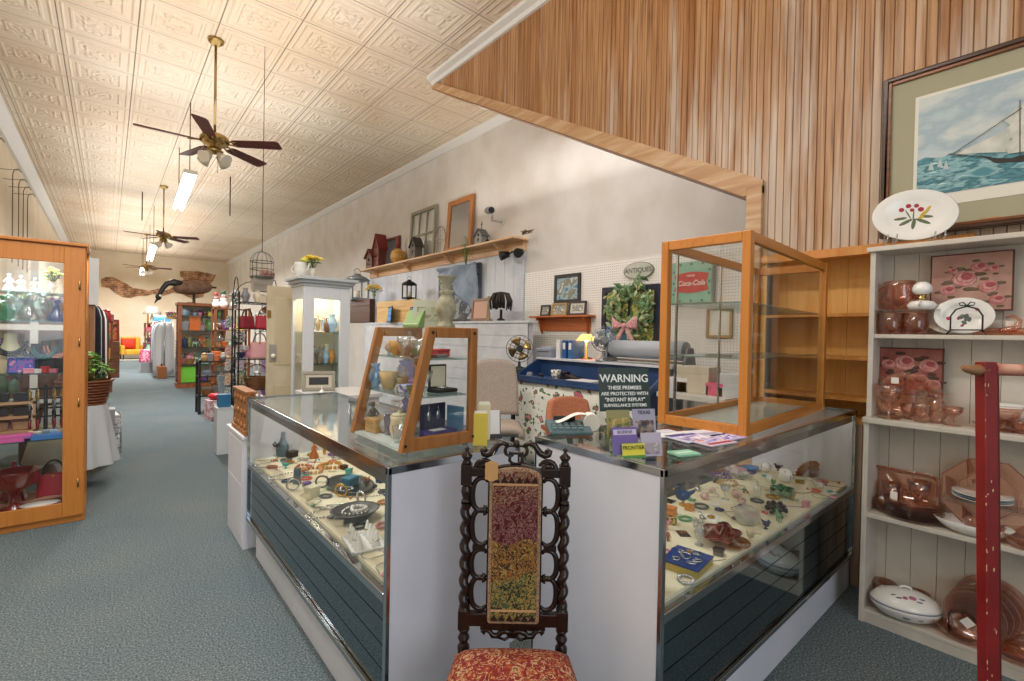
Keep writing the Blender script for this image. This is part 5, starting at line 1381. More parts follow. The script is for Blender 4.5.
# ---- on top of the tabletop case
T2 = .968 + .445
p = Vector((1.02, 1.60, T2))
lathe_thing('carved_candlestick', 'candlestick', 'large grey green turned wooden candlestick on the tabletop case', p, [(.052, 0), (.055, .008), (.042, .022), (.036, .032), (.05, .05), (.060, .075), (.058, .10), (.044, .13), (.030, .148), (.038, .155), (.038, .166), (.026, .175), (.040, .19), (.028, .20), (.052, .225), (.056, .232), (.050, .232), (0, .228)], mat('a5a28a', .55, h2='857f66', sc=18, bump=.4), n=26).scale = (.68, .68, .88)
b = B().prism([(0, 0), (.085, 0), (.085, .012), (.05, .075), (.035, .075), (0, .012)], -.045, .045, 'xz')
t = thing('desk_phone', 'pale green plastic card machine on top of the tabletop case', 'machine', Vector((.97, 1.80, T2)), .3); b.build('body', mat('7f9a62', .4), t, .004)
B().prism([(.002, .016), (.042, .068), (.046, .070), (.006, .018)], -.036, .036, 'xz').build('face', mat('dfe6d8', .6), t)
t = thing('picture_card', 'grey green greeting card standing on the tabletop case', 'card', Vector((1.03, 1.76, T2)), math.radians(-30)); t.rotation_euler = (-.12, 0, math.radians(-30))
B().bx(-.06, .06, 0, .003, 0, .12).build('card', mat('b9bda8', .7), t); B().bx(-.045, .045, -.001, .0005, .03, .09).build('drawing', blot(['8a9078', 'b0b49c', 'a0a88a'], 30), t)
# ---- small jewelry laid out between the larger pieces in both counters
SN = {'silver': SILVER, 'gold': GOLD, 'dark silver': DARKSILVER, 'pearl white': CHINA, 'jet black': IRON, 'turquoise': mat('3aa0a0', .3), 'coral': mat('d0604a', .4), 'amber': mat('c07a28', .25), 'violet': mat('6a4a90', .3), 'rose pink': mat('d08a98', .4), 'navy': mat('24386a', .3), 'jade green': mat('5a9a6a', .3), 'copper': mat('a8623a', .3, .9), 'ivory': mat('e0d6b8', .4)}
def scatter(x0, x1, y0, y1, z, n, marks, seed, axis):
    q = random.Random(seed); pts = [(o.location.x, o.location.y) for o in COL.objects if o.parent is None and 'label' in o and abs(o.location.z - z) < .05]
    used = set(); done = 0
    for _ in range(4000):
        if done >= n: break
        x, y = q.uniform(x0, x1), q.uniform(y0, y1)
        if any((x - a) ** 2 + (y - b_) ** 2 < .062 ** 2 for a, b_ in pts): continue
        v = (x, y)[axis]; mk = [m for lim, m in marks if v < lim][0]
        kd, c = q.choice(('brooch', 'earrings', 'pendant', 'bangle', 'trinket box', 'bead bracelet', 'hat pin', 'charm')), q.choice(list(SN))
        lab = '%s %s %s' % (c, kd, mk)
        if lab in used: continue
        used.add(lab); pts.append((x, y)); done += 1; m = SN[c]; p = Vector((x, y, z + .0005)); rz = q.uniform(0, 6)
        if kd == 'brooch':
            b = B().sph((0, 0, .005), (.010, .010, .006), 8, 6); k = q.randint(5, 7)
            for i in range(k): b.sph((.016 * math.cos(6.283 * i / k), .016 * math.sin(6.283 * i / k), .004), (.009, .007, .004), 7, 5)
            solo(b, 'brooch', m, lab, 'brooch', p, rz)
        elif kd == 'earrings':
            t = thing('earring_card', lab, 'earrings', p, rz); B().bx(-.022, .022, -.03, .03, 0, .0015).build('card', q.choice((PAPER, CREAMCLOTH, BLACK)), t)
            for s in (-1, 1): B().sph((s * .009, .0, .006), (.006, .013, .005), 8, 6).build('earring', m, t)
        elif kd == 'pendant':
            t = thing('pendant', lab, 'necklace', p, rz); B().tube([(.032 * math.cos(i * .33) * (1 + .2 * math.sin(i)), .042 * math.sin(i * .33), .003) for i in range(19)], .0018, 4, True).build('chain', SILVER, t); B().sph((0, -.05, .006), (.012, .016, .006), 8, 6).build('drop', m, t)
        elif kd == 'bangle': solo(ring_piece(B(), (0, 0, .006), .030, .0055, (0, .05, 1), 20), 'bangle', m, lab, 'bangle', p, rz)
        elif kd == 'trinket box': carton(lab, p, (.035, .03, .026), '808080', rz, 'trinket_box', 'box', bev=.002); o = COL.objects[-1]; [ch.data.materials.__setitem__(0, m) for ch in COL.objects if ch.parent and ch.parent.get('label') == lab]
        elif kd == 'bead bracelet':
            b = B(); [b.sph((.028 * math.cos(i * .393), .024 * math.sin(i * .393), .006), .0062, 7, 5) for i in range(16)]; solo(b, 'bracelet', m, lab, 'bracelet', p, rz)
        elif kd == 'hat pin': solo(B().cyl((-.05, 0, .004), (.04, 0, .004), .0014, n=5).sph((.045, 0, .006), .008, 8, 6), 'hat_pin', m, lab, 'hat pin', p, rz)
        else: figurine(lab, p, .045, m, None, q.choice(('bird', 'animal')), rz, 'charm', 'ornament')
scatter(.73, 1.16, 1.42, 3.22, ZL, 72, [(1.6, 'beside the white ring cone tray'), (1.85, 'by the dark rimmed silver bowl'), (2.15, 'around the big silver platter'), (2.45, 'near the cream ring box'), (2.8, 'near the amber bead necklaces'), (9, 'by the blue grey necklace stand')], 5, 1)
scatter(1.34, 3.18, .80, 1.27, ZR, 78, [(1.5, 'beside the blue velvet ring tray'), (1.75, 'near the red leaf dish'), (2.0, 'around the etched paperweight'), (2.3, 'by the black flower spray'), (2.65, 'before the spotted owls'), (9, 'by the folding fan end of the counter')], 9, 0)
# ============================================================ PINK GLASS AND CHINA ON THE BOOKCASE
def bk(px, py, lv, X=2.97):
    p = on_x(px, py, X); return Vector((X, p.y, BKL[lv] + .001))
FACE = -PI / 2                 # turns a thing's -y face towards the aisle (-x)
def sprays(n, seed, r, s):
    q = random.Random(seed); return [(q.gauss(0, r), q.gauss(0, r), q.uniform(0, 3), s * q.uniform(.8, 1.6), s * q.uniform(.4, .8)) for _ in range(n)]
cher = [('cherry', 'a5283a', [(-.045, .035, 0, .011, .011), (-.018, .052, 0, .011, .011), (.012, .05, 0, .010, .010), (.028, .03, 0, .012, .012), (-.005, .03, 0, .009, .009)]),
        ('leaf_spray', '5d6a48', [(-.03, -.03, .5, .030, .008), (.035, -.03, -.5, .032, .008), (0, -.04, 1.4, .028, .008), (-.05, -.01, .1, .026, .007), (.05, -.008, -.1, .024, .007), (.0, .0, 1.5, .030, .003), (-.02, .01, 2.0, .026, .003)]),
        ('yellow_leaf', 'c8a83c', [(.042, .012, .8, .026, .008), (.03, -.01, .4, .02, .006), (.055, .03, 1.0, .018, .006)])]
t = stood_plate('white oval platter with a red cherry sprig on top of the bookcase', Vector((2.945, on_x(913, 240, 2.945).y, BKL[4] + .012)), .255, CHINA, -1.22, .16, 1.28, cher, 'platter', 'platter')
b = B()
for s in (-1, 1):
    for d in (0, .035): b.tube([(s * .07 + d * s, -.055, 0), (s * .07 + d * s, -.058, .035), (s * .07 + d * s, -.035, .012), (s * .07 + d * s, .03, .0), (s * .07 + d * s, .05, .10)], .003, 6)
pieces(b, 'easel', CRYS, t)

# level 3: riser with jug and little oil lamp, tumblers beneath
pr = bk(905, 331, 3)
t = thing('display_riser', 'clear plastic riser carrying the pink jug and the little oil lamp', 'riser', pr)
RZt = .118
B().bx(-.07, .06, -.135, .125, RZt - .004, RZt).build('riser_top', CRYS, t); B().bx(-.07, .06, -.135, -.131, 0, RZt - .004).build('riser_side', CLEAR, t); B().bx(-.07, .06, .121, .125, 0, RZt - .004).build('riser_side', CLEAR, t)
pitcher('pink ribbed glass jug on the riser beside the little lamp', Vector((2.97, on_x(899, 298, 2.97).y, pr.z + RZt)), .142, PINKD, 1.15, PI / 2, 'jug')
p = Vector((2.94, on_x(922, 298, 2.94).y, pr.z + RZt))
t = thing('oil_lamp', 'tiny white oil lamp with a globe shade beside the pink jug', 'lamp', p, PI)
B().lathe([(.04, 0), (.05, .006), (.056, .022), (.045, .038), (.015, .044)], n=20).build('font', CHINA, t)
B().tube([(.045 + .025 * math.sin(PI * i / 10), 0, .012 + .03 * i / 10) for i in range(11)], .004, 6).build('handle', CHINA, t)
B().lathe([(.016, .044), (.019, .05), (.019, .058), (.014, .062), (.018, .07), (.02, .074)], n=16).build('burner', BRASS, t)
B().lathe([(.022, .072), (.036, .085), (.038, .10), (.032, .118), (.018, .130), (.010, .132)], n=18).build('lamp_shade', mat('f0efec', .3, coat=.4), t)
b = B()
for i in range(5): b.sph((-.05 * math.sin(.3 * i - .6), -.050 * math.cos(.3 * i - .6), .022 + .004 * (i % 2)), (.007, .003, .004), 6, 4)
b.build('painted_flower', mat('6a5a7a', .4), t)
for k, (px, lab) in enumerate(((891, 'pink ribbed tumbler under the riser nearest the bookcase side'), (916, 'pink ribbed tumbler under the riser beside the oval plate'))):
    lz('tumbler', lab, bk(px, 331, 3, 2.95), .103, PINKD, 'tumbler', 'tumbler', 1.25, wave=(.04, 14))
deco = [('flower', '8a3a5a', sprays(5, 2, .03, .008)), ('bud', 'c0305a', [(-.05, -.01, 0, .009, .009), (.045, .03, 0, .006, .006)]), ('leaf', '5d6b66', sprays(6, 5, .05, .012))]
t = stood_plate('white oval plate with flower sprays on a black wire stand', bk(963, 329, 3, 2.955), .168, CHINA, -1.35, .2, 1.22, deco)
t = thing('plate_stand', 'black wire plate stand with a bow holding the oval plate', 'plate stand', bk(966, 330, 3, 2.915), FACE)
b = B(); b.tube([(-.065, 0, 0), (-.052, -.002, .02), (-.052, 0, .085), (-.035, .005, .115), (0, .008, .128), (.035, .005, .115), (.052, 0, .085), (.052, -.002, .02), (.065, 0, 0)], .0035, 6)
for s in (-1, 1): b.tube([(s * .0, .006, .130), (s * .012, .004, .146), (s * .026, .004, .142), (s * .022, .005, .132), (0, .006, .130)], .0025, 5)
b.tube([(-.052, 0, .022), (.052, 0, .022)], .003, 5); b.build('wire_frame', IRON, t)
lz('plate', 'white plate with a gold rim standing behind the oval plate', bk(945, 331, 3, 3.02), .02, CHINA, 'plate', 'plate', 1)
t = stood_plate('white plate leaning behind the oval flowered plate', bk(951, 330, 3, 3.0), .155, CHINA, FACE, .2, 1.2)
t = thing('rose_canvas', 'square picture of pink roses leaning high on the upper shelf', 'picture', bk(970, 300, 3, 3.055) + Vector((0, 0, .112)), FACE)
ROSE = blot(['5d4a40', 'b58a7c', 'd9a79c', 'c06a70', 'e4c0b0', 'b84a58', 'a3826c'], 16, .7, 3)
B().bx(-.14, .14, -.018, 0, 0, .27).build('canvas_edge', mat('5f2e28', .7), t, .002); B().bx(-.134, .134, -.0195, -.017, .006, .264).build('painted_ground', mat('b99486', .8, h2='a87f70', sc=9), t)
def roses(t, spots, w, z0):
    b1, b2, b3 = B(), B(), B()
    for (x, z, r) in spots:
        for k in range(3):
            rr = r * (1 - k * .28); ring_ = []
            s0 = b1.mark(); bb = (b1, b2, b3)[k]
            s0 = bb.mark(); bb.sph((x + .1 * r * k, -.020 - .0012 * k, z + .12 * r * k), (rr, .0015, rr * .8), 10, 6)
        for a in (0.4, 1.9, 3.4, 5.0): b4.sph((x + r * 1.25 * math.cos(a), -.0196, z + r * 1.1 * math.sin(a)), (r * .5, .001, r * .22), 7, 4)
    pieces(b1, 'rose', mat('b8706e', .7, h2='d09a92', sc=40), t); pieces(b2, 'rose_petal', mat('d09c94', .7, h2='b8706e', sc=60), t); pieces(b3, 'rose_heart', mat('a04c50', .7), t)
b4 = B(); roses(t, [(-.02, .15, .045), (.06, .11, .035), (.03, .20, .03), (-.075, .10, .030), (.09, .05, .028), (.075, .19, .022), (-.06, .19, .018)], .27, 0); pieces(b4, 'rose_leaf', mat('6a5a48', .8), t)
t = thing('pink_tray', 'flat pink glass tray holding a swan shaped dish', 'tray', bk(1010, 331, 3, 2.96), FACE)
B().bx(-.11, .11, -.05, .05, 0, .004).bx(-.11, .11, -.05, -.046, .004, .012).bx(-.11, .11, .046, .05, .004, .012).build('tray_body', PINKD, t)
t = thing('glass_swan', 'small pink glass swan standing on the pink tray', 'figurine', bk(1009, 331, 3, 2.96) + Vector((0, 0, .005)), PI / 2)
B().tube([(.03, 0, .012), (0, 0, .016), (-.025, 0, .03), (-.032, 0, .06), (-.012, 0, .078), (.012, 0, .072)], [.012, .020, .014, .008, .007, .005], 9).build('body', PINKD, t)
B().bx(-.012, .012, -.03, -.028, .03, .058).build('price_tag', PAPER, t)

# waist level
t = thing('rose_canvas', 'square picture of pink roses leaning behind the oval pink dish', 'picture', bk(910, 386, 2, 3.05) + Vector((0, 0, .112)), FACE)
B().bx(-.125, .125, -.018, 0, 0, .235).build('canvas_edge', mat('5f2e28', .7), t, .002); B().bx(-.119, .119, -.0195, -.017, .006, .229).build('painted_ground', mat('a86f62', .8, h2='8a4a44', sc=9), t)
b4 = B(); roses(t, [(-.06, .06, .045), (.03, .07, .05), (.07, .15, .038), (-.02, .16, .045), (-.085, .15, .03), (.09, .06, .03)], .235, 0); pieces(b4, 'rose_leaf', mat('4f3a30', .8), t)
t = stood_plate('big oval pink glass dish leaning before the rose picture', bk(905, 417, 2, 3.0), .225, PINKG, FACE, .22, 1.28, name='dish', cat='dish')
B().bx(-.05, -.02, -.045, -.043, .17, .20).build('price_tag', PAPER, t)
lz('goblet', 'pink stemmed glass with a wide bowl nearest the bookcase side', bk(889, 419, 2, 2.92), .165, PINKG, 'stemmed_glass', 'glass', 1.0)
pitcher('pale pink glass cream jug in front of the oval dish', bk(921, 421, 2, 2.92), .085, PINKG, 1.15, .6, 'cream_jug', group=None)
lz('vase', 'small ruffled pink glass vase beside the cream jug', bk(937, 420, 2, 2.96), .135, PINKG, 'vase', 'vase', 1.2, wave=(.06, 9))
cup('pale pink sugar bowl behind the cream jug', bk(910, 418, 2, 2.99), .075, PINKG, PI, name='sugar_bowl')
lz('goblet', 'frosted peach sherbet glass near the red rack post', bk(952, 425, 2, 2.93), .085, PEACH, 'sherbet_glass', 'glass', 1.3)
lz('compote', 'peach glass compote on a foot behind the red rack', bk(1004, 431, 2, 2.93), .105, PEACH, 'compote', 'bowl', 1.1)
g = 'white bowls stacked on the waist shelf'
for k in range(4):
    lz('plate', ('lowest white bowl of the stack behind the peach compote', 'second white bowl up in the stack behind the compote', 'third white bowl up in the stack behind the compote', 'topmost white bowl of the stack behind the compote')[k], bk(1006, 426, 2, 3.0) + Vector((0, 0, .045 + .011 * k)), .035, CHINA, 'bowl', 'bowl', 4.2, g)
lz('plate', 'wide pink glass plate under the white bowls', bk(1006, 426, 2, 3.0), .022, PINKD, 'plate', 'plate', 10)
lz('bowl', 'pink glass bowl under the stack of white bowls', bk(1006, 426, 2, 3.0) + Vector((0, 0, .012)), .040, PINKG, 'bowl', 'bowl', 2.2)
lz('bowl', 'pink glass nappy at the shelf front right of the compote', bk(1022, 437, 2, 2.92), .05, PINKD, 'bowl', 'bowl', 1.5)
solo(B().cyl((0, -.12, .1), (0, .12, .1), .012, n=12).cyl((0, -.12, .08), (0, -.12, .1), .012).cyl((0, .12, .08), (0, .12, .1), .012), 'rolling_bar', PINKD, 'pink glass towel bar lying on the upper shelf edge', 'glass bar', bk(1018, 334, 3, 2.96) + Vector((0, 0, -.079)))

# level 1
t = thing('casserole', 'rectangular pink glass baking dish standing on end at the shelf back', 'dish', bk(903, 512, 1, 3.03), FACE); t.rotation_euler = (-.22, 0, FACE)
B().bx(-.125, .125, -.012, .0, 0, .19).build('base', PINKG, t, .006)
b = B(); 
def rr(w, h, z0, n=5): 
    o = []
    for cx_, cz_, a0 in ((w - .03, .03, -PI / 2), (w - .03, h - .03, 0), (-w + .03, h - .03, PI / 2), (-w + .03, .03, PI)):
        o += [(cx_ + .03 * math.cos(a0 + PI / 2 * i / n), z0, cz_ + .03 * math.sin(a0 + PI / 2 * i / n)) for i in range(n + 1)]
    return o
b.tube(rr(.13, .20, -.05), .006, 6, True); b.build('rim', PINKD, t)
b = B(); a_, c_ = rr(.12, .185, -.004), rr(.13, .20, -.05); b.add(a_ + c_, [(i, (i + 1) % len(a_), len(a_) + (i + 1) % len(a_), len(a_) + i) for i in range(len(a_))], True); b.build('dish_wall', PINKG, t)
g = 'pink glass plates stacked on the lower middle shelf'
pb = bk(913, 516, 1, 2.96)
ords = ('lowest', 'second', 'third', 'fourth', 'fifth', 'sixth', 'topmost')
for k in range(7):
    lathe_thing('plate', 'plate', ('%s pink glass plate of the taller stack' % ords[k]), pb + Vector((0, 0, .0115 * k)), [(0, .002), (.06, .002), (.075, .008), (.112, .016), (.113, .019), (.075, .011), (0, .006)], PINKD, g, 30)
pc = bk(891, 513, 1, 2.99)
for k in range(4):
    lathe_thing('plate', 'plate', ('%s pink saucer of the short stack by the bookcase side' % ('lowest', 'second', 'third', 'topmost')[k]), pc + Vector((0, 0, .013 * k)), [(0, .002), (.04, .002), (.055, .008), (.078, .016), (.079, .019), (.055, .011), (0, .006)], PINKG, 'pink saucers on the lower middle shelf', 26)
cup('pink glass cup with a paper tag on the saucers', pc + Vector((0, 0, .062)), .08, PINKG, -1.2)
cup('pink glass cup with two handles on the plate stack', pb + Vector((0, -.02, .098)), .085, PINKG, .6)
solo(B().bx(-.014, .014, -.001, .001, 0, .04), 'price_tag', PAPER, 'white price tag hanging from the pink cup on the saucers', 'tag', pc + Vector((-.062, -.02, .075)), FACE)
def octo(label, p, r, m, rz, tl):
    t = thing('plate', label, 'plate', p, rz); M = Matrix.Translation((0, 0, r * .98)) @ Matrix.Rotation(PI / 2 - tl, 4, 'X') @ Matrix.Rotation(PI / 8, 4, 'Z')
    b = B().lathe([(0, 0), (r * .6, 0), (r * .66, .006), (r, .014), (r, .018), (r * .66, .010), (0, .004)], n=8, smooth=False); b.xf(M); b.build('dish', m, t)
    b = B(); b.tube([(r * math.cos(2 * PI * i / 8), r * math.sin(2 * PI * i / 8), .016) for i in range(8)], .0035, 5, True).tube([(r * .62 * math.cos(2 * PI * i / 8), r * .62 * math.sin(2 * PI * i / 8), .006) for i in range(8)], .002, 5, True); b.xf(M); b.build('rim', PINKD, t)
octo('large eight sided pink glass plate leaning at the shelf back', bk(986, 538, 1, 3.03), .165, PEACH, FACE, .2)
t = thing('display_riser', 'clear plastic riser of white plates behind the red rack post', 'riser', bk(978, 532, 1, 2.98))
B().bx(-.06, .06, -.15, .12, .135, .139).build('riser_top', CRYS, t); B().bx(-.06, .06, -.15, -.146, 0, .135).build('riser_side', CLEAR, t); B().bx(-.06, .06, .116, .12, 0, .135).build('riser_side', CLEAR, t)
pd = bk(981, 532, 1, 2.98) + Vector((0, 0, .14))
for k in range(3): lathe_thing('plate', 'plate', ('%s blue edged white plate on the lower riser' % ('lowest', 'middle', 'topmost')[k]), pd + Vector((0, 0, .010 * k)), [(0, .002), (.05, .002), (.065, .008), (.10, .016), (.101, .019), (.065, .010), (0, .006)], (CHINA, mat('8fa3ad', .3), CHINA)[k], 'white plates on the riser', 28)
lz('bowl', 'pink glass bowl on the white plates of the riser', pd + Vector((0, 0, .040)), .05, PINKG, 'bowl', 'bowl', 1.4)
p = bk(972, 532, 1, 2.93)
t = thing('oval_dish', 'white oval vegetable dish with painted flowers holding pink glass', 'dish', p, PI / 2)
B().lathe([(0, .004), (.06, 0), (.09, .02), (.115, .052), (.112, .054), (.088, .024), (0, .010)], n=30, sx=1.15, sy=.75).build('dish', CHINA, t)
b = B(); 
for i in range(9): a = -2.6 + i * .25; b.sph((.125 * math.cos(a) * .98, .082 * math.sin(a), .042), (.008, .003, .006), 6, 4)
b.build('painted_flower', mat('a8586a', .4), t)
lz('bowl', 'fluted pink glass dish inside the white oval dish', p + Vector((0, 0, .02)), .05, PINKG, 'bowl', 'bowl', 1.5, wave=(.05, 16))
lathe_thing('oval_dish', 'dish', 'deep pink oval dish at the shelf front beyond the red rack', bk(1027, 551, 1, 2.93), [(0, .004), (.05, 0), (.075, .02), (.095, .055), (.092, .056), (.07, .024), (0, .010)], PINKD, n=26, sx=1.1, sy=.9, wave=(.03, 20))

# level 0
p = bk(905, 611, 0, 2.95)
t = thing('covered_dish', 'white oval covered dish with a rose spray on the bottom shelf', 'tureen', p, PI / 2 + .45)
B().lathe([(0, .002), (.07, 0), (.105, .018), (.128, .05), (.131, .066), (.0, .066)], n=34, sx=1.08, sy=.80).build('dish', CHINA, t)
B().lathe([(.131, .066), (.128, .078), (.105, .104), (.06, .124), (.02, .131), (0, .132)], n=34, sx=1.08, sy=.80).build('lid', CHINA, t)
B().tube([(-.025, 0, .128), (-.018, 0, .144), (0, 0, .148), (.018, 0, .144), (.025, 0, .128)], .006, 7).build('knob', CHINA, t)
B().tube([(.132 * 1.08 * math.cos(2 * PI * i / 40), .132 * .80 * math.sin(2 * PI * i / 40), .068) for i in range(40)], .002, 5, True).build('blue_line', mat('5a6a80', .4), t)
b = B(); b.sph((-.01, .055, .117), (.016, .013, .009), 8, 6).sph((.018, .060, .114), (.011, .010, .008), 8, 6); pieces(b, 'painted_rose', mat('b0607e', .4), t)
b = B()
for x, y, z in ((-.045, .05, .115), (-.032, .068, .108), (.04, .062, .110), (.055, .045, .113), (-.03, .088, .036), (.02, .092, .034)): b.sph((x, y, z), (.016, .005, .006), 6, 4)
pieces(b, 'painted_leaf', mat('66707c', .4), t)
for k, px in enumerate((884, 917)): lz('tumbler', ('dark pink tumbler behind the covered dish at the bookcase side', 'dark pink tumbler behind the covered dish knob')[k], bk(px, 603, 0, 3.03), .105, PINKG, 'tumbler', 'tumbler', 1.15)
t = thing('plate_rack', 'black wire rack holding clear pink grill plates on the bottom shelf', 'rack', bk(966, 622, 0, 3.0), FACE)
b = B()
for s in (-1, 1): b.tube([(s * .05, -.085, .006), (s * .05, .075, .006)], .0035, 6)
for k in range(6):
    y = -.08 + k * .030; b.tube([(-.05, y, .006), (-.05, y + .01, .10), (0, y + .012, .125), (.05, y + .01, .10), (.05, y, .006)], .003, 6)
b.build('wire', IRON, t)
base = t.location
for k in range(5):
    nm = ('nearest the front', 'second from the front', 'third in the rack', 'fourth in the rack', 'at the back of the rack')[k]
    stood_plate('clear pink grill plate standing %s' % nm, base + Vector((-.062 + .030 * k, -.03 - .012 * k, .012)), .21 + .012 * k, PEACH, FACE, .12, 1.0, group='grill plates in the wire rack')
solo(B().bx(-.018, .018, -.001, .001, 0, .04), 'price_tag', PAPER, 'white price tag on the front grill plate', 'tag', base + Vector((-.088, .0, .075)), FACE, rot=(.1, .7, FACE))
def ovaldish(label, p, r, rz): 
    t = thing('oval_dish', label, 'dish', p, rz)
    B().lathe([(0, .004), (r * .55, 0), (r * .75, .02), (r, .05), (r * 1.0, .054), (r * .72, .024), (0, .012)], n=32, sx=1.25, sy=.85, wave=(.02, 18)).build('dish', PINKD, t)
    b = B()
    for i in range(16): a = 2 * PI * i / 16; b.beam((r * .5 * 1.25 * math.cos(a), r * .5 * .85 * math.sin(a), .014), (r * .72 * 1.25 * math.cos(a), r * .72 * .85 * math.sin(a), .028), .004, .003)
    b.build('cut_rays', PINKG, t)
ovaldish('pink oval relish dish lying before the wire rack', bk(960, 632, 0, 2.92), .075, PI / 2 - .15)
ovaldish('large pink oval bowl at the shelf front past the red rack', bk(1017, 645, 0, 2.93), .11, PI / 2)
lz('bowl', 'small round pink bowl behind the large oval bowl', bk(1015, 628, 0, 3.03), .06, PINKG, 'bowl', 'bowl', 1.3)
# ============================================================ BEHIND THE SALES COUNTER
BLUEP = mat('2c4a78', .4, h2='25406a', sc=4)
PX = XW - .022
def wl(px, py, X=None): return on_x(px, py, PX if X is None else X)
WFACE = -PI / 2

# cash desk: blue gallery, flowered cloth front
t = thing('cash_desk', 'blue painted cash desk with a flowered cloth front against the aisle side', 'desk', (3.40, 2.25, 0))
DL = 1.68
B().bx(.03, .50, .02, DL - .02, 0, .90).build('body', BLUEP, t)
FLO = blot(['d88a9a', '3f6a4a', 'e4e5dc', 'e8e8e0', 'e4e5dc', 'e8e8e0', '4a7a52', 'c05a74'], 9, .85, 3)
def cl(u, v): return (.018 - .010 * math.sin(u * 44) * (1 - v * .5), .01 + (DL - .02) * u, .02 + .87 * v)
B().sheet(cl, 70, 6, th=-.006).build('flowered_cloth', FLO, t)
B().bx(-.03, .50, -.01, DL + .01, .90, .94).build('ledge', BLUEP, t, .005)
B().bx(-.035, -.015, -.01, DL + .01, .94, .965).build('ledge_lip', BLUEP, t, .003)
for y in (-.01, DL - .01): B().prism([(0, .94), (.42, .94), (.42, 1.13), (.36, 1.13)], y, y + .02, 'xz').build('gallery_end', BLUEP, t)
B().bx(.40, .42, .0, DL, .94, 1.12).build('gallery_back', BLUEP, t); B().bx(.34, .62, -.02, DL + .02, 1.12, 1.145).build('upper_shelf', mat('d0d4da', .5), t, .004)
B().bx(.60, .62, .02, DL - .02, 0, 1.12).build('rear_panel', BLUEP, t)
DZ, UZ = .941, 1.146
def dk(px, py, X=3.58): p = on_x(px, py, X); return Vector((X, p.y, DZ))
def up(px, py, X=3.88): p = on_x(px, py, X); return Vector((X, p.y, UZ))
t = thing('telephone', 'black desk telephone on the blue ledge of the cash desk', 'telephone', dk(571, 374), -1.2)
B().prism([(-.09, 0), (.09, 0), (.09, .03), (-.02, .06), (-.09, .05)], -.07, .07, 'xz').build('body', BLACK, t, .004); B().tube([(-.06, -.08, .065), (-.055, -.03, .075), (-.055, .03, .075), (-.06, .08, .065)], [.022, .014, .014, .022], 8).build('handset', BLACK, t)
cup('white mug with a dark pattern on the cash desk ledge', dk(556, 374, 3.50), .10, blot(['e4e2dc', 'e8e6e0', '5d5a50', 'dedcd4'], 40), 1, name='mug')
solo(B().bx(-.07, .07, -.02, .02, 0, .022).bx(-.07, .06, -.016, .016, .022, .045), 'stapler', BLACK, 'black stapler at the far end of the cash desk ledge', 'stapler', dk(541, 372, 3.5), 1.0, bev=.004)
solo(B().bx(-.05, .05, -.03, .03, 0, .035).cyl((-.01, 0, .035), (-.01, 0, .05), .03), 'tape_dispenser', mat('8d9498', .4), 'grey tape dispenser near the far end of the ledge', 'dispenser', dk(530, 371, 3.5), .6, bev=.004)
carton('white paper pad on the ledge beside the telephone', dk(585, 379, 3.56), (.22, .3, .02), 'dfe1e2', .1, 'paper_pad', 'paper')
t = thing('printer', 'grey box shaped receipt printer on the upper shelf of the cash desk', 'printer', up(549, 358), 0)
B().bx(-.10, .10, -.13, .13, 0, .10).build('body', mat('8d94a4', .5), t, .012); B().bx(-.105, -.10, -.09, .09, .06, .066).build('paper_slot', BLACK, t); B().bx(-.06, .06, -.09, .09, .10, .115).build('cover', mat('a9b0bc', .5), t, .004)
for k, (px, c, lab) in enumerate(((564, 'e0e2e4', 'white ring binder standing on the upper shelf'), (570, '2a5a9a', 'blue ring binder standing beside the white one'), (576, '34689e', 'lighter blue ring binder nearest the lamp'))):
    p = up(px, 358); t = thing('ring_binder', lab, 'binder', p); B().bx(-.10, .10, -.030, .030, 0, .20).build('cover', M_(c), t, .004); B().bx(-.102, -.1, -.018, .018, .10, .17).build('spine_label', PAPER, t)
t = thing('desk_lamp', 'lit desk lamp with an amber glass shade under the orange shelf', 'lamp', up(586, 358, 3.95))
B().lathe([(.07, 0), (.07, .012), (.012, .025), (.010, .24)], n=18).build('base', BRASS, t); B().lathe([(.11, .20), (.05, .27), (.045, .27), (.105, .20)], n=20).build('lamp_shade', mat('f2b45a', .4, emit=2.2), t); B().sph((0, 0, .215), .028).build('bulb', mat('fff0d0', .4, emit=14), t)
def deskfan(label, loc, r, cage, blade, base, rz, stem=.10):
    t = thing('desk_fan', label, 'fan', loc, rz)
    B().lathe([(r * .62, 0), (r * .62, .012), (r * .5, .03), (.02, .045), (.014, stem)], n=20).build('base', base, t)
    c = stem + r * .95
    b = B()
    for y in (-.045, .045):
        for q_ in (1, .72, .4): ring_piece(b, (0, y * (1.0 if q_ < 1 else .3), c), r * q_, .003, (0, 1, 0), 26)
    for i in range(16):
        a = 2 * PI * i / 16; dx, dz = math.cos(a), math.sin(a)
        for s in (-1, 1): b.tube([(0, s * .05, c), (dx * r * .6, s * .045, c + dz * r * .6), (dx * r, s * .012, c + dz * r)], .0018, 4)
    b.build('cage', cage, t)
    for i in range(4):
        a = PI / 2 * i + .4; bb = B()
        bb.sheet(lambda u, v: ((.03 + (r * .85 - .03) * u) * math.cos(a + (v - .5) * 1.0 * min(1, .4 + u)), .02 * (v - .5), c + (.03 + (r * .85 - .03) * u) * math.sin(a + (v - .5) * 1.0 * min(1, .4 + u))), 6, 5, th=.002); bb.build('blade', blade, t)
    B().cyl((0, -.06, c), (0, .12, c), .035, .045).build('motor', base, t)
    return t
t = thing('side_stand', 'dark wooden stand at the far end of the cash desk under the brass fan', 'stand', (3.62, 4.16, 0)); B().bx(-.2, .2, -.2, .2, .95, .985).build('top', mat('2b3a30', .5), t, .003)
for x in (-.17, .17):
    for y in (-.17, .17): B().bx(x - .02, x + .02, y - .02, y + .02, 0, .95).build('leg', mat('2b2420', .5), t)
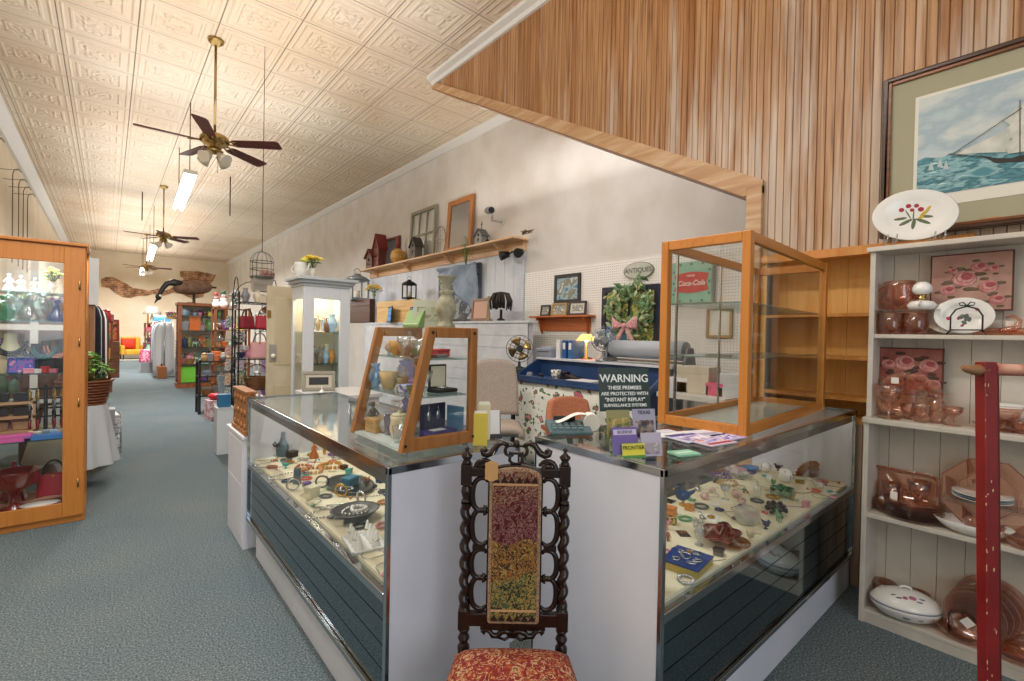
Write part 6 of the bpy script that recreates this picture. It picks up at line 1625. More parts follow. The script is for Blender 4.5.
deskfan('old brass bladed desk fan with a round cage on the dark stand', Vector((3.62, 4.10, .986)), .155, mat('5a4a2a', .3, .8), BRASS, mat('20302a', .4), -.75)
deskfan('chrome desk fan beside the paper roll cutter', up(603, 371, 3.80), .125, CHROME, mat('a8b0b4', .3, .6), mat('9aa2a6', .3, .5), -.6)
t = thing('paper_cutter', 'long grey roll of wrapping paper in a cutter on the upper shelf', 'paper roll', up(640, 371, 3.86))
B().cyl((0, -.47, .13), (0, .32, .13), .085, n=24).build('paper_roll', mat('a8b0ba', .45), t); b = B()
for y in (-.50, .35): b.prism([(-.10, 0), (.10, 0), (.05, .16), (-.05, .16)], y - .012, y + .012, 'xz')
pieces(b, 'bracket', mat('6f777c', .3, .7), t, .003); B().bx(-.12, -.09, -.5, .35, .02, .04).build('cutting_bar', CHROME, t)
for k, (px, py, w, h, c, lab) in enumerate(((690, 385, .28, .22, 'cfc6b4', 'tan carton under the wrapping paper end'), (676, 392, .16, .12, 'e4e4e6', 'white ribbon box beside the tan carton'), (712, 392, .14, .10, 'd85a80', 'bright pink box behind the showcase'), (727, 387, .16, .18, 'c9ccd0', 'grey carton behind the showcase end'))):
    p = on_x(px, py, 3.62); carton(lab, Vector((3.58, p.y, DZ)) if p.y > 2.25 else Vector((3.75, p.y, .941)), (.2, w, h), c, 0, 'carton')
t = thing('work_table', 'plain white table beyond the cash desk behind the showcase', 'table', (3.55, 1.64, 0)); B().bx(-.05, .5, 0, .58, .90, .94).build('table_top', mat('d4d2cc', .5), t, .003)
for x in (-.02, .45):
    for y in (.03, .55): B().bx(x - .02, x + .02, y - .02, y + .02, 0, .90).build('leg', mat('b9b9b9', .4), t)
def office_chair(label, loc, rz, fab, w=.46, seat=.48, back=.5, wood_=False):
    t = thing('office_chair', label, 'chair', loc, rz)
    def bk_(u, v): a = (u - .5) * 2; return (a * w / 2 * (1 - .16 * v ** 3), .21 + .05 * v + .02 * (1 - a * a), seat + .08 + back * v * (1 - .10 * abs(a) ** 3))
    B().sheet(bk_, 14, 12, th=-.07).build('backrest', M_(fab), t, .0)
    def st(u, v): a = (u - .5) * 2; c = (v - .5) * 2; return (a * w * .52, c * .24 - .02, seat + .05 * (1 - a ** 4) ** .5 * (1 - c ** 4) ** .5)
    B().sheet(st, 14, 14, th=.09).build('seat', M_(fab), t)
    B().cyl((0, 0, .1), (0, 0, seat - .06), .03).build('post', IRON, t); B().beam((0, .1, seat - .05), (0, .25, seat + .2), .05, .012).build('back_bar', IRON, t)
    for i in range(5): a = 2 * PI * i / 5 + .3; l = B().beam((0, 0, .10), (.28 * math.cos(a), .28 * math.sin(a), .06), .04, .03).build('leg', IRON, t); B().sph((.28 * math.cos(a), .28 * math.sin(a), .028), .028).build('caster', IRON, l)
    if wood_:
        for s in (-1, 1): B().beam((s * (w / 2 + .03), -.18, seat + .18), (s * (w / 2 + .03), .18, seat + .2), .05, .03).build('armrest', wood('8a4a24', 'a8622f', 'y', 6), t); B().beam((s * (w / 2 + .03), -.05, seat), (s * (w / 2 + .03), -.05, seat + .17), .03, .03).build('arm_post', IRON, t)
    return t
office_chair('salmon orange upholstered chair behind the counter by the adding machine', Vector((2.96, 2.60, 0)), math.radians(-25), mat('c98262', .85, h2='bb7556', sc=60), .42, .42, .36, True)
office_chair('beige upholstered chair behind the tabletop case', Vector((2.88, 3.60, 0)), math.radians(-35), mat('b3a79c', .85, h2='a89c90', sc=60), .50, .50, .56)

# ---- on the pegboard
p = wl(566, 316); SZ = 1.39 + 0 * p.z; ya, yb = wl(537, 318).y, wl(596, 318).y; zt = p.z
t = thing('bracket_shelf', 'orange pine bracket shelf holding small frames on the pegboard', 'shelf', (PX, yb, zt), 0); Ls = ya - yb
OR_ = wood('a9562a', 'c9743c', 'y', 6, .4)
B().bx(-.16, 0, 0, Ls, -.022, 0).build('board', OR_, t, .003); B().bx(-.015, 0, .08, Ls - .08, -.20, -.022).build('back_panel', OR_, t)
for y in (.10, Ls - .13): B().prism([(0, -.022), (-.13, -.022), (-.12, -.06), (-.07, -.09), (-.05, -.16), (-.02, -.23), (0, -.24)], y, y + .022, 'xz').build('bracket', OR_, t)
ph = blot(['6a7a8a', 'b0b8b8', '8a8a70', 'd0d0c8', '50584a'], 14)
def wframe(label, x0, x1, y0, y1, X, fm, pm, fw=.03, mount=None, tilt=0.0, name='framed_picture', cat='picture', z=None):
    a = on_x(x0, (y0 + y1) / 2, X); b_ = on_x(x1, (y0 + y1) / 2, X); top = on_x((x0 + x1) / 2, y0, X).z; bot = on_x((x0 + x1) / 2, y1, X).z if z is None else z
    return framed(label, Vector((X, (a.y + b_.y) / 2, bot)), a.y - b_.y, top - bot, fm, pm, WFACE, tilt, fw, name, cat, mount)
wframe('dark framed photograph hung above the orange bracket shelf', 555, 581, 274, 303, PX, '2a2524', blot(['5d86a0', '9fb8c4', '8a8a78', 'c4ccd0'], 8), .045)
wframe('small dark pewter frame at the far end of the bracket shelf', 541, 550, 305, 316, PX - .06, '35393c', ph, .02, tilt=.12, z=zt + .002)
wframe('small gold frame in the middle of the bracket shelf', 552, 567, 303, 316, PX - .06, 'a88a54', ph, .025, tilt=.12, z=zt + .002)
wframe('small dark brown frame at the near end of the bracket shelf', 569, 586, 301, 316, PX - .06, '3a2826', ph, .025, 'cfd0c8', .12, z=zt + .002)
# old sash hung with a wreath
a, b_ = wl(603, 315), wl(660, 315); top, bot = wl(630, 286).z, wl(630, 346).z; wc = (a.y + b_.y) / 2; ww = a.y - b_.y; wh = top - bot
t = thing('window_sash', 'dark navy old window sash hung on the pegboard behind the wreath', 'window frame', (PX, wc, bot), WFACE)
NV = mat('25283a', .5); f_ = .06
B().bx(-ww / 2, ww / 2, -.03, 0, 0, f_).bx(-ww / 2, ww / 2, -.03, 0, wh - f_, wh).bx(-ww / 2, -ww / 2 + f_, -.03, 0, f_, wh - f_).bx(ww / 2 - f_, ww / 2, -.03, 0, f_, wh - f_).build('frame', NV, t)
B().bx(-.012, .012, -.026, 0, f_, wh - f_).bx(-ww / 2 + f_, ww / 2 - f_, -.026, 0, wh * .42 - .012, wh * .42 + .012).build('glazing_bar', NV, t)
pm_ = [blot(['8a9a4a', 'c8c070', '5a7a3a', 'd8d0a0'], 9), blot(['4a7ab0', '7aa0c8', '3a5a90'], 7)]
for k, (x0, x1, z0, z1) in enumerate(((-ww / 2 + f_, -.012, f_, wh * .42 - .012), (.012, ww / 2 - f_, f_, wh * .42 - .012), (-ww / 2 + f_, -.012, wh * .42 + .012, wh - f_), (.012, ww / 2 - f_, wh * .42 + .012, wh - f_))):
    B().bx(x0, x1, -.012, -.006, z0, z1).build('pane', pm_[0] if k != 0 else pm_[1], t)
pc = wl(629, 309, PX - .09)
t = thing('wreath', 'green eucalyptus wreath with a pink checked bow on the old sash', 'wreath', pc, WFACE); q = random.Random(5); R0 = .235
ring_piece(B(), (0, .02, 0), R0, .02, (0, 1, 0), 26).build('wreath_ring', mat('5a4430', .9), t)
b1, b2 = B(), B()
for i in range(230):
    a = q.uniform(0, 2 * PI); rr_ = R0 + q.gauss(0, .055); y = q.uniform(-.06, .02); c = Vector((rr_ * math.cos(a), y, rr_ * math.sin(a))); d = Vector((q.uniform(-1, 1), q.uniform(-.6, .2), q.uniform(-1, 1))).normalized(); sd = d.cross(Vector((0, 1, 0))).normalized(); l = q.uniform(.04, .07)
    (b1 if i % 3 else b2).add([c - d * l, c + sd * l * .4, c + d * l, c - sd * l * .4, c + Vector((0, -.006, 0))], [(0, 1, 4), (1, 2, 4), (2, 3, 4), (3, 0, 4)])
b1.build('leaf_cluster', mat('6d8f62', .6, h2='547a4c', sc=30), t); b2.build('pale_leaf_cluster', mat('b0bb8a', .6), t)
CHK = blot(['c87a86', 'e4c4c4', 'b85a6a', 'ecd8d4'], 60, .8); b = B()
for s in (-1, 1):
    b.sheet(lambda u, v: (s * (.02 + .15 * u) * (1), -.08 - .03 * math.sin(PI * u), -.19 + (v - .5) * (.03 + .12 * u) + .03 * u), 8, 4, th=.006)
    b.sheet(lambda u, v: (s * (.01 + .10 * u) + (v - .5) * .06, -.075, -.20 - .17 * u), 6, 3, th=.006)
b.sph((0, -.085, -.19), (.03, .025, .03)); b.build('bow', CHK, t)
# oval ANTIQUES sign
pc = wl(639, 270.5); aw = (wl(624, 270).y - wl(654, 270).y) / 2; ah = (wl(639, 262).z - wl(639, 279).z) / 2
t = thing('oval_sign', 'pale oval plaque lettered ANTIQUES high on the pegboard', 'sign', pc, WFACE)
def oval(k): return [(aw * k * math.cos(2 * PI * i / 40), ah * k * math.sin(2 * PI * i / 40)) for i in range(40)]
B().prism(oval(1), -.016, 0, 'xz').build('rim', mat('7d8276', .6), t); B().prism(oval(.93), -.019, -.014, 'xz').build('face', mat('c3c6ba', .6, h2='b4b8aa', sc=10), t)
lettering('ANTIQUES', ah * .78, mat('5a5f58', .6), t, (0, -.0200, 0), (PI / 2, 0, 0))
# red and green soda sign
a, b_ = wl(675, 283), wl(716, 283); top, bot = wl(695, 262).z, wl(695, 304).z; ww = a.y - b_.y; wh = top - bot
t = thing('soda_sign', 'square sea green soda sign with a red fishtail badge on the pegboard', 'sign', (PX, (a.y + b_.y) / 2, bot), WFACE)
B().bx(-ww / 2, ww / 2, -.07, 0, 0, wh).build('sign_case', mat('8aa39a', .4), t, .005); B().bx(-ww / 2 + .012, ww / 2 - .012, -.074, -.069, .012, wh - .012).build('face', mat('7cb5a0', .35, h2='86bda8', sc=6), t)
zc = wh * .50; fw_, fh_ = ww * .42, wh * .20
n = 12
pts = [(-fw_, zc - fh_ * .95), (-fw_ * .86, zc), (-fw_, zc + fh_ * .95)] + [(-fw_ + 2 * fw_ * i / n, zc + fh_ * (.95 + .28 * math.sin(PI * i / n))) for i in range(1, n)] + [(fw_, zc + fh_ * .95), (fw_ * .86, zc), (fw_, zc - fh_ * .95)] + [(fw_ - 2 * fw_ * i / n, zc - fh_ * (.95 + .28 * math.sin(PI * i / n))) for i in range(1, n)]
B().prism(pts, -.077, -.073, 'xz').build('fishtail_badge', mat('c23a3c', .4), t)
lettering('Coca-Cola', fh_ * .86, mat('f0e8e0', .5), t, (0, -.0785, zc - fh_ * .1), (PI / 2, 0, 0), shear=.25, sx=.92)
lettering('DRINK', fh_ * .34, mat('f0e8e0', .5), t, (0, -.0785, zc + fh_ * .78), (PI / 2, 0, 0))
b = B()
for k in range(12): a_ = PI / 6 * k; b.box((ww * .43 * max(-1, min(1, 1.25 * math.cos(a_))), -.0752, wh * .5 + wh * .43 * max(-1, min(1, 1.25 * math.sin(a_)))), (.022, .002, .022))
pieces(b, 'hour_mark', mat('3f6f60', .5), t)
wframe('gold framed certificate hung below the soda sign', 707, 733, 307, 338, PX, 'a98a5a', 'e0ddd2', .028, 'd9d5c6')

# ============================================================ ON THE PINE SHELF AND THE BOARDED PANEL
SZ = 2.791
def sh(px, X=4.46): return Vector((X, on_x(px, 262, X).y, SZ))
def shw(px0, px1, X=4.46): return on_x(px0, 262, X).y - on_x(px1, 262, X).y
birdhouse('tall red birdhouse at the far end of the pine shelf', sh(380), .24, .72, '6d3a30', '7d2a24', WFACE)
birdhouse('dark red birdhouse behind the tall one on the pine shelf', sh(374, 4.44), .30, .42, '5d3a30', '6a2620', WFACE)
t = thing('shutter', 'dark brown louvred shutter leaning on the pine shelf', 'shutter', sh(391, 4.54), WFACE); t.rotation_euler = (-.10, 0, WFACE)
w_, h_ = shw(385, 398), .62; b = B().bx(-w_ / 2, -w_ / 2 + .05, -.03, 0, 0, h_).bx(w_ / 2 - .05, w_ / 2, -.03, 0, 0, h_).bx(-w_ / 2 + .05, w_ / 2 - .05, -.03, 0, 0, .06).bx(-w_ / 2 + .05, w_ / 2 - .05, -.03, 0, h_ - .06, h_); b.build('frame', mat('5d2e2a', .5), t); b = B()
for i in range(11): b.beam((-w_ / 2 + .05, -.015, .09 + i * .043), (w_ / 2 - .05, -.015, .09 + i * .043), .008, .05, (0, -.7, .7))
b.build('louvre_panel', mat('6b6a6e', .5), t)
t = thing('gourd', 'dried yellow gourd with a red candle neck on the pine shelf', 'gourd', sh(398)); B().lathe([(.05, 0), (.13, .05), (.16, .14), (.13, .24), (.05, .30)], n=18).build('gourd_body', mat('c79a50', .5, h2='b08440', sc=10), t); B().lathe([(.05, .29), (.045, .52), (.03, .55), (0, .55)], n=12).build('neck', mat('7d2c28', .5), t)
def sash(label, px0, px1, h, fm, cols, rows, X, tilt, glassm, fw=.06):
    w = shw(px0, px1, X); t = thing('window_sash', label, 'window frame', sh((px0 + px1) / 2, X), WFACE); t.rotation_euler = (-tilt, 0, WFACE)
    B().bx(-w / 2, w / 2, -.04, 0, 0, fw).bx(-w / 2, w / 2, -.04, 0, h - fw, h).bx(-w / 2, -w / 2 + fw, -.04, 0, fw, h - fw).bx(w / 2 - fw, w / 2, -.04, 0, fw, h - fw).build('frame', M_(fm), t)
    b = B(); iw, ih = w - 2 * fw, h - 2 * fw
    for i in range(1, cols): x = -w / 2 + fw + iw * i / cols; b.bx(x - .014, x + .014, -.036, -.004, fw, h - fw)
    for j in range(1, rows): z = fw + ih * j / rows; b.bx(-w / 2 + fw, w / 2 - fw, -.035, -.005, z - .014, z + .014)
    if b.f: b.build('glazing_bar', M_(fm), t)
    for i in range(cols):
        for j in range(rows): B().bx(-w / 2 + fw + iw * i / cols, -w / 2 + fw + iw * (i + 1) / cols, -.022, -.018, fw + ih * j / rows, fw + ih * (j + 1) / rows).build('pane', glassm, t)
    return t
sash('grey green six pane window sash leaning on the pine shelf', 409, 434, .98, '8d8c78', 3, 2, 4.55, .06, CLEAR)
birdhouse('small grey wooden birdhouse in front of the six pane sash', sh(416, 4.40), .19, .40, '5d564c', '3d3833', WFACE)
t = thing('wire_oval', 'oval wire hoop ornament between the two sashes', 'ornament', sh(440, 4.52), WFACE); b = B(); q_ = .26
b.tube([(.17 * math.cos(2 * PI * i / 24), 0, q_ + q_ * math.sin(2 * PI * i / 24)) for i in range(24)], .008, 6, True).tube([(.17 * math.cos(2 * PI * i / 24), 0.02 * math.sin(4 * PI * i / 24), q_ + q_ * .1 * math.sin(2 * PI * i / 24)) for i in range(24)], .004, 5, True).tube([(0, 0, 0), (0, 0, 2 * q_)], .004, 5); b.build('wire_frame', mat('8a8474', .4, .5), t)
sash('brown wooden window sash with a single dark pane on the pine shelf', 446, 471, .92, wood('9a5f30', 'b87a40', 'z', 5), 1, 1, 4.55, .06, glass('c8c4bc', .3, body=.55, bh='8a857c'), .085)
plant('trailing green plant hanging over the pine shelf edge', sh(466, 4.34) + Vector((0, 0, -.30)), .14, .46, '6fae3a', None, n=90, seed=4, name='trailing_plant')
t = birdhouse('small grey church birdhouse with a cross on the pine shelf', sh(481), .16, .26, '8d8f8c', '5d5f60', WFACE, True)
lz('bell', 'small dark iron bell beside the church birdhouse', sh(487), .12, IRON, 'bell', 'bell')
t = thing('garland', 'dried vine ornament at the near end of the pine shelf', 'ornament', sh(527, 4.42), WFACE); b = B(); q = random.Random(8)
for i in range(12): x = q.uniform(-.12, .12); b.tube([(x, 0, .01), (x + q.uniform(-.06, .06), q.uniform(-.04, .04), .06), (x + q.uniform(-.09, .09), q.uniform(-.05, .05), .03)], .006, 5)
b.build('twig', mat('6a5a44', .9), t)
# security camera and floodlight
pc = wl(503, 222, XW); t = thing('security_camera', 'white security camera on a bracket above the pine shelf', 'camera', pc); d = on_x(489, 207, XW - .30) - pc
B().cyl((-.0, 0, 0), (-.02, 0, 0), .05).build('wall_plate', mat('c8c8c4', .5), t); B().tube([(-.02, 0, 0), (-.14, .10, .02), d * .75 + Vector((0, 0, -.07))], .018, 7).build('arm', mat('b8b8b4', .4), t)
k = d * .8; B().cyl(k + Vector((.02, .12, .02)), k + Vector((-.12, -.14, -.05)), .055, n=14).build('camera_body', mat('9a9c9c', .4), t); B().cyl(k + Vector((-.12, -.14, -.05)), k + Vector((-.125, -.148, -.052)), .045).build('lens', IRON, t)
pc = on_x(509, 245, XW - .22); t = thing('floodlight', 'twin black spotlight bracket fixed beneath the pine shelf', 'spotlight', (XW - .05, pc.y, SZ - .19)); B().bx(-.03, .0, -.06, .06, -.04, .05).build('junction_box', mat('d0d0cc', .5), t)
for s in (-1, 1): B().cyl((-.05, s * .14, -.01), (-.17, s * .20, -.05), .045, .07, 14).build('lamp_head', BLACK, t); B().tube([(-.02, 0, 0), (-.04, s * .08, .02), (-.05, s * .14, -.01)], .012, 6).build('arm', BLACK, t)
# things standing on the boarded half wall
HZ = 1.586
def hw_(px, X=4.20): return Vector((X, on_x(px, 318, X).y, HZ))
def hww(a, b, X=4.20): return on_x(a, 318, X).y - on_x(b, 318, X).y
t = thing('draped_picture', 'framed poster half covered by a blue grey cloth behind the half wall', 'picture', Vector((XW - .06, on_x(462, 300, XW).y, 1.60)), WFACE); B().bx(-.62, .62, -.03, 0, 0, .95).build('frame', mat('4a5058', .5), t); B().bx(-.58, .58, -.034, -.029, .04, .91).build('poster', blot(['6a7480', '9aa2a8', '50585f', 'b4b8ba'], 4), t)
B().sheet(lambda u, v: (-.60 + 1.2 * u, -.06 - .03 * math.sin(u * 14 + v * 6), .97 - (.08 + .78 * u) * v - .02), 24, 12, th=.01).build('cloth', mat('97a6b8', .8, h2='8494a8', sc=6), t)
carton('dark stained wooden crate at the far end of the half wall', hw_(362), (.12, 1.05, .50), wood('3a2018', '5a3424', 'y', 6), 0, 'crate', 'crate', bev=.006)
carton('long raw pine crate beside the dark one on the half wall', hw_(397, 4.23), (.10, 1.6, .42), wood('c89a58', 'e0bc80', 'y', 6), 0, 'crate', 'crate', bev=.006)
pf = hw_(389, 4.12); framed('blue picture screen in a black frame before the pine crates', pf, .62, .30, '16181c', blot(['2a6ab8', '3f8ad0', '7ab4e4', '1f4f98'], 12), WFACE - .3, .08, .02, 'picture_screen', 'screen')
framed('smaller blue picture screen beside the first before the crates', hw_(412, 4.10), .34, .27, '16181c', blot(['2f74c0', '5a9ad8', '8abce8'], 12), WFACE - .3, .08, .018, 'picture_screen', 'screen')
lantern('small black hanging lantern over the pine crate', Vector((4.22, on_x(409, 300, 4.22).y, HZ + .43)), .20, .36, IRON)
blooms('yellow flowers in a small pot on the dark crate', Vector((4.20, on_x(374, 290, 4.2).y, HZ + .505)), .30, .16, ['e0b43a', 'ecd070'], mat('8a9a70', .5), seed=2)
framed('copper coloured picture frame standing on the half wall', hw_(480), hww(471, 488), .34, wood('6a4a34', '8a6848', 'z', 8), 'c89a84', WFACE, .08, .04)
lz('candlestick', 'slim turned wooden post beside the copper frame', hw_(489), .36, wood('8a7a58', 'a89670', 'z', 8), 'candlestick', w=.55)
t = thing('metal_sculpture', 'dark metal tassel sculpture at the near end of the half wall', 'sculpture', hw_(501), 0); b = B().lathe([(.06, 0), (.06, .02), (.02, .04), (.018, .16)], n=12); b.build('base', IRON, t); b = B(); q = random.Random(6)
for i in range(26): a = 2 * PI * i / 26; r = .12 + .05 * q.random(); b.tube([(0, 0, .40), (r * .7 * math.cos(a), r * .7 * math.sin(a), .38), (r * math.cos(a), r * math.sin(a), .28), (r * .9 * math.cos(a), r * .9 * math.sin(a), .14 + .06 * q.random())], .012, 5)
b.build('tassel_strand', mat('3a3330', .5, .4), t)
lz('jar', 'small grey jar in front of the draped picture', hw_(462), .15, mat('6a6a66', .5))
lantern('small dark padlock shaped lantern near the carved candlestick', hw_(427), .14, .30, IRON)
# ============================================================ CEILING FANS, LAMPS, HOOKS
BLADE = wood('561d15', '753024', 'x', 6, .5)
def ceiling_fan(label, loc, ph, drop, R=.74):
    t = thing('ceiling_fan', label, 'ceiling fan', loc, 0)
    B().lathe([(0, 0), (.085, 0), (.08, -.03), (.045, -.06), (.02, -.075)], n=18).build('canopy', BRASS, t)
    B().cyl((0, 0, -.06), (0, 0, -drop), .014).build('downrod', BRASS, t)
    z = -drop
    B().lathe([(.02, z + .03), (.06, z + .01), (.13, z - .02), (.15, z - .05), (.15, z - .09), (.12, z - .12), (.07, z - .14), (.07, z - .17), (0, z - .17)], n=22).build('motor_housing', BRASS, t)
    for k in range(5):
        a = math.radians(ph + 72 * k); M = Matrix.Translation((0, 0, z - .10)) @ Matrix.Rotation(a, 4, 'Z') @ Matrix.Rotation(-.22, 4, 'X')
        b = B().prism([(.20, -.05), (.24, -.065), (R - .03, -.078), (R, -.06), (R, .06), (R - .03, .078), (.24, .065), (.20, .05)], -.004, .004, 'xy'); b.xf(M); bl = b.build('blade', BLADE, t)
        b = B().tube([(.12, 0, 0), (.17, .03, .002), (.26, .03, -.008)], .010, 6).tube([(.12, 0, 0), (.17, -.03, .002), (.26, -.03, -.008)], .010, 6); b.xf(M); b.build('blade_arm', BRASS, bl)
    B().lathe([(.06, z - .17), (.09, z - .19), (.05, z - .22), (0, z - .23)], n=16).build('light_fitter', BRASS, t)
    for k in range(4):
        a = math.radians(40 + 90 * k); d = Vector((math.cos(a), math.sin(a), -.75)).normalized(); c = Vector((0, 0, z - .19)); b = B()
        p = c + d * .07; b.cyl(p, p + d * .06, .028, .042, 14).cyl(p + d * .06, p + d * .13, .042, .070, 14); b.build('glass_shade', mat('efe8d8', .3), t)
    B().cyl((.03, 0, z - .22), (.03, 0, z - .42), .002, n=5).sph((.03, 0, z - .43), .008).build('pull_chain', BRASS, t)
    return t
F1 = ceiling_fan('brass ceiling fan with five dark red blades, the nearest of three', (.926, 6.47, ZC), 35, 1.09)
dup(F1, (.98, 13.9, ZC), math.radians(10), 'second brass ceiling fan with dark red blades, beyond the nearest tube light')
dup(F1, (1.03, 21.4, ZC), math.radians(30), 'farthest small ceiling fan close to the cream back wall')
def overhead_light(label, y0, y1, x0, x1, z, rods=True):
    t = thing('fluorescent_light', label, 'light fixture', (x0, y0, z)); L = y1 - y0; dx = x1 - x0
    def bar(w, z0, z1): 
        b = B(); b.add([(-w, 0, z0), (w, 0, z0), (w, 0, z1), (-w, 0, z1), (dx - w, L, z0), (dx + w, L, z0), (dx + w, L, z1), (dx - w, L, z1)], [(0, 3, 2, 1), (4, 5, 6, 7), (0, 1, 5, 4), (1, 2, 6, 5), (2, 3, 7, 6), (3, 0, 4, 7)]); return b
    bar(.085, 0.02, .075).build('housing', mat('e6e6e2', .4), t)
    for s in (-1, 1): B().cyl((s * .05, .03, 0), (dx + s * .05, L - .03, 0), .026, n=10).build('tube', mat('f4f6ff', .4, emit=9), t)
    for k, q_ in enumerate((.06, .94)):
        b = B().cyl((dx * q_, L * q_, .075), (dx * q_, L * q_, ZC - z), .007, n=6); b.build('hanging_rod', mat('6a5a40', .4, .6), t)
overhead_light('lit fluorescent tube light hung just beyond the nearest ceiling fan', 8.35, 10.9, .90, .985, 3.63)
overhead_light('lit fluorescent tube light hung below the second ceiling fan', 16.1, 19.8, .93, 1.03, 3.63)
overhead_light('lit fluorescent tube light farthest down the aisle near the back wall', 22.6, 25.4, .99, 1.07, 3.63)
for k, (px, y0) in enumerate(((3, 9.6), (19, 11.3), (24, 12.0), (28, 12.6), (31, 13.2))):
    t = solo(B().tube([(0, 0, 0), (0, 0, 1.45), (.02, 0, 1.53), (.07, 0, 1.55), (.10, 0, 1.50)], .007, 6).cyl((-.19, 0, 1.5), (.07, 0, 1.53), .005), 'hanging_hook', mat('6a6460', .4, .5), ('thin hooked rod hung nearest on the wall above the oak cabinet', 'second thin hooked rod on the wall above the oak cabinet', 'third thin hooked rod in the row on the wall', 'fourth thin hooked rod in the row on the wall', 'farthest thin hooked rod of the row on the wall')[k], 'hook', (-1.21, y0, 2.42), 0)
for k, (x, y, l, lab) in enumerate(((2.02, 12.0, .85, 'thin dark rod hanging from the ceiling beyond the bird cage'), (.62, 14.9, .7, 'thin dark rod hanging from the ceiling before the second fan'))):
    solo(B().cyl((0, 0, 0), (0, 0, l), .012), 'hanging_rod', IRON, lab, 'rod', (x, y, ZC - l))

# ============================================================ STOCK BEYOND THE COUNTERS
PAL = {'red': 'b02a2c', 'pink': 'dc8fa6', 'cream': 'e2d8c0', 'white': 'e6e5e2', 'pale blue': '9fbcd4', 'navy': '2a3458', 'teal': '2f7d88', 'green': '5a8a4a', 'olive': '7a7a48', 'yellow': 'dcc04a', 'amber': 'c8883a', 'orange': 'd8743a', 'brown': '6a452c', 'tan': 'b8936a', 'grey': '8a8c90', 'black': '232226', 'purple': '6a4a8a', 'lilac': 'b4a0cc', 'rose': 'c06a78', 'mint': '9ccab0'}
COLS = list(PAL)
qf = random.Random(21)
USED = set()
ORD = ('lowest', 'second', 'third', 'fourth', 'fifth', 'sixth')
def make_item(kind, col, label, loc, h, rz):
    m = mat(PAL[col], .4)
    if kind == 'vase': lz('vase', label, loc, h, m)
    elif kind == 'bottle': lz('bottle', label, loc, h, glass(PAL[col], .2, body=.4, bh=PAL[col]))
    elif kind == 'urn': lz('urn', label, loc, h, m)
    elif kind == 'jar': lz('jar', label, loc, h, m)
    elif kind == 'bowl': lz('bowl', label, loc, h * .5, m, w=1.3)
    elif kind == 'candlestick': lz('candlestick', label, loc, h, m)
    elif kind == 'goblet': lz('goblet', label, loc, h * .8, glass('f0f4f4', .3, body=.15), 'goblet', 'glass')
    elif kind == 'lady figurine': figurine(label, loc, h, m, 'e4cdb8', 'lady', rz)
    elif kind == 'bird figurine': figurine(label, loc, h * .8, m, None, 'bird', rz)
    elif kind == 'dog figurine': figurine(label, loc, h * .7, m, None, 'animal', rz)
    elif kind == 'cup': cup(label, loc, h * .5, m, rz)
    elif kind == 'teapot': pitcher(label, loc, h * .7, m, rz=rz, name='teapot', lid=True)
    elif kind == 'box': carton(label, loc, (h * .9, h * .7, h * .6), PAL[col], rz)
    elif kind == 'tin': carton(label, loc, (h * .6, h * .6, h * .8), PAL[col], rz, 'tin', 'tin')
    elif kind == 'book': t = book(label, loc, (h * .7, h * .18, h), PAL[col], rz)
    elif kind == 'handbag': handbag(label, loc, h * 1.1, h * .7, m, rz)
    elif kind == 'plate': stood_plate(label, loc, h, m, rz - .4, .2)
    elif kind == 'basket': basket(label, loc, h * .5, h * .45, 'a87a4a', rz)
    elif kind == 'picture frame': framed(label, loc, h * .8, h, PAL[col], blot(['b8b0a0', '7a8a8a', 'd0ccc0', '5a5a50'], 18), rz, .1, .02)
    elif kind == 'flower pot': plant(label, loc, h * .5, h, '6a9a4a', PAL[col], n=24, seed=qf.randint(0, 99))
def fill(place, x0, x1, y0, y1, z, n, h, kinds, rz=-.3, cols=None, back=True):
    """n different things in a row from x0 to x1, each with a label of its own"""
    for i in range(n):
        for _ in range(60):
            kd = qf.choice(kinds); c = qf.choice(cols or COLS); lab = '%s %s on the %s' % (c, kd, place)
            if lab not in USED: break
        else: continue
        USED.add(lab); f = (i + .5) / n
        make_item(kd, c, lab, Vector((x0 + (x1 - x0) * f, y0 + (y1 - y0) * f, z)), h * qf.uniform(.75, 1.15), rz + qf.uniform(-.5, .5))
    if back and n > 3: fill('back of the ' + place, x0 + .03, x1 - .01, y0 + .12, y1 + .12, z, n, h * 1.15, kinds, rz, cols, False)
def shelves(name, label, cat, loc, W, D, zs, m, rz=0, post=.02, back=None, glassy=False, H=None, sm=None):
    t = thing(name, label, cat, loc, rz); H = H or zs[-1] + .02
    for x in (0, W - post):
        for y in (0, D - post): B().bx(x, x + post, y, y + post, 0, H).build('post', m, t)
    for z in zs: B().bx(0, W, 0, D, z - .02, z - .002).build('shelf', sm or (GEDGE if glassy else m), t)
    if back: B().bx(0, W, D - .008, D, zs[0], H).build('back_panel', back, t)
    return t
SMALL = ['vase', 'bottle', 'jar', 'bowl', 'lady figurine', 'bird figurine', 'cup', 'teapot', 'box', 'tin', 'goblet', 'candlestick', 'dog figurine']
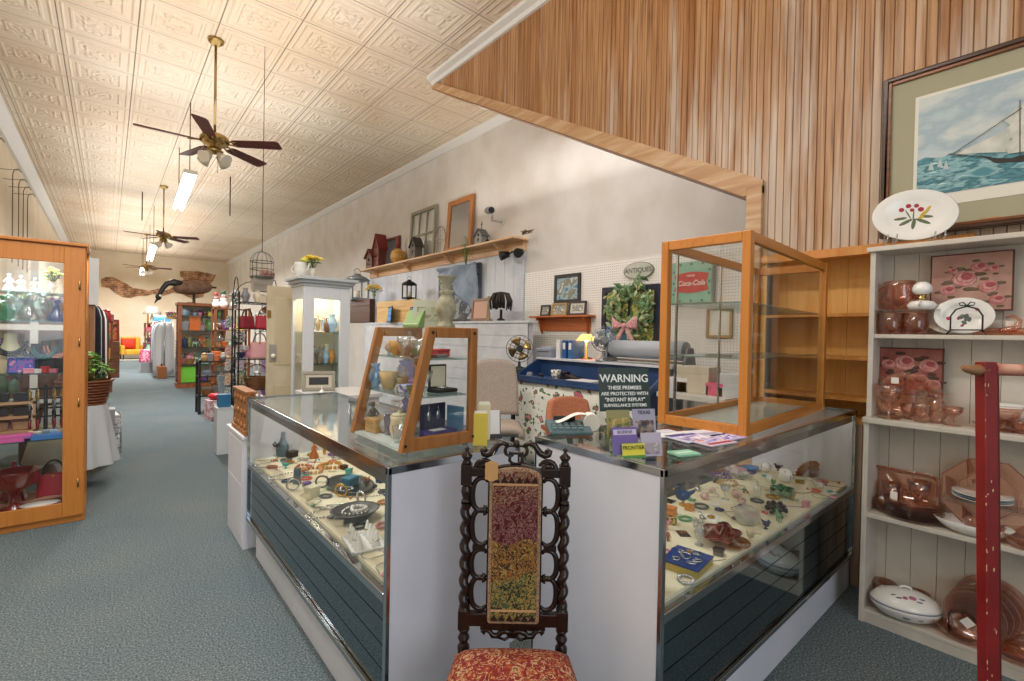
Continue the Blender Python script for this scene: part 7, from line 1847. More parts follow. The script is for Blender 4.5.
# white lit curio cabinet
t = thing('curio_cabinet', 'tall white curio cabinet with warm lit glass doors behind the jewelry counter', 'cabinet', (1.44, 4.80, 0)); W, D, H = .455, .40, 1.83
WC = mat('d4d8dc', .45)
for x in (0, W - .10):
    B().bx(x, x + .10, 0, .04, .05, H).build('front_stile', WC, t, .004)
B().bx(0, .03, D - .05, D, .05, H).build('rear_post', WC, t, .003); B().bx(W - .03, W, .04, D, .05, H).build('side_panel', WC, t)
B().bx(.10, W - .10, 0, .04, .05, .30).build('lower_rail', WC, t, .003); B().bx(.10, W - .10, 0, .04, H - .12, H).build('upper_rail', WC, t, .003)
B().bx(0, .03, .04, D - .05, .05, .30).build('side_rail', WC, t); B().bx(0, .03, .04, D - .05, H - .12, H).build('side_rail', WC, t)
B().bx(.10, W - .10, .015, .02, .30, H - .12).build('door_glass', CLEAR, t); B().bx(.01, .015, .04, D - .05, .30, H - .12).build('side_glass', CLEAR, t)
B().bx(.02, W - .03, D - .012, D - .004, .05, H).build('back_panel', mat('ecdcc0', .7), t)
for z in (.34, .72, 1.06, 1.38): B().bx(.02, W - .03, .04, D - .02, z - .008, z).build('glass_shelf', GEDGE, t)
cr = B(); 
for k, (e, z0, z1) in enumerate(((.01, H, H + .03), (.035, H + .03, H + .06), (.065, H + .06, H + .09))): cr.bx(-e, W + e, -e, D + .01, z0, z1)
cr.build('cornice', mat('b9c0c4', .45), t, .004); B().bx(-.02, W + .02, -.02, D, 0, .06).build('plinth', WC, t)
area('inside_cabinet_light', (1.66, 5.02, 1.80), (.25, .2), 2.6, (1, .84, .6))
for k, z in enumerate((.72, 1.06, 1.38)): fill('%s lit shelf of the white cabinet' % ('lower', 'middle', 'upper')[k], 1.52, 1.82, 4.98, 5.02, z + .001, 5, .17, ['goblet', 'bottle', 'candlestick', 'lady figurine', 'vase'], cols=['lilac', 'cream', 'white', 'amber', 'tan', 'pale blue'])
lantern('large grey metal lantern on the dark crate behind the white curio cabinet', Vector((4.20, on_x(357, 290, 4.2).y, HZ + .505)), .40, .60, mat('8d9598', .4, .4))
blooms('yellow silk flowers on top of the white curio cabinet', Vector((1.58, 5.0, 1.921)), .24, .15, ['e0c040', 'ecd878', 'c8d060'], mat('e0dcd0', .5), seed=9)
pitcher('white enamel watering can on the curio cabinet corner', Vector((1.46, 4.98, 1.921)), .15, 'dcdcd8', name='watering_can', rz=2.4)
# old door leaning behind, and a turned red column
t = thing('old_door', 'cream painted old panelled door standing on end behind the jewelry counter', 'door slab', (1.27, 5.45, 0)); DM = mat('cbbfa4', .6, h2='bfb194', sc=5)
B().bx(0, .30, 0, .04, 0, 1.86).build('slab', DM, t, .004)
b = B()
for z0, z1 in ((.12, .80), (1.02, 1.74)): b.bx(.07, .24, -.006, .001, z0, z1)
pieces(b, 'panel', mat('c2b596', .6), t, .004); B().bx(.02, .09, -.012, .0, 1.06, 1.24).build('lock_plate', mat('a8a49a', .4, .5), t); B().sph((.055, -.035, 1.12), .025).build('knob', mat('e4e0d4', .3), t); B().bx(.0, .035, -.01, 0, 1.52, 1.60).build('hinge', mat('8a6a3a', .4, .6), t)
lathe_thing('turned_column', 'column', 'reddish brown turned wooden column between the old door and the white cabinet', (1.64, 5.50, 0), [(.10, 0), (.10, .3), (.06, .34), (.08, .6), (.05, .8), (.075, 1.0), (.05, 1.04), (.055, 1.5), (.09, 1.6), (.06, 1.66), (.10, 1.72), (.10, 1.84)], wood('7a3418', 'a0522a', 'z', 7), n=16)
# low white cabinet behind the counter with the framed dark print
t = thing('low_cabinet', 'low white cabinet behind the jewelry counter holding a framed dark print', 'cabinet', (1.26, 3.78, 0)); B().bx(0, .50, 0, .55, 0, .845).build('body', mat('c9cbd0', .5), t, .003); B().bx(-.02, .52, -.02, .57, .845, .875).build('top', mat('d4d4d4', .4), t, .003)
for k in (0, 1): B().bx(.02 + .235 * k, .245 + .235 * k, -.012, 0, .05, .80).build('door', mat('c2c5cc', .5), t, .003)
framed('black mounted print in a grey frame lying back on the low white cabinet', Vector((1.38, 4.16, .876)), .26, .17, '8a8678', '14141a', -.35, .25, .026, 'framed_picture', 'picture', 'b4ae9c')
lz('bell', 'small white china bell on the near corner of the low white cabinet', Vector((1.285, 3.80, .876)), .085, CHINA, 'bell', 'bell')

# wire baker's rack, bird cage, spinner of cards
IRW = mat('2b2828', .5, .4)
def wire_rack(name, label, cat, x0, y0, W, D, zs, H):
    t = thing(name, label, cat, (x0, y0, 0)); b = B()
    for x in (0, W):
        for y in (0, D): b.cyl((x, y, 0), (x, y, H), .009, n=6)
    pieces(b, 'post', IRW, t)
    for z in zs:
        b = B().tube([(0, 0, z), (W, 0, z), (W, D, z), (0, D, z)], .006, 5, True)
        for i in range(1, 9): b.cyl((W * i / 9, 0, z), (W * i / 9, D, z), .003, n=4)
        b.build('wire_shelf', IRW, t)
    b = B()
    for x in (0, W):
        b.tube([(x, D * .5 + D * .4 * math.cos(PI * i / 10), zs[-1] + .05 + .25 * math.sin(PI * i / 10)) for i in range(11)], .005, 5)
    b.tube([(W * .5 + W * .46 * math.cos(PI * i / 10), D, zs[-1] + .05 + .22 * math.sin(PI * i / 10)) for i in range(11)], .005, 5)
    pieces(b, 'scroll', IRW, t)
    return t
wire_rack('bakers_rack', 'black wire rack of handbags and china before the old door', 'rack', 1.12, 6.05, .40, .36, [.30, .70, 1.05, 1.40, 1.70], 1.82)
handbag('red handbag on the upper shelf of the black wire rack', Vector((1.40, 6.16, 1.40)), .19, .16, 'b01c34', -.2)
handbag('dark red handbag beside the brighter one on the wire rack', Vector((1.22, 6.14, 1.40)), .17, .15, '8a1c2c', .2)
handbag('pink knitted handbag on the middle shelf of the wire rack', Vector((1.36, 6.16, 1.05)), .22, .20, 'd8a0a4', -.2, '5a3a34')
basket('brown wicker basket low on the black wire rack', Vector((1.34, 6.2, .70)), .14, .13, '7a5030')
plant('leafy green pot plant low on the wire rack', Vector((1.18, 6.16, .70)), .12, .22, '7ab05a', 'b8b090', n=40, seed=3)
fill('middle shelf of the black wire rack', 1.14, 1.26, 6.12, 6.2, 1.06, 3, .16, SMALL)
fill('top shelf of the black wire rack', 1.16, 1.50, 6.12, 6.18, 1.71, 5, .14, ['box', 'flower pot', 'lady figurine', 'vase'], cols=['grey', 'white', 'rose', 'cream', 'tan'])
fill('floor shelf of the black wire rack', 1.16, 1.48, 6.12, 6.15, .31, 4, .18, SMALL)
pb = Vector((1.385, 6.22, 2.02))
t = thing('bird_cage', 'domed wire bird cage with roses hanging above the wire rack', 'bird cage', pb); r, h = .125, .18; b = B()
for z in (0, .09, h): ring_piece(b, (0, 0, z), r, .005, (0, 0, 1), 20)
for i in range(14):
    a = 2 * PI * i / 14; c, s = math.cos(a), math.sin(a); b.tube([(r * c, r * s, 0), (r * c, r * s, h)] + [(r * c * math.cos(k * PI / 12), r * s * math.cos(k * PI / 12), h + r * .95 * math.sin(k * PI / 12)) for k in range(1, 7)], .0025, 4)
b.build('cage', mat('5a6064', .4, .5), t); B().lathe([(r, -.02), (r, 0), (0, 0)], n=18).build('cage_floor', mat('6a6a66', .5), t); b = B(); q = random.Random(2)
for i in range(9): b.sph((q.uniform(-.02, .12), q.uniform(-.10, .0), q.uniform(0, .08)), .026, 7, 5)
b.build('rose', mat('b8908a', .7), t); B().tube([(0, 0, h + r * .95), (0, 0, h + r * .95 + .03), (0, 0, ZC - pb.z)], [.008, .004, .003], 5).build('hanging_wire', IRON, t)
carton('weathered grey wooden crate hanging shelf below the bird cage', Vector((1.385, 6.22, 1.845)), (.20, .16, .17), wood('8a847a', 'a8a298', 'x', 8), 0, 'crate', 'crate')
t = thing('card_spinner', 'wire spinner rack of greeting cards beyond the wire rack', 'rack', (1.36, 7.6, 0)); B().cyl((0, 0, .02), (0, 0, 1.66), .012).build('pole', IRON, t); B().lathe([(.2, 0), (.2, .02), (.03, .04)], n=16).build('base', IRON, t)
for k in range(6):
    b = B(); z = .45 + k * .20
    for q_ in range(4): a = PI / 2 * q_ + .5; ring_piece(b, (.10 * math.cos(a), .10 * math.sin(a), z), .075, .003, (0, 0, 1), 10)
    b.build('wire_pocket', mat('8a8c90', .3, .6), t)
    for q_ in range(4):
        a = PI / 2 * q_ + .5; c = COLS[(k * 4 + q_ * 3) % len(COLS)]; lab = '%s greeting card in the %s tier of the spinner rack' % (c, ORD[k])
        if lab in USED: continue
        USED.add(lab); solo(B().bx(-.055, .055, -.002, .002, 0, .155), 'greeting_card', blot([PAL[c], 'e4e2dc', PAL[c], 'd0ccc8'], 26), lab, 'card', (1.36 + .11 * math.cos(a), 7.6 + .11 * math.sin(a), z - .03), a + PI / 2, rot=(-.12, 0, a + PI / 2))
blooms('silver mesh ball of flowers on top of the card spinner', Vector((1.36, 7.6, 1.665)), .26, .11, ['b8bcc0', '8a9098', 'e0e0e0'], SILVER, seed=5)
# black stools, trunks and boxes by the aisle
t = shelves('side_table', 'black slatted side table stacked with boxes by the aisle', 'table', (1.12, 9.1, 0), .52, .36, [.30, .62, .86], mat('26221f', .5), post=.035)
fill('top of the black side table', 1.16, 1.60, 9.15, 9.2, .861, 5, .16, ['box', 'tin', 'jar', 'cup'], cols=['grey', 'white', 'orange', 'cream', 'tan'])
fill('middle shelf of the black side table', 1.18, 1.60, 9.2, 9.3, .621, 3, .17, ['box', 'tin', 'bowl'], cols=['navy', 'pale blue', 'grey', 'brown'])
fill('low shelf of the black side table', 1.18, 1.60, 9.2, 9.3, .301, 3, .22, ['box', 'tin', 'basket'], cols=['navy', 'grey', 'black', 'purple'])
carton('pink and white patterned box on the carpet by the aisle', Vector((1.30, 8.55, 0)), (.28, .24, .30), blot(['e0c8d0', 'c890a0', 'ecdce0'], 12), .2)
lathe_thing('cushion', 'cushion', 'shiny red round cushion on the pink patterned box', Vector((1.30, 8.55, .301)), [(0, 0), (.10, .01), (.13, .05), (.10, .09), (0, .10)], mat('c0182a', .4), n=18)
lathe_thing('waste_bin', 'bin', 'tall ribbed metal umbrella bin beside the card spinner', Vector((1.34, 7.95, .30)), [(.10, 0), (.14, .42), (.145, .43), (.135, .43), (.09, .02), (0, .02)], SILVER, n=20)
t = thing('folding_stool', 'folding stool with crossed legs under the metal bin', 'stool', (1.34, 7.95, 0)); B().bx(-.17, .17, -.15, .15, .27, .298).build('seat', mat('8a847a', .6), t, .003)
for y in (-.13, .13):
    for s in (-1, 1): B().beam((s * .16, y, 0), (-s * .16, y, .27), .022, .02).build('leg', mat('b8a88a', .5), t)
t = thing('file_crate', 'white plastic crate with a teal tin beside the carved box', 'crate', (1.0, 6.15, 0)); B().bx(-.08, .08, -.1, .1, .0, .50).build('crate_body', mat('cdd2d6', .5), t, .004); B().bx(-.085, .085, -.105, .105, .50, .52).build('rim', mat('c0c6cc', .5), t)
carton('teal round tin on the white plastic crate', Vector((1.0, 6.15, .521)), (.12, .12, .14), '2a6a94', 0, 'tin', 'tin')
# goose cabinet
CW = wood('7a3e1c', '9a5a30', 'z', 6)
t = shelves('display_cabinet', 'brown framed glass display cabinet with a goose on top', 'cabinet', (1.24, 13.4, 0), 1.0, .45, [.12, .55, .95, 1.35, 1.70], CW, post=.07, back=mat('d8cdb8', .7), H=1.95, sm=GEDGE)
B().bx(-.02, 1.02, -.02, .47, 1.93, 2.0).build('top', CW, t, .004); B().bx(-.02, 1.02, -.02, .47, 0, .10).build('plinth', CW, t); B().bx(.07, .93, .02, .026, .12, 1.93).build('door_glass', CLEAR, t)
b = B()
for i in range(14): b.bx(-.012, 0, .02, .43, .15 + i * .07, .19 + i * .07)
pieces(b, 'side_slat', mat('4a2414', .5), t)
for k, z in enumerate((.12, .55, .95, 1.35, 1.70)): fill('%s shelf of the goose cabinet' % ORD[k], 1.33, 2.15, 13.6, 13.65, z + .001, 8, .24 if k < 4 else .16, SMALL + ['plate', 'basket'])
solo(B().bx(-.11, .11, -.01, .01, 0, .34), 'paper_folder', mat('e0702a', .6), 'bright orange folder in the goose cabinet', 'folder', Vector((1.58, 13.52, 1.351)), 0)
solo(B().bx(-.16, .16, -.01, .01, 0, .36), 'paper_folder', mat('7ad030', .6), 'lime green folder low in the goose cabinet', 'folder', Vector((1.45, 13.52, .121)), 0)
p = on_y(193, 303, 13.6); t = thing('goose_decoy', 'life size brown goose decoy on top of the brown cabinet', 'goose decoy', Vector((p.x, 13.6, 2.001)), .15)
def body(u, v): a = 2 * PI * u; s = PI * v; return (.40 * -math.cos(s), .17 * math.sin(s) ** .8 * math.cos(a), .37 + .17 * math.sin(s) ** .8 * math.sin(a) + .10 * (v - .5))
B().sheet(body, 18, 14).build('body', mat('7a5a44', .7, h2='5f4636', sc=9), t)
B().tube([(-.26, 0, .40), (-.40, 0, .46), (-.52, 0, .42), (-.60, 0, .30), (-.65, 0, .18), (-.69, 0, .08)], [.12, .085, .06, .05, .045, .035], 10).sph((-.68, 0, .10), (.06, .05, .075)).cyl((-.70, 0, .05), (-.75, 0, -.05), .03, .008, 8).build('neck', mat('1c1a1a', .5), t)
B().sph((-.655, 0, .13), (.045, .053, .045)).build('cheek_patch', mat('dcd6c8', .6), t)
B().prism([(.30, -.07), (.48, -.05), (.48, .05), (.30, .07)], .39, .43, 'xy').build('tail', mat('2a2422', .6), t)
for y in (-.06, .06): l = B().cyl((.02, y, .25), (.02, y, .01), .018, .014, 8).build('leg', mat('1c1a1a', .5), t); B().prism([(-.12, y - .05), (.04, y), (-.12, y + .05)], 0, .015, 'xy').build('webbed_foot', mat('1c1a1a', .5), l)
def snowman(label, loc, h, hat):
    t = thing('snowman', label, 'ornament', loc, -.3); B().sph((0, 0, h * .26), h * .26).sph((0, 0, h * .60), h * .19).sph((0, 0, h * .86), h * .14).build('body', mat('e8e8e6', .7), t); B().cyl((0, 0, h * .95), (0, 0, h * .97), h * .2).cyl((0, 0, h * .97), (0, 0, h * 1.15), h * .12).build('hat', M_(hat), t); B().tube([(h * .17 * math.cos(i * PI / 8), h * .17 * math.sin(i * PI / 8), h * .73) for i in range(16)], h * .035, 5, True).build('scarf', mat('a02a2a', .8), t); B().cyl((0, -h * .13, h * .86), (0, -h * .24, h * .85), h * .025, .002, 6).build('nose', mat('d8742a', .6), t)
t = shelves('shelf_unit', 'tall brown open shelf unit of china beyond the card spinner', 'shelves', (1.55, 10.6, 0), .62, .36, [.35, .72, 1.05, 1.38, 1.80], wood('6a3a1e', '8a5028', 'z', 6), post=.04)
snowman('snowman with a dark green hat on the brown shelf unit', Vector((1.72, 10.75, 1.801)), .30, '2a4a3a'); snowman('snowman with a red hat on the brown shelf unit', Vector((1.60, 10.8, 1.801)), .26, 'a82a34'); snowman('white snowman with a grey hat on the brown shelf unit', Vector((1.92, 10.75, 1.801)), .32, '8a8c90')
for k, z in enumerate((.35, .72, 1.05, 1.38)): fill('%s shelf of the brown shelf unit' % ORD[k], 1.62, 2.12, 10.7, 10.75, z + .001, 6, .22, SMALL)
t = shelves('shelf_unit', 'white wire shelf unit crowded with glass beyond the old door', 'shelves', (1.80, 8.2, 0), .62, .36, [.35, .72, 1.05, 1.38, 1.66], mat('d0d0cc', .5), post=.03)
for k, z in enumerate((.35, .72, 1.05, 1.38, 1.66)): fill('%s shelf of the white shelf unit' % ORD[k], 1.86, 2.36, 8.3, 8.35, z + .001, 6, .20, SMALL + ['picture frame', 'book'])
# clothes and linens farther along
t = thing('clothes_rail', 'white clothes rail of hanging linens past the goose cabinet', 'rail', (1.22, 16.6, 0))
for y in (0, 1.9): B().cyl((0, y, 0), (0, y, 1.62), .02).build('upright', CHROME, t); B().beam((-.25, y, .02), (.25, y, .02), .04, .03).build('foot', CHROME, t)
B().cyl((0, 0, 1.60), (0, 1.9, 1.60), .018).build('bar', CHROME, t)
for k, (c, y, h, lab) in enumerate((('d6dce4', 16.62, 1.45, 'long white gown nearest on the clothes rail'), ('c4ccd8', 16.85, 1.40, 'pale grey gown second on the clothes rail'), ('dfe3e8', 17.1, 1.35, 'white linen dress third on the clothes rail'), ('a8c0d8', 17.35, 1.0, 'pale blue blouse in the middle of the clothes rail'), ('d8d8d4', 17.6, 1.2, 'cream linen dress fifth on the clothes rail'), ('c8d4dc', 17.9, 1.2, 'ice blue dress near the far end of the clothes rail'), ('8a3a48', 18.25, 1.25, 'wine red dress at the far end of the clothes rail'))): garment(lab, Vector((1.22, y, 1.585)), .46, h, mat(c, .85), 0 if k < 1 else .2, seed=k)
lathe_thing('hat_box', 'hat box', 'patterned round hat box lying on top of the linens', Vector((1.50, 17.0, 1.66)), [(.22, 0), (.22, .16), (.235, .16), (.235, .22), (0, .22)], blot(['c8907a', 'e0c06a', '8a5a6a', 'd8d0b8'], 8), n=20)
t = shelves('linen_shelf', 'open white shelf of blue and white linens along the aisle', 'shelves', (1.08, 19.0, 0), .55, .5, [.5, 1.0, 1.3, 1.6], mat('d8d8d8', .5), post=.03)
for k, (z, c) in enumerate(((1.0, '3f8ab0'), (1.3, '5a9ac0'), (1.6, '4a90b8'), (.5, 'c8ccd4'))): carton(('blue striped folded blanket on the second linen shelf', 'lighter blue folded blanket on the third linen shelf', 'blue folded blanket on top of the linen shelf', 'grey folded blanket on the lowest linen shelf')[k], Vector((1.34, 19.25, z + .001)), (.46, .42, .2), c, 0, 'folded_blanket', 'blanket', lid='dfe4e8', bev=.03)
handbag('large pink and white tote bag at the foot of the linen shelf', Vector((1.02, 18.6, .32)), .60, .40, blot(['d86a90', 'e4a8bc', 'c84a78', 'f0e0e4'], 7), .1, '6a3a4a')
carton('grey storage box under the pink tote bag', Vector((1.04, 18.6, 0)), (.5, .4, .32), '8d8f94')
t = thing('suitcase', 'small tan leather suitcase on the carpet before the clothes rail', 'suitcase', (1.14, 16.3, 0)); B().bx(-.1, .1, -.25, .25, 0, .34).build('case', mat('a0602f', .5), t, .02); B().tube([(0, -.07, .34), (0, -.06, .39), (0, .06, .39), (0, .07, .34)], .014, 6).build('handle', mat('4a2a18', .5), t)
t = shelves('shelf_unit', 'far brown shelf of books and lamps along the aisle', 'shelves', (1.0, 21.5, 0), .6, .5, [.45, .85, 1.25, 1.55], wood('5a3420', '7a4a2c', 'z', 6), post=.04)
for k, z in enumerate((.45, .85, 1.25)): fill('%s shelf of the far brown unit' % ORD[k], 1.06, 1.54, 21.6, 21.6, z + .001, 4, .32, ['book', 'box', 'vase', 'jar', 'basket'])
table_lamp('table lamp with a wide white shade on the far brown shelf', Vector((1.22, 21.7, 1.551)), .62, mat('b8a890', .5), 'ece8de', w=.45)
framed('tall brown framed mirror standing at the far end of the aisle', Vector((1.42, 24.2, .9)), .5, 1.15, wood('7a4a2c', '9a6a40', 'z', 6), 'd8ccb8', -.5, .03, .07, 'mirror', 'mirror'); carton('brown chest under the far framed mirror', Vector((1.45, 24.45, 0)), (.7, .5, .895), wood('5a3420', '7a4a2c', 'x', 6), 0, 'chest', 'chest')
# yellow armchair with a red cushion at the back wall
p = on_z(132, 359.5, 0); t = thing('armchair', 'yellow upholstered armchair against the far back wall', 'armchair', (p.x, 26.4, 0), .15); YW = mat('d8a83a', .85, h2='caa034', sc=9)
B().bx(-.30, .30, -.38, .30, .22, .44).build('seat', YW, t, .05); b = B().bx(-.34, .34, .20, .40, .30, .98); b.build('backrest', YW, t, .07)
for s in (-1, 1): B().bx(min(s * .30, s * .44), max(s * .30, s * .44), -.38, .32, .22, .62).build('armrest', YW, t, .05)
for x in (-.34, .34):
    for y in (-.30, .30): B().cyl((x, y, .22), (x, y, 0), .03, .02, 8).build('leg', mat('3a2416', .5), t)
solo(B().sheet(lambda u, v: ((u - .5) * .50, .11 * math.sin(PI * u) ** .5 * math.sin(PI * v) ** .5, (v - .5) * .46), 12, 12).sheet(lambda u, v: ((u - .5) * .50, -.11 * math.sin(PI * u) ** .5 * math.sin(PI * v) ** .5, (v - .5) * .46), 12, 12), 'cushion', mat('cc3a20', .8), 'bright red orange cushion on the yellow armchair', 'cushion', (p.x - .12, 26.40, .69), .15)
solo(B().bx(-.85, .75, -.5, .4, 0, .012), 'rug', mat('d8d4c8', .9, h2='ccc8bc', sc=20), 'pale rug under the yellow armchair by the back wall', 'rug', (p.x + .1, 26.2, .0), 0)
t = thing('floor_stand', 'thin dark plant stand beside the yellow armchair', 'stand', (p.x - .75, 26.6, 0)); B().cyl((0, 0, 0), (0, 0, .9), .02).build('pole', IRON, t); B().lathe([(.16, 0), (.16, .02), (0, .03)], n=12).build('base', IRON, t); B().lathe([(.14, .9), (.16, .93), (0, .93)], n=12).build('top', IRON, t)

# ============================================================ THE AISLE'S OTHER SIDE
yc, xs0 = 4.75, -.42
def cz(px, z): return Vector((on_y(px, 340, 4.72).x, 4.74, z))
SH = {4: 1.621, 3: 1.421, 2: 1.061, 1: .601, 0: .119}
blooms('yellow green china bird and flowers on the top oak cabinet shelf', cz(52, SH[4]), .19, .06, ['c8c84a', 'e0e08a', '8ab04a'], CHINA, seed=6)
for k, (px, kd, c, h) in enumerate(((8, 'figurine', 'c8d4d8', .13), (20, 'figurine', 'dfe0dc', .12), (34, 'figurine', 'd0d4cc', .11))): figurine(('pale glass lady nearest the frame edge on the top oak shelf', 'white china lady second on the top oak shelf', 'grey white china lady beside the china flowers')[k], cz(px, SH[4]), h, mat(c, .3), None, 'lady')
for k, (px, kd, m, h, lab) in enumerate(((6, 'ginger', glass('8ad0b0', .25, body=.35, bh='7ac8a4'), .19, 'sea green glass ginger jar on the glass shelf of the oak cabinet'), (17, 'goblet', CRYS, .16, 'cut crystal goblet beside the sea green jar'), (22, 'bottle', glass('c8d850', .2, body=.4, bh='b8c840'), .19, 'yellow green glass bottle on the oak cabinet glass shelf'), (30, 'decanter', CRYS, .20, 'cut crystal decanter in the middle of the glass shelf'), (37, 'compote', CRYS, .15, 'cut crystal compote beside the decanter'), (43, 'vase', CRYS, .21, 'tall cut crystal vase on the glass shelf'), (50, 'vase', glass('e09ac0', .2, body=.4, bh='d88ab4'), .17, 'pink glass vase near the oak door frame'), (57, 'decanter', glass('3a70c8', .2, body=.45, bh='2a5ab8'), .17, 'blue glass decanter nearest the oak door frame'), (12, 'bell', CRYS, .13, 'small crystal bell before the sea green jar'), (26, 'bowl', CRYS, .08, 'low crystal bowl at the front of the glass shelf'), (47, 'goblet', CRYS, .14, 'crystal wine glass before the pink vase'))): lz(kd, lab, cz(px, SH[3]) + Vector((0, .06 * (-1) ** k, 0)), h, m)
bust('cream necklace stand with a black bead necklace in the oak cabinet', cz(10, SH[2]), .27, 'c8b896', '15161a', .1)
bust('black necklace stand with a teal necklace in the oak cabinet', cz(45, SH[2]), .22, '15181c', '1f6a70', -.1)
bust('black necklace stand with a coral necklace in the oak cabinet', cz(59, SH[2]), .23, '15181c', 'c87a60', -.2)
bust('small navy necklace stand between the cream and teal ones', cz(35, SH[2]), .20, '1c2430', '3a4a60', 0)
framed('blue violet picture card beside the cream necklace stand', cz(23, SH[2]) + Vector((0, -.1, 0)), .13, .11, '3a4a8a', blot(['5a6ac0', '8a5aa0', '3a5ab0', 'c080a0'], 20), 0, .2, .006, 'picture_card', 'card')
fill('jewelry shelf front of the oak cabinet', on_y(16, 340, 4.65).x, on_y(58, 340, 4.65).x, 4.62, 4.64, SH[2], 5, .05, ['box', 'tin', 'cup', 'bowl'], cols=['red', 'pink', 'white', 'purple', 'rose', 'lilac'])
t = shelves('bracelet_rack', 'tan wooden rack of black jewelry boxes in the oak cabinet', 'rack', cz(14, SH[1]) + Vector((-.13, -.04, 0)), .24, .12, [.06, .16, .26], wood('a8805a', 'c49a70', 'x', 9), post=.014)
for k, (dx, dz) in enumerate(((.06, .26), (.17, .26), (.06, .16), (.17, .16), (.06, .06), (.17, .06))): carton(('top row black watch box toward the frame edge', 'top row black watch box beside the jewelry tree', 'middle row dark watch box toward the frame edge', 'middle row dark watch box beside the jewelry tree', 'bottom row brown watch box toward the frame edge', 'bottom row brown watch box beside the jewelry tree')[k] + ' in the oak cabinet', cz(14, SH[1]) + Vector((-.13 + dx, .02, dz + .001)), (.085, .07, .055), ('1c1a1c', '1c1a1c', '2a2426', '2a2426', '8a6a4a', 'a08058')[k], 0, 'watch_box')
t = thing('jewelry_tree', 'dark metal jewelry tree hung with bracelets in the oak cabinet', 'jewelry stand', cz(46, SH[1])); B().lathe([(.06, 0), (.06, .012), (.012, .02), (.010, .36), (0, .37)], n=14).build('stem', IRON, t)
for k, (z, c) in enumerate(((.34, 'c0a050'), (.27, '8a8c90'), (.20, '2a2a2e'), (.14, '8a2a3a'))):
    B().cyl((-.10, 0, z), (.10, 0, z), .006).build('arm', IRON, t)
    for s in (-1, -.5, .5, 1): solo(ring_piece(B(), (0, 0, -.045), .042, .007, (1, .2, 0), 14), 'bracelet', mat(c, .3, .6 if k < 2 else 0), '%s bracelet on the jewelry tree %s arm, %s' % (('gold', 'silver', 'black', 'wine red')[k], ('top', 'second', 'third', 'lowest')[k], {-1: 'outermost by the watch boxes', -.5: 'inner by the watch boxes', .5: 'inner by the door', 1: 'outermost by the door'}[s]), 'bracelet', cz(46, SH[1]) + Vector((s * .085, 0, z + .0)))
carton('bright pink tray box at the front of the oak cabinet shelf', cz(12, SH[1]) + Vector((0, -.12, 0)), (.22, .09, .045), 'd860a8', 0); carton('blue tray box beside the pink one in the oak cabinet', cz(43, SH[1]) + Vector((.02, -.12, 0)), (.20, .09, .03), '3a78c0', 0)
fill('front of the jewelry tree shelf', on_y(34, 340, 4.66).x, on_y(60, 340, 4.66).x, 4.70, 4.71, SH[1] + .001, 4, .07, ['goblet', 'box', 'bowl', 'cup'], cols=['white', 'pale blue', 'cream', 'grey'])
p = cz(15, SH[0]); lz('compote', 'large ruby red glass compote on a clear foot in the oak cabinet', p, .26, REDG, 'compote', 'bowl', 1.0, wave=(.04, 10)); lz('bell', 'red glass lid ornament behind the ruby compote', p + Vector((-.02, .14, 0)), .30, REDG, 'covered_jar', 'jar', .8)
handbag('red leather handbag with a black handle on the oak cabinet floor', cz(54, SH[0]) + Vector((0, .06, 0)), .19, .19, 'a01c2c', -.1)
lathe_thing('dish', 'dish', 'white oval milk glass dish on the oak cabinet floor', cz(43, SH[0]) + Vector((0, -.13, 0)), [(0, .006), (.05, 0), (.08, .03), (.084, .036), (.05, .012), (0, .01)], CHINA, n=24, sx=1.25, sy=.7)
solo(B().sheet(lambda u, v: ((u - .5) * .50, (v - .5) * .22, .03 + .02 * math.sin(u * 9) * math.sin(v * 6)), 14, 8, th=.028), 'leather_hide', mat('8a5f48', .7, h2='a07860', sc=7), 'brown folded hide lying on the oak cabinet floor', 'hide', cz(18, SH[0]) + Vector((0, .12, 0)))
table_lamp('table lamp with a cream pleated shade standing behind the oak cabinet', Vector((on_y(49, 400, 5.1).x, 5.14, .0)), .62, mat('8a6a4a', .5), 'd8d0b4', w=.25)
# behind and past the oak cabinet
t = thing('wall_cabinet', 'white panelled sash leaning behind the oak cabinet', 'window frame', (-.80, 5.9, 0)); b = B()
for x in (0, .28, .56): b.bx(x, x + .05, 0, .04, 0, 2.05)
for z in (0, .7, 1.35, 2.0): b.bx(0, .61, .002, .038, z, z + .05)
b.build('frame', mat('dcdcd6', .5), t)
for i in range(2):
    for j in range(3): B().bx(.05 + .28 * i, .28 + .28 * i, .016, .02, .05 + .66 * j, .7 + .66 * j).build('pane', CLEAR, t)
t = shelves('shelf_unit', 'tan wooden shelf unit of stock behind the oak cabinet', 'shelves', (-1.05, 6.55, 0), .85, .4, [.3, .72, 1.1, 1.5], wood('a07a50', 'c09a6a', 'x', 6), post=.035, back=mat('cbbfa8', .7))
for k, z in enumerate((.3, .72, 1.1, 1.5)): fill('%s tan stock unit shelf' % ORD[k], -1.0, -.25, 6.65, 6.65, z + .001, 6, .22, SMALL + ['picture frame'])
solo(B().bx(-.10, .03, -.02, .02, 1.60, 2.04), 'wall_panel', mat('d8dadc', .5), 'white board standing high behind the oak cabinet', 'board', (-.10, 6.02, 0)).location.z = 0
t = thing('cupboard', 'brown wooden cupboard just past the oak cabinet', 'cupboard', (-.60, 6.05, 0)); BW = wood('8a5a34', 'a87448', 'z', 6); B().bx(0, .50, 0, .4, 0, 1.59).build('body', BW, t, .004); B().bx(.03, .47, -.012, 0, .1, 1.5).build('door', BW, t, .004); B().sph((.43, -.03, .9), .018).build('knob', BRASS, t)
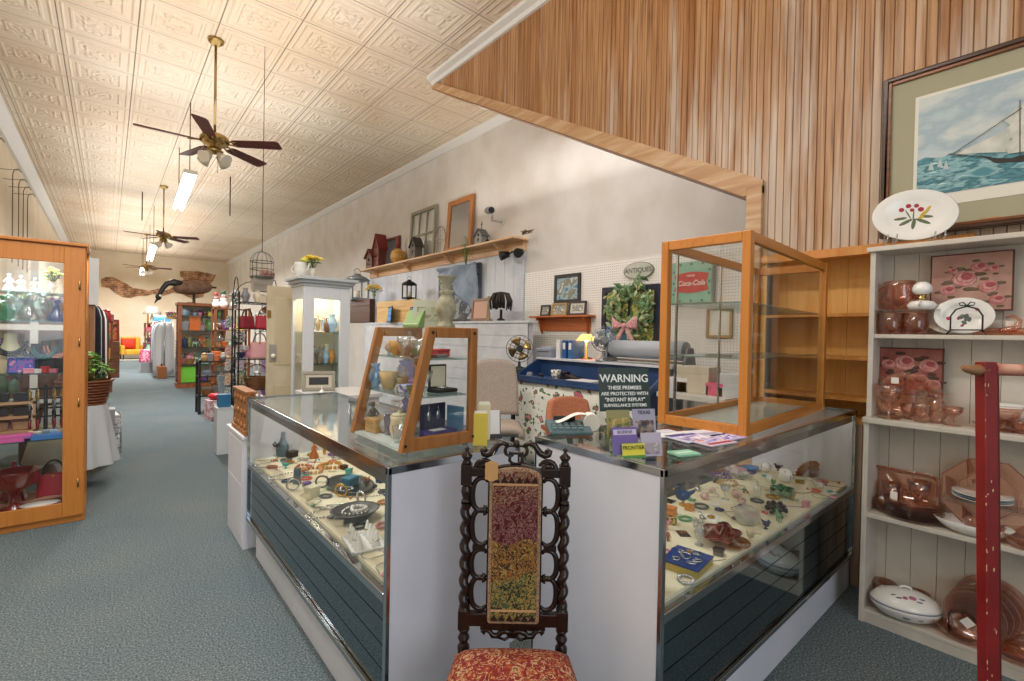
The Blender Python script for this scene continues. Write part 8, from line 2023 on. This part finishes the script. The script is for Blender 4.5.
t = thing('cloth_table', 'small table under a white cloth beside the oak cabinet', 'table', (-.20, 5.62, 0)); B().cyl((0, 0, 0), (0, 0, .66), .03).build('leg', IRON, t); B().lathe([(.20, .66), (.20, .69), (0, .69)], n=20).build('table_top', mat('6a452c', .5), t)
B().sheet(lambda u, v: ((.205 + .07 * v + .022 * v * math.cos(10 * 2 * PI * u)) * math.cos(2 * PI * u), (.205 + .07 * v + .022 * v * math.cos(10 * 2 * PI * u)) * math.sin(2 * PI * u), .70 - .52 * v), 80, 6).lathe([(.205, .70), (.0, .701)], n=40).build('tablecloth', mat('c8ccd0', .85), t)
basket('large round wicker basket with a hoop handle past the oak cabinet', Vector((-.15, 5.62, .705)), .19, .20, '7a4526', .4)
plant('bright green leafy plant in the wicker basket', Vector((-.12, 5.62, .88)), .22, .28, '7ac23f', None, n=170, seed=12)
plant('small green plant low beside the wicker basket', Vector((-.02, 6.4, .55)), .08, .16, '8ac840', 'b8b090', n=30, seed=13); carton('grey box under the small green plant', Vector((-.02, 6.4, 0)), (.16, .18, .55), '9a9ca0')
for k, (x, y, h, c, lab) in enumerate(((-.06, 7.6, 1.3, '23252e', 'long black coat hung past the wicker basket'), (-.05, 8.1, 1.2, '2c3040', 'dark navy dress behind the black coat'), (-.04, 8.7, 1.15, '8a8c94', 'grey cardigan behind the navy dress'), (-.02, 9.4, 1.2, '3a2a2a', 'dark brown jacket farther down the rail'), (.0, 10.2, 1.2, 'c0b8b0', 'cream shawl farther down the rail'), (.02, 11.0, 1.1, '5a3038', 'plum dress farther down the rail'), (.04, 12.0, 1.1, '20242a', 'black dress at the far end of the rail'))): garment(lab, Vector((x - .22, y, 1.78)), .42, h, mat(c, .85), .35, seed=k)
t = thing('clothes_rail', 'long dark clothes rail past the wicker basket', 'rail', (-.26, 7.4, 0))
for y in (0, 2.4, 4.9): B().cyl((0, y, 0), (0, y, 1.80), .02).build('upright', IRON, t)
B().cyl((0, 0, 1.80), (0, 4.9, 1.80), .016).build('bar', IRON, t)
t = thing('wire_cart', 'low wire cart of white linens on the carpet past the oak cabinet', 'cart', (-.03, 6.95, 0)); b = B()
for z in (.06, .22, .40): b.tube([(-.15, -.18, z), (.15, -.18, z), (.15, .18, z), (-.15, .18, z)], .006, 5, True)
for x in (-.15, -.05, .05, .15):
    for y in (-.18, .18): b.cyl((x, y, .0), (x, y, .40), .004, n=5)
b.build('wire_frame', CHROME, t)
for k, z in enumerate((.07, .19, .31)): carton(('folded white cloth at the bottom of the wire cart', 'folded grey cloth in the middle of the wire cart', 'folded white quilt on top of the wire cart')[k], Vector((-.03, 6.95, z)), (.25, .3, .11), ('dcdcdc', 'b8bcc4', 'd4d4d8')[k], .1, 'folded_cloth', 'cloth', bev=.02)
t = shelves('shelf_unit', 'far dark shelf unit of mixed stock across the aisle from the goose', 'shelves', (-.60, 13.2, 0), .68, .4, [.3, .7, 1.1, 1.5], wood('5a3420', '7a4a2c', 'z', 6), post=.035)
for k, z in enumerate((.3, .7, 1.1, 1.5)): fill('%s shelf of the far dark unit' % ORD[k], -.55, .04, 13.3, 13.3, z + .001, 4, .26, SMALL)
framed('red brown framed picture past the far dark unit', Vector((.0, 17.0, 1.0)), .5, .6, '7a2c1c', blot(['8a3a20', 'b06030', '5a2418'], 6), .3, .05, .05); carton('brown trunk under the red brown picture', Vector((-.05, 17.2, 0)), (.6, .5, .995), wood('5a3420', '7a4a2c', 'x', 6), 0, 'trunk', 'trunk')
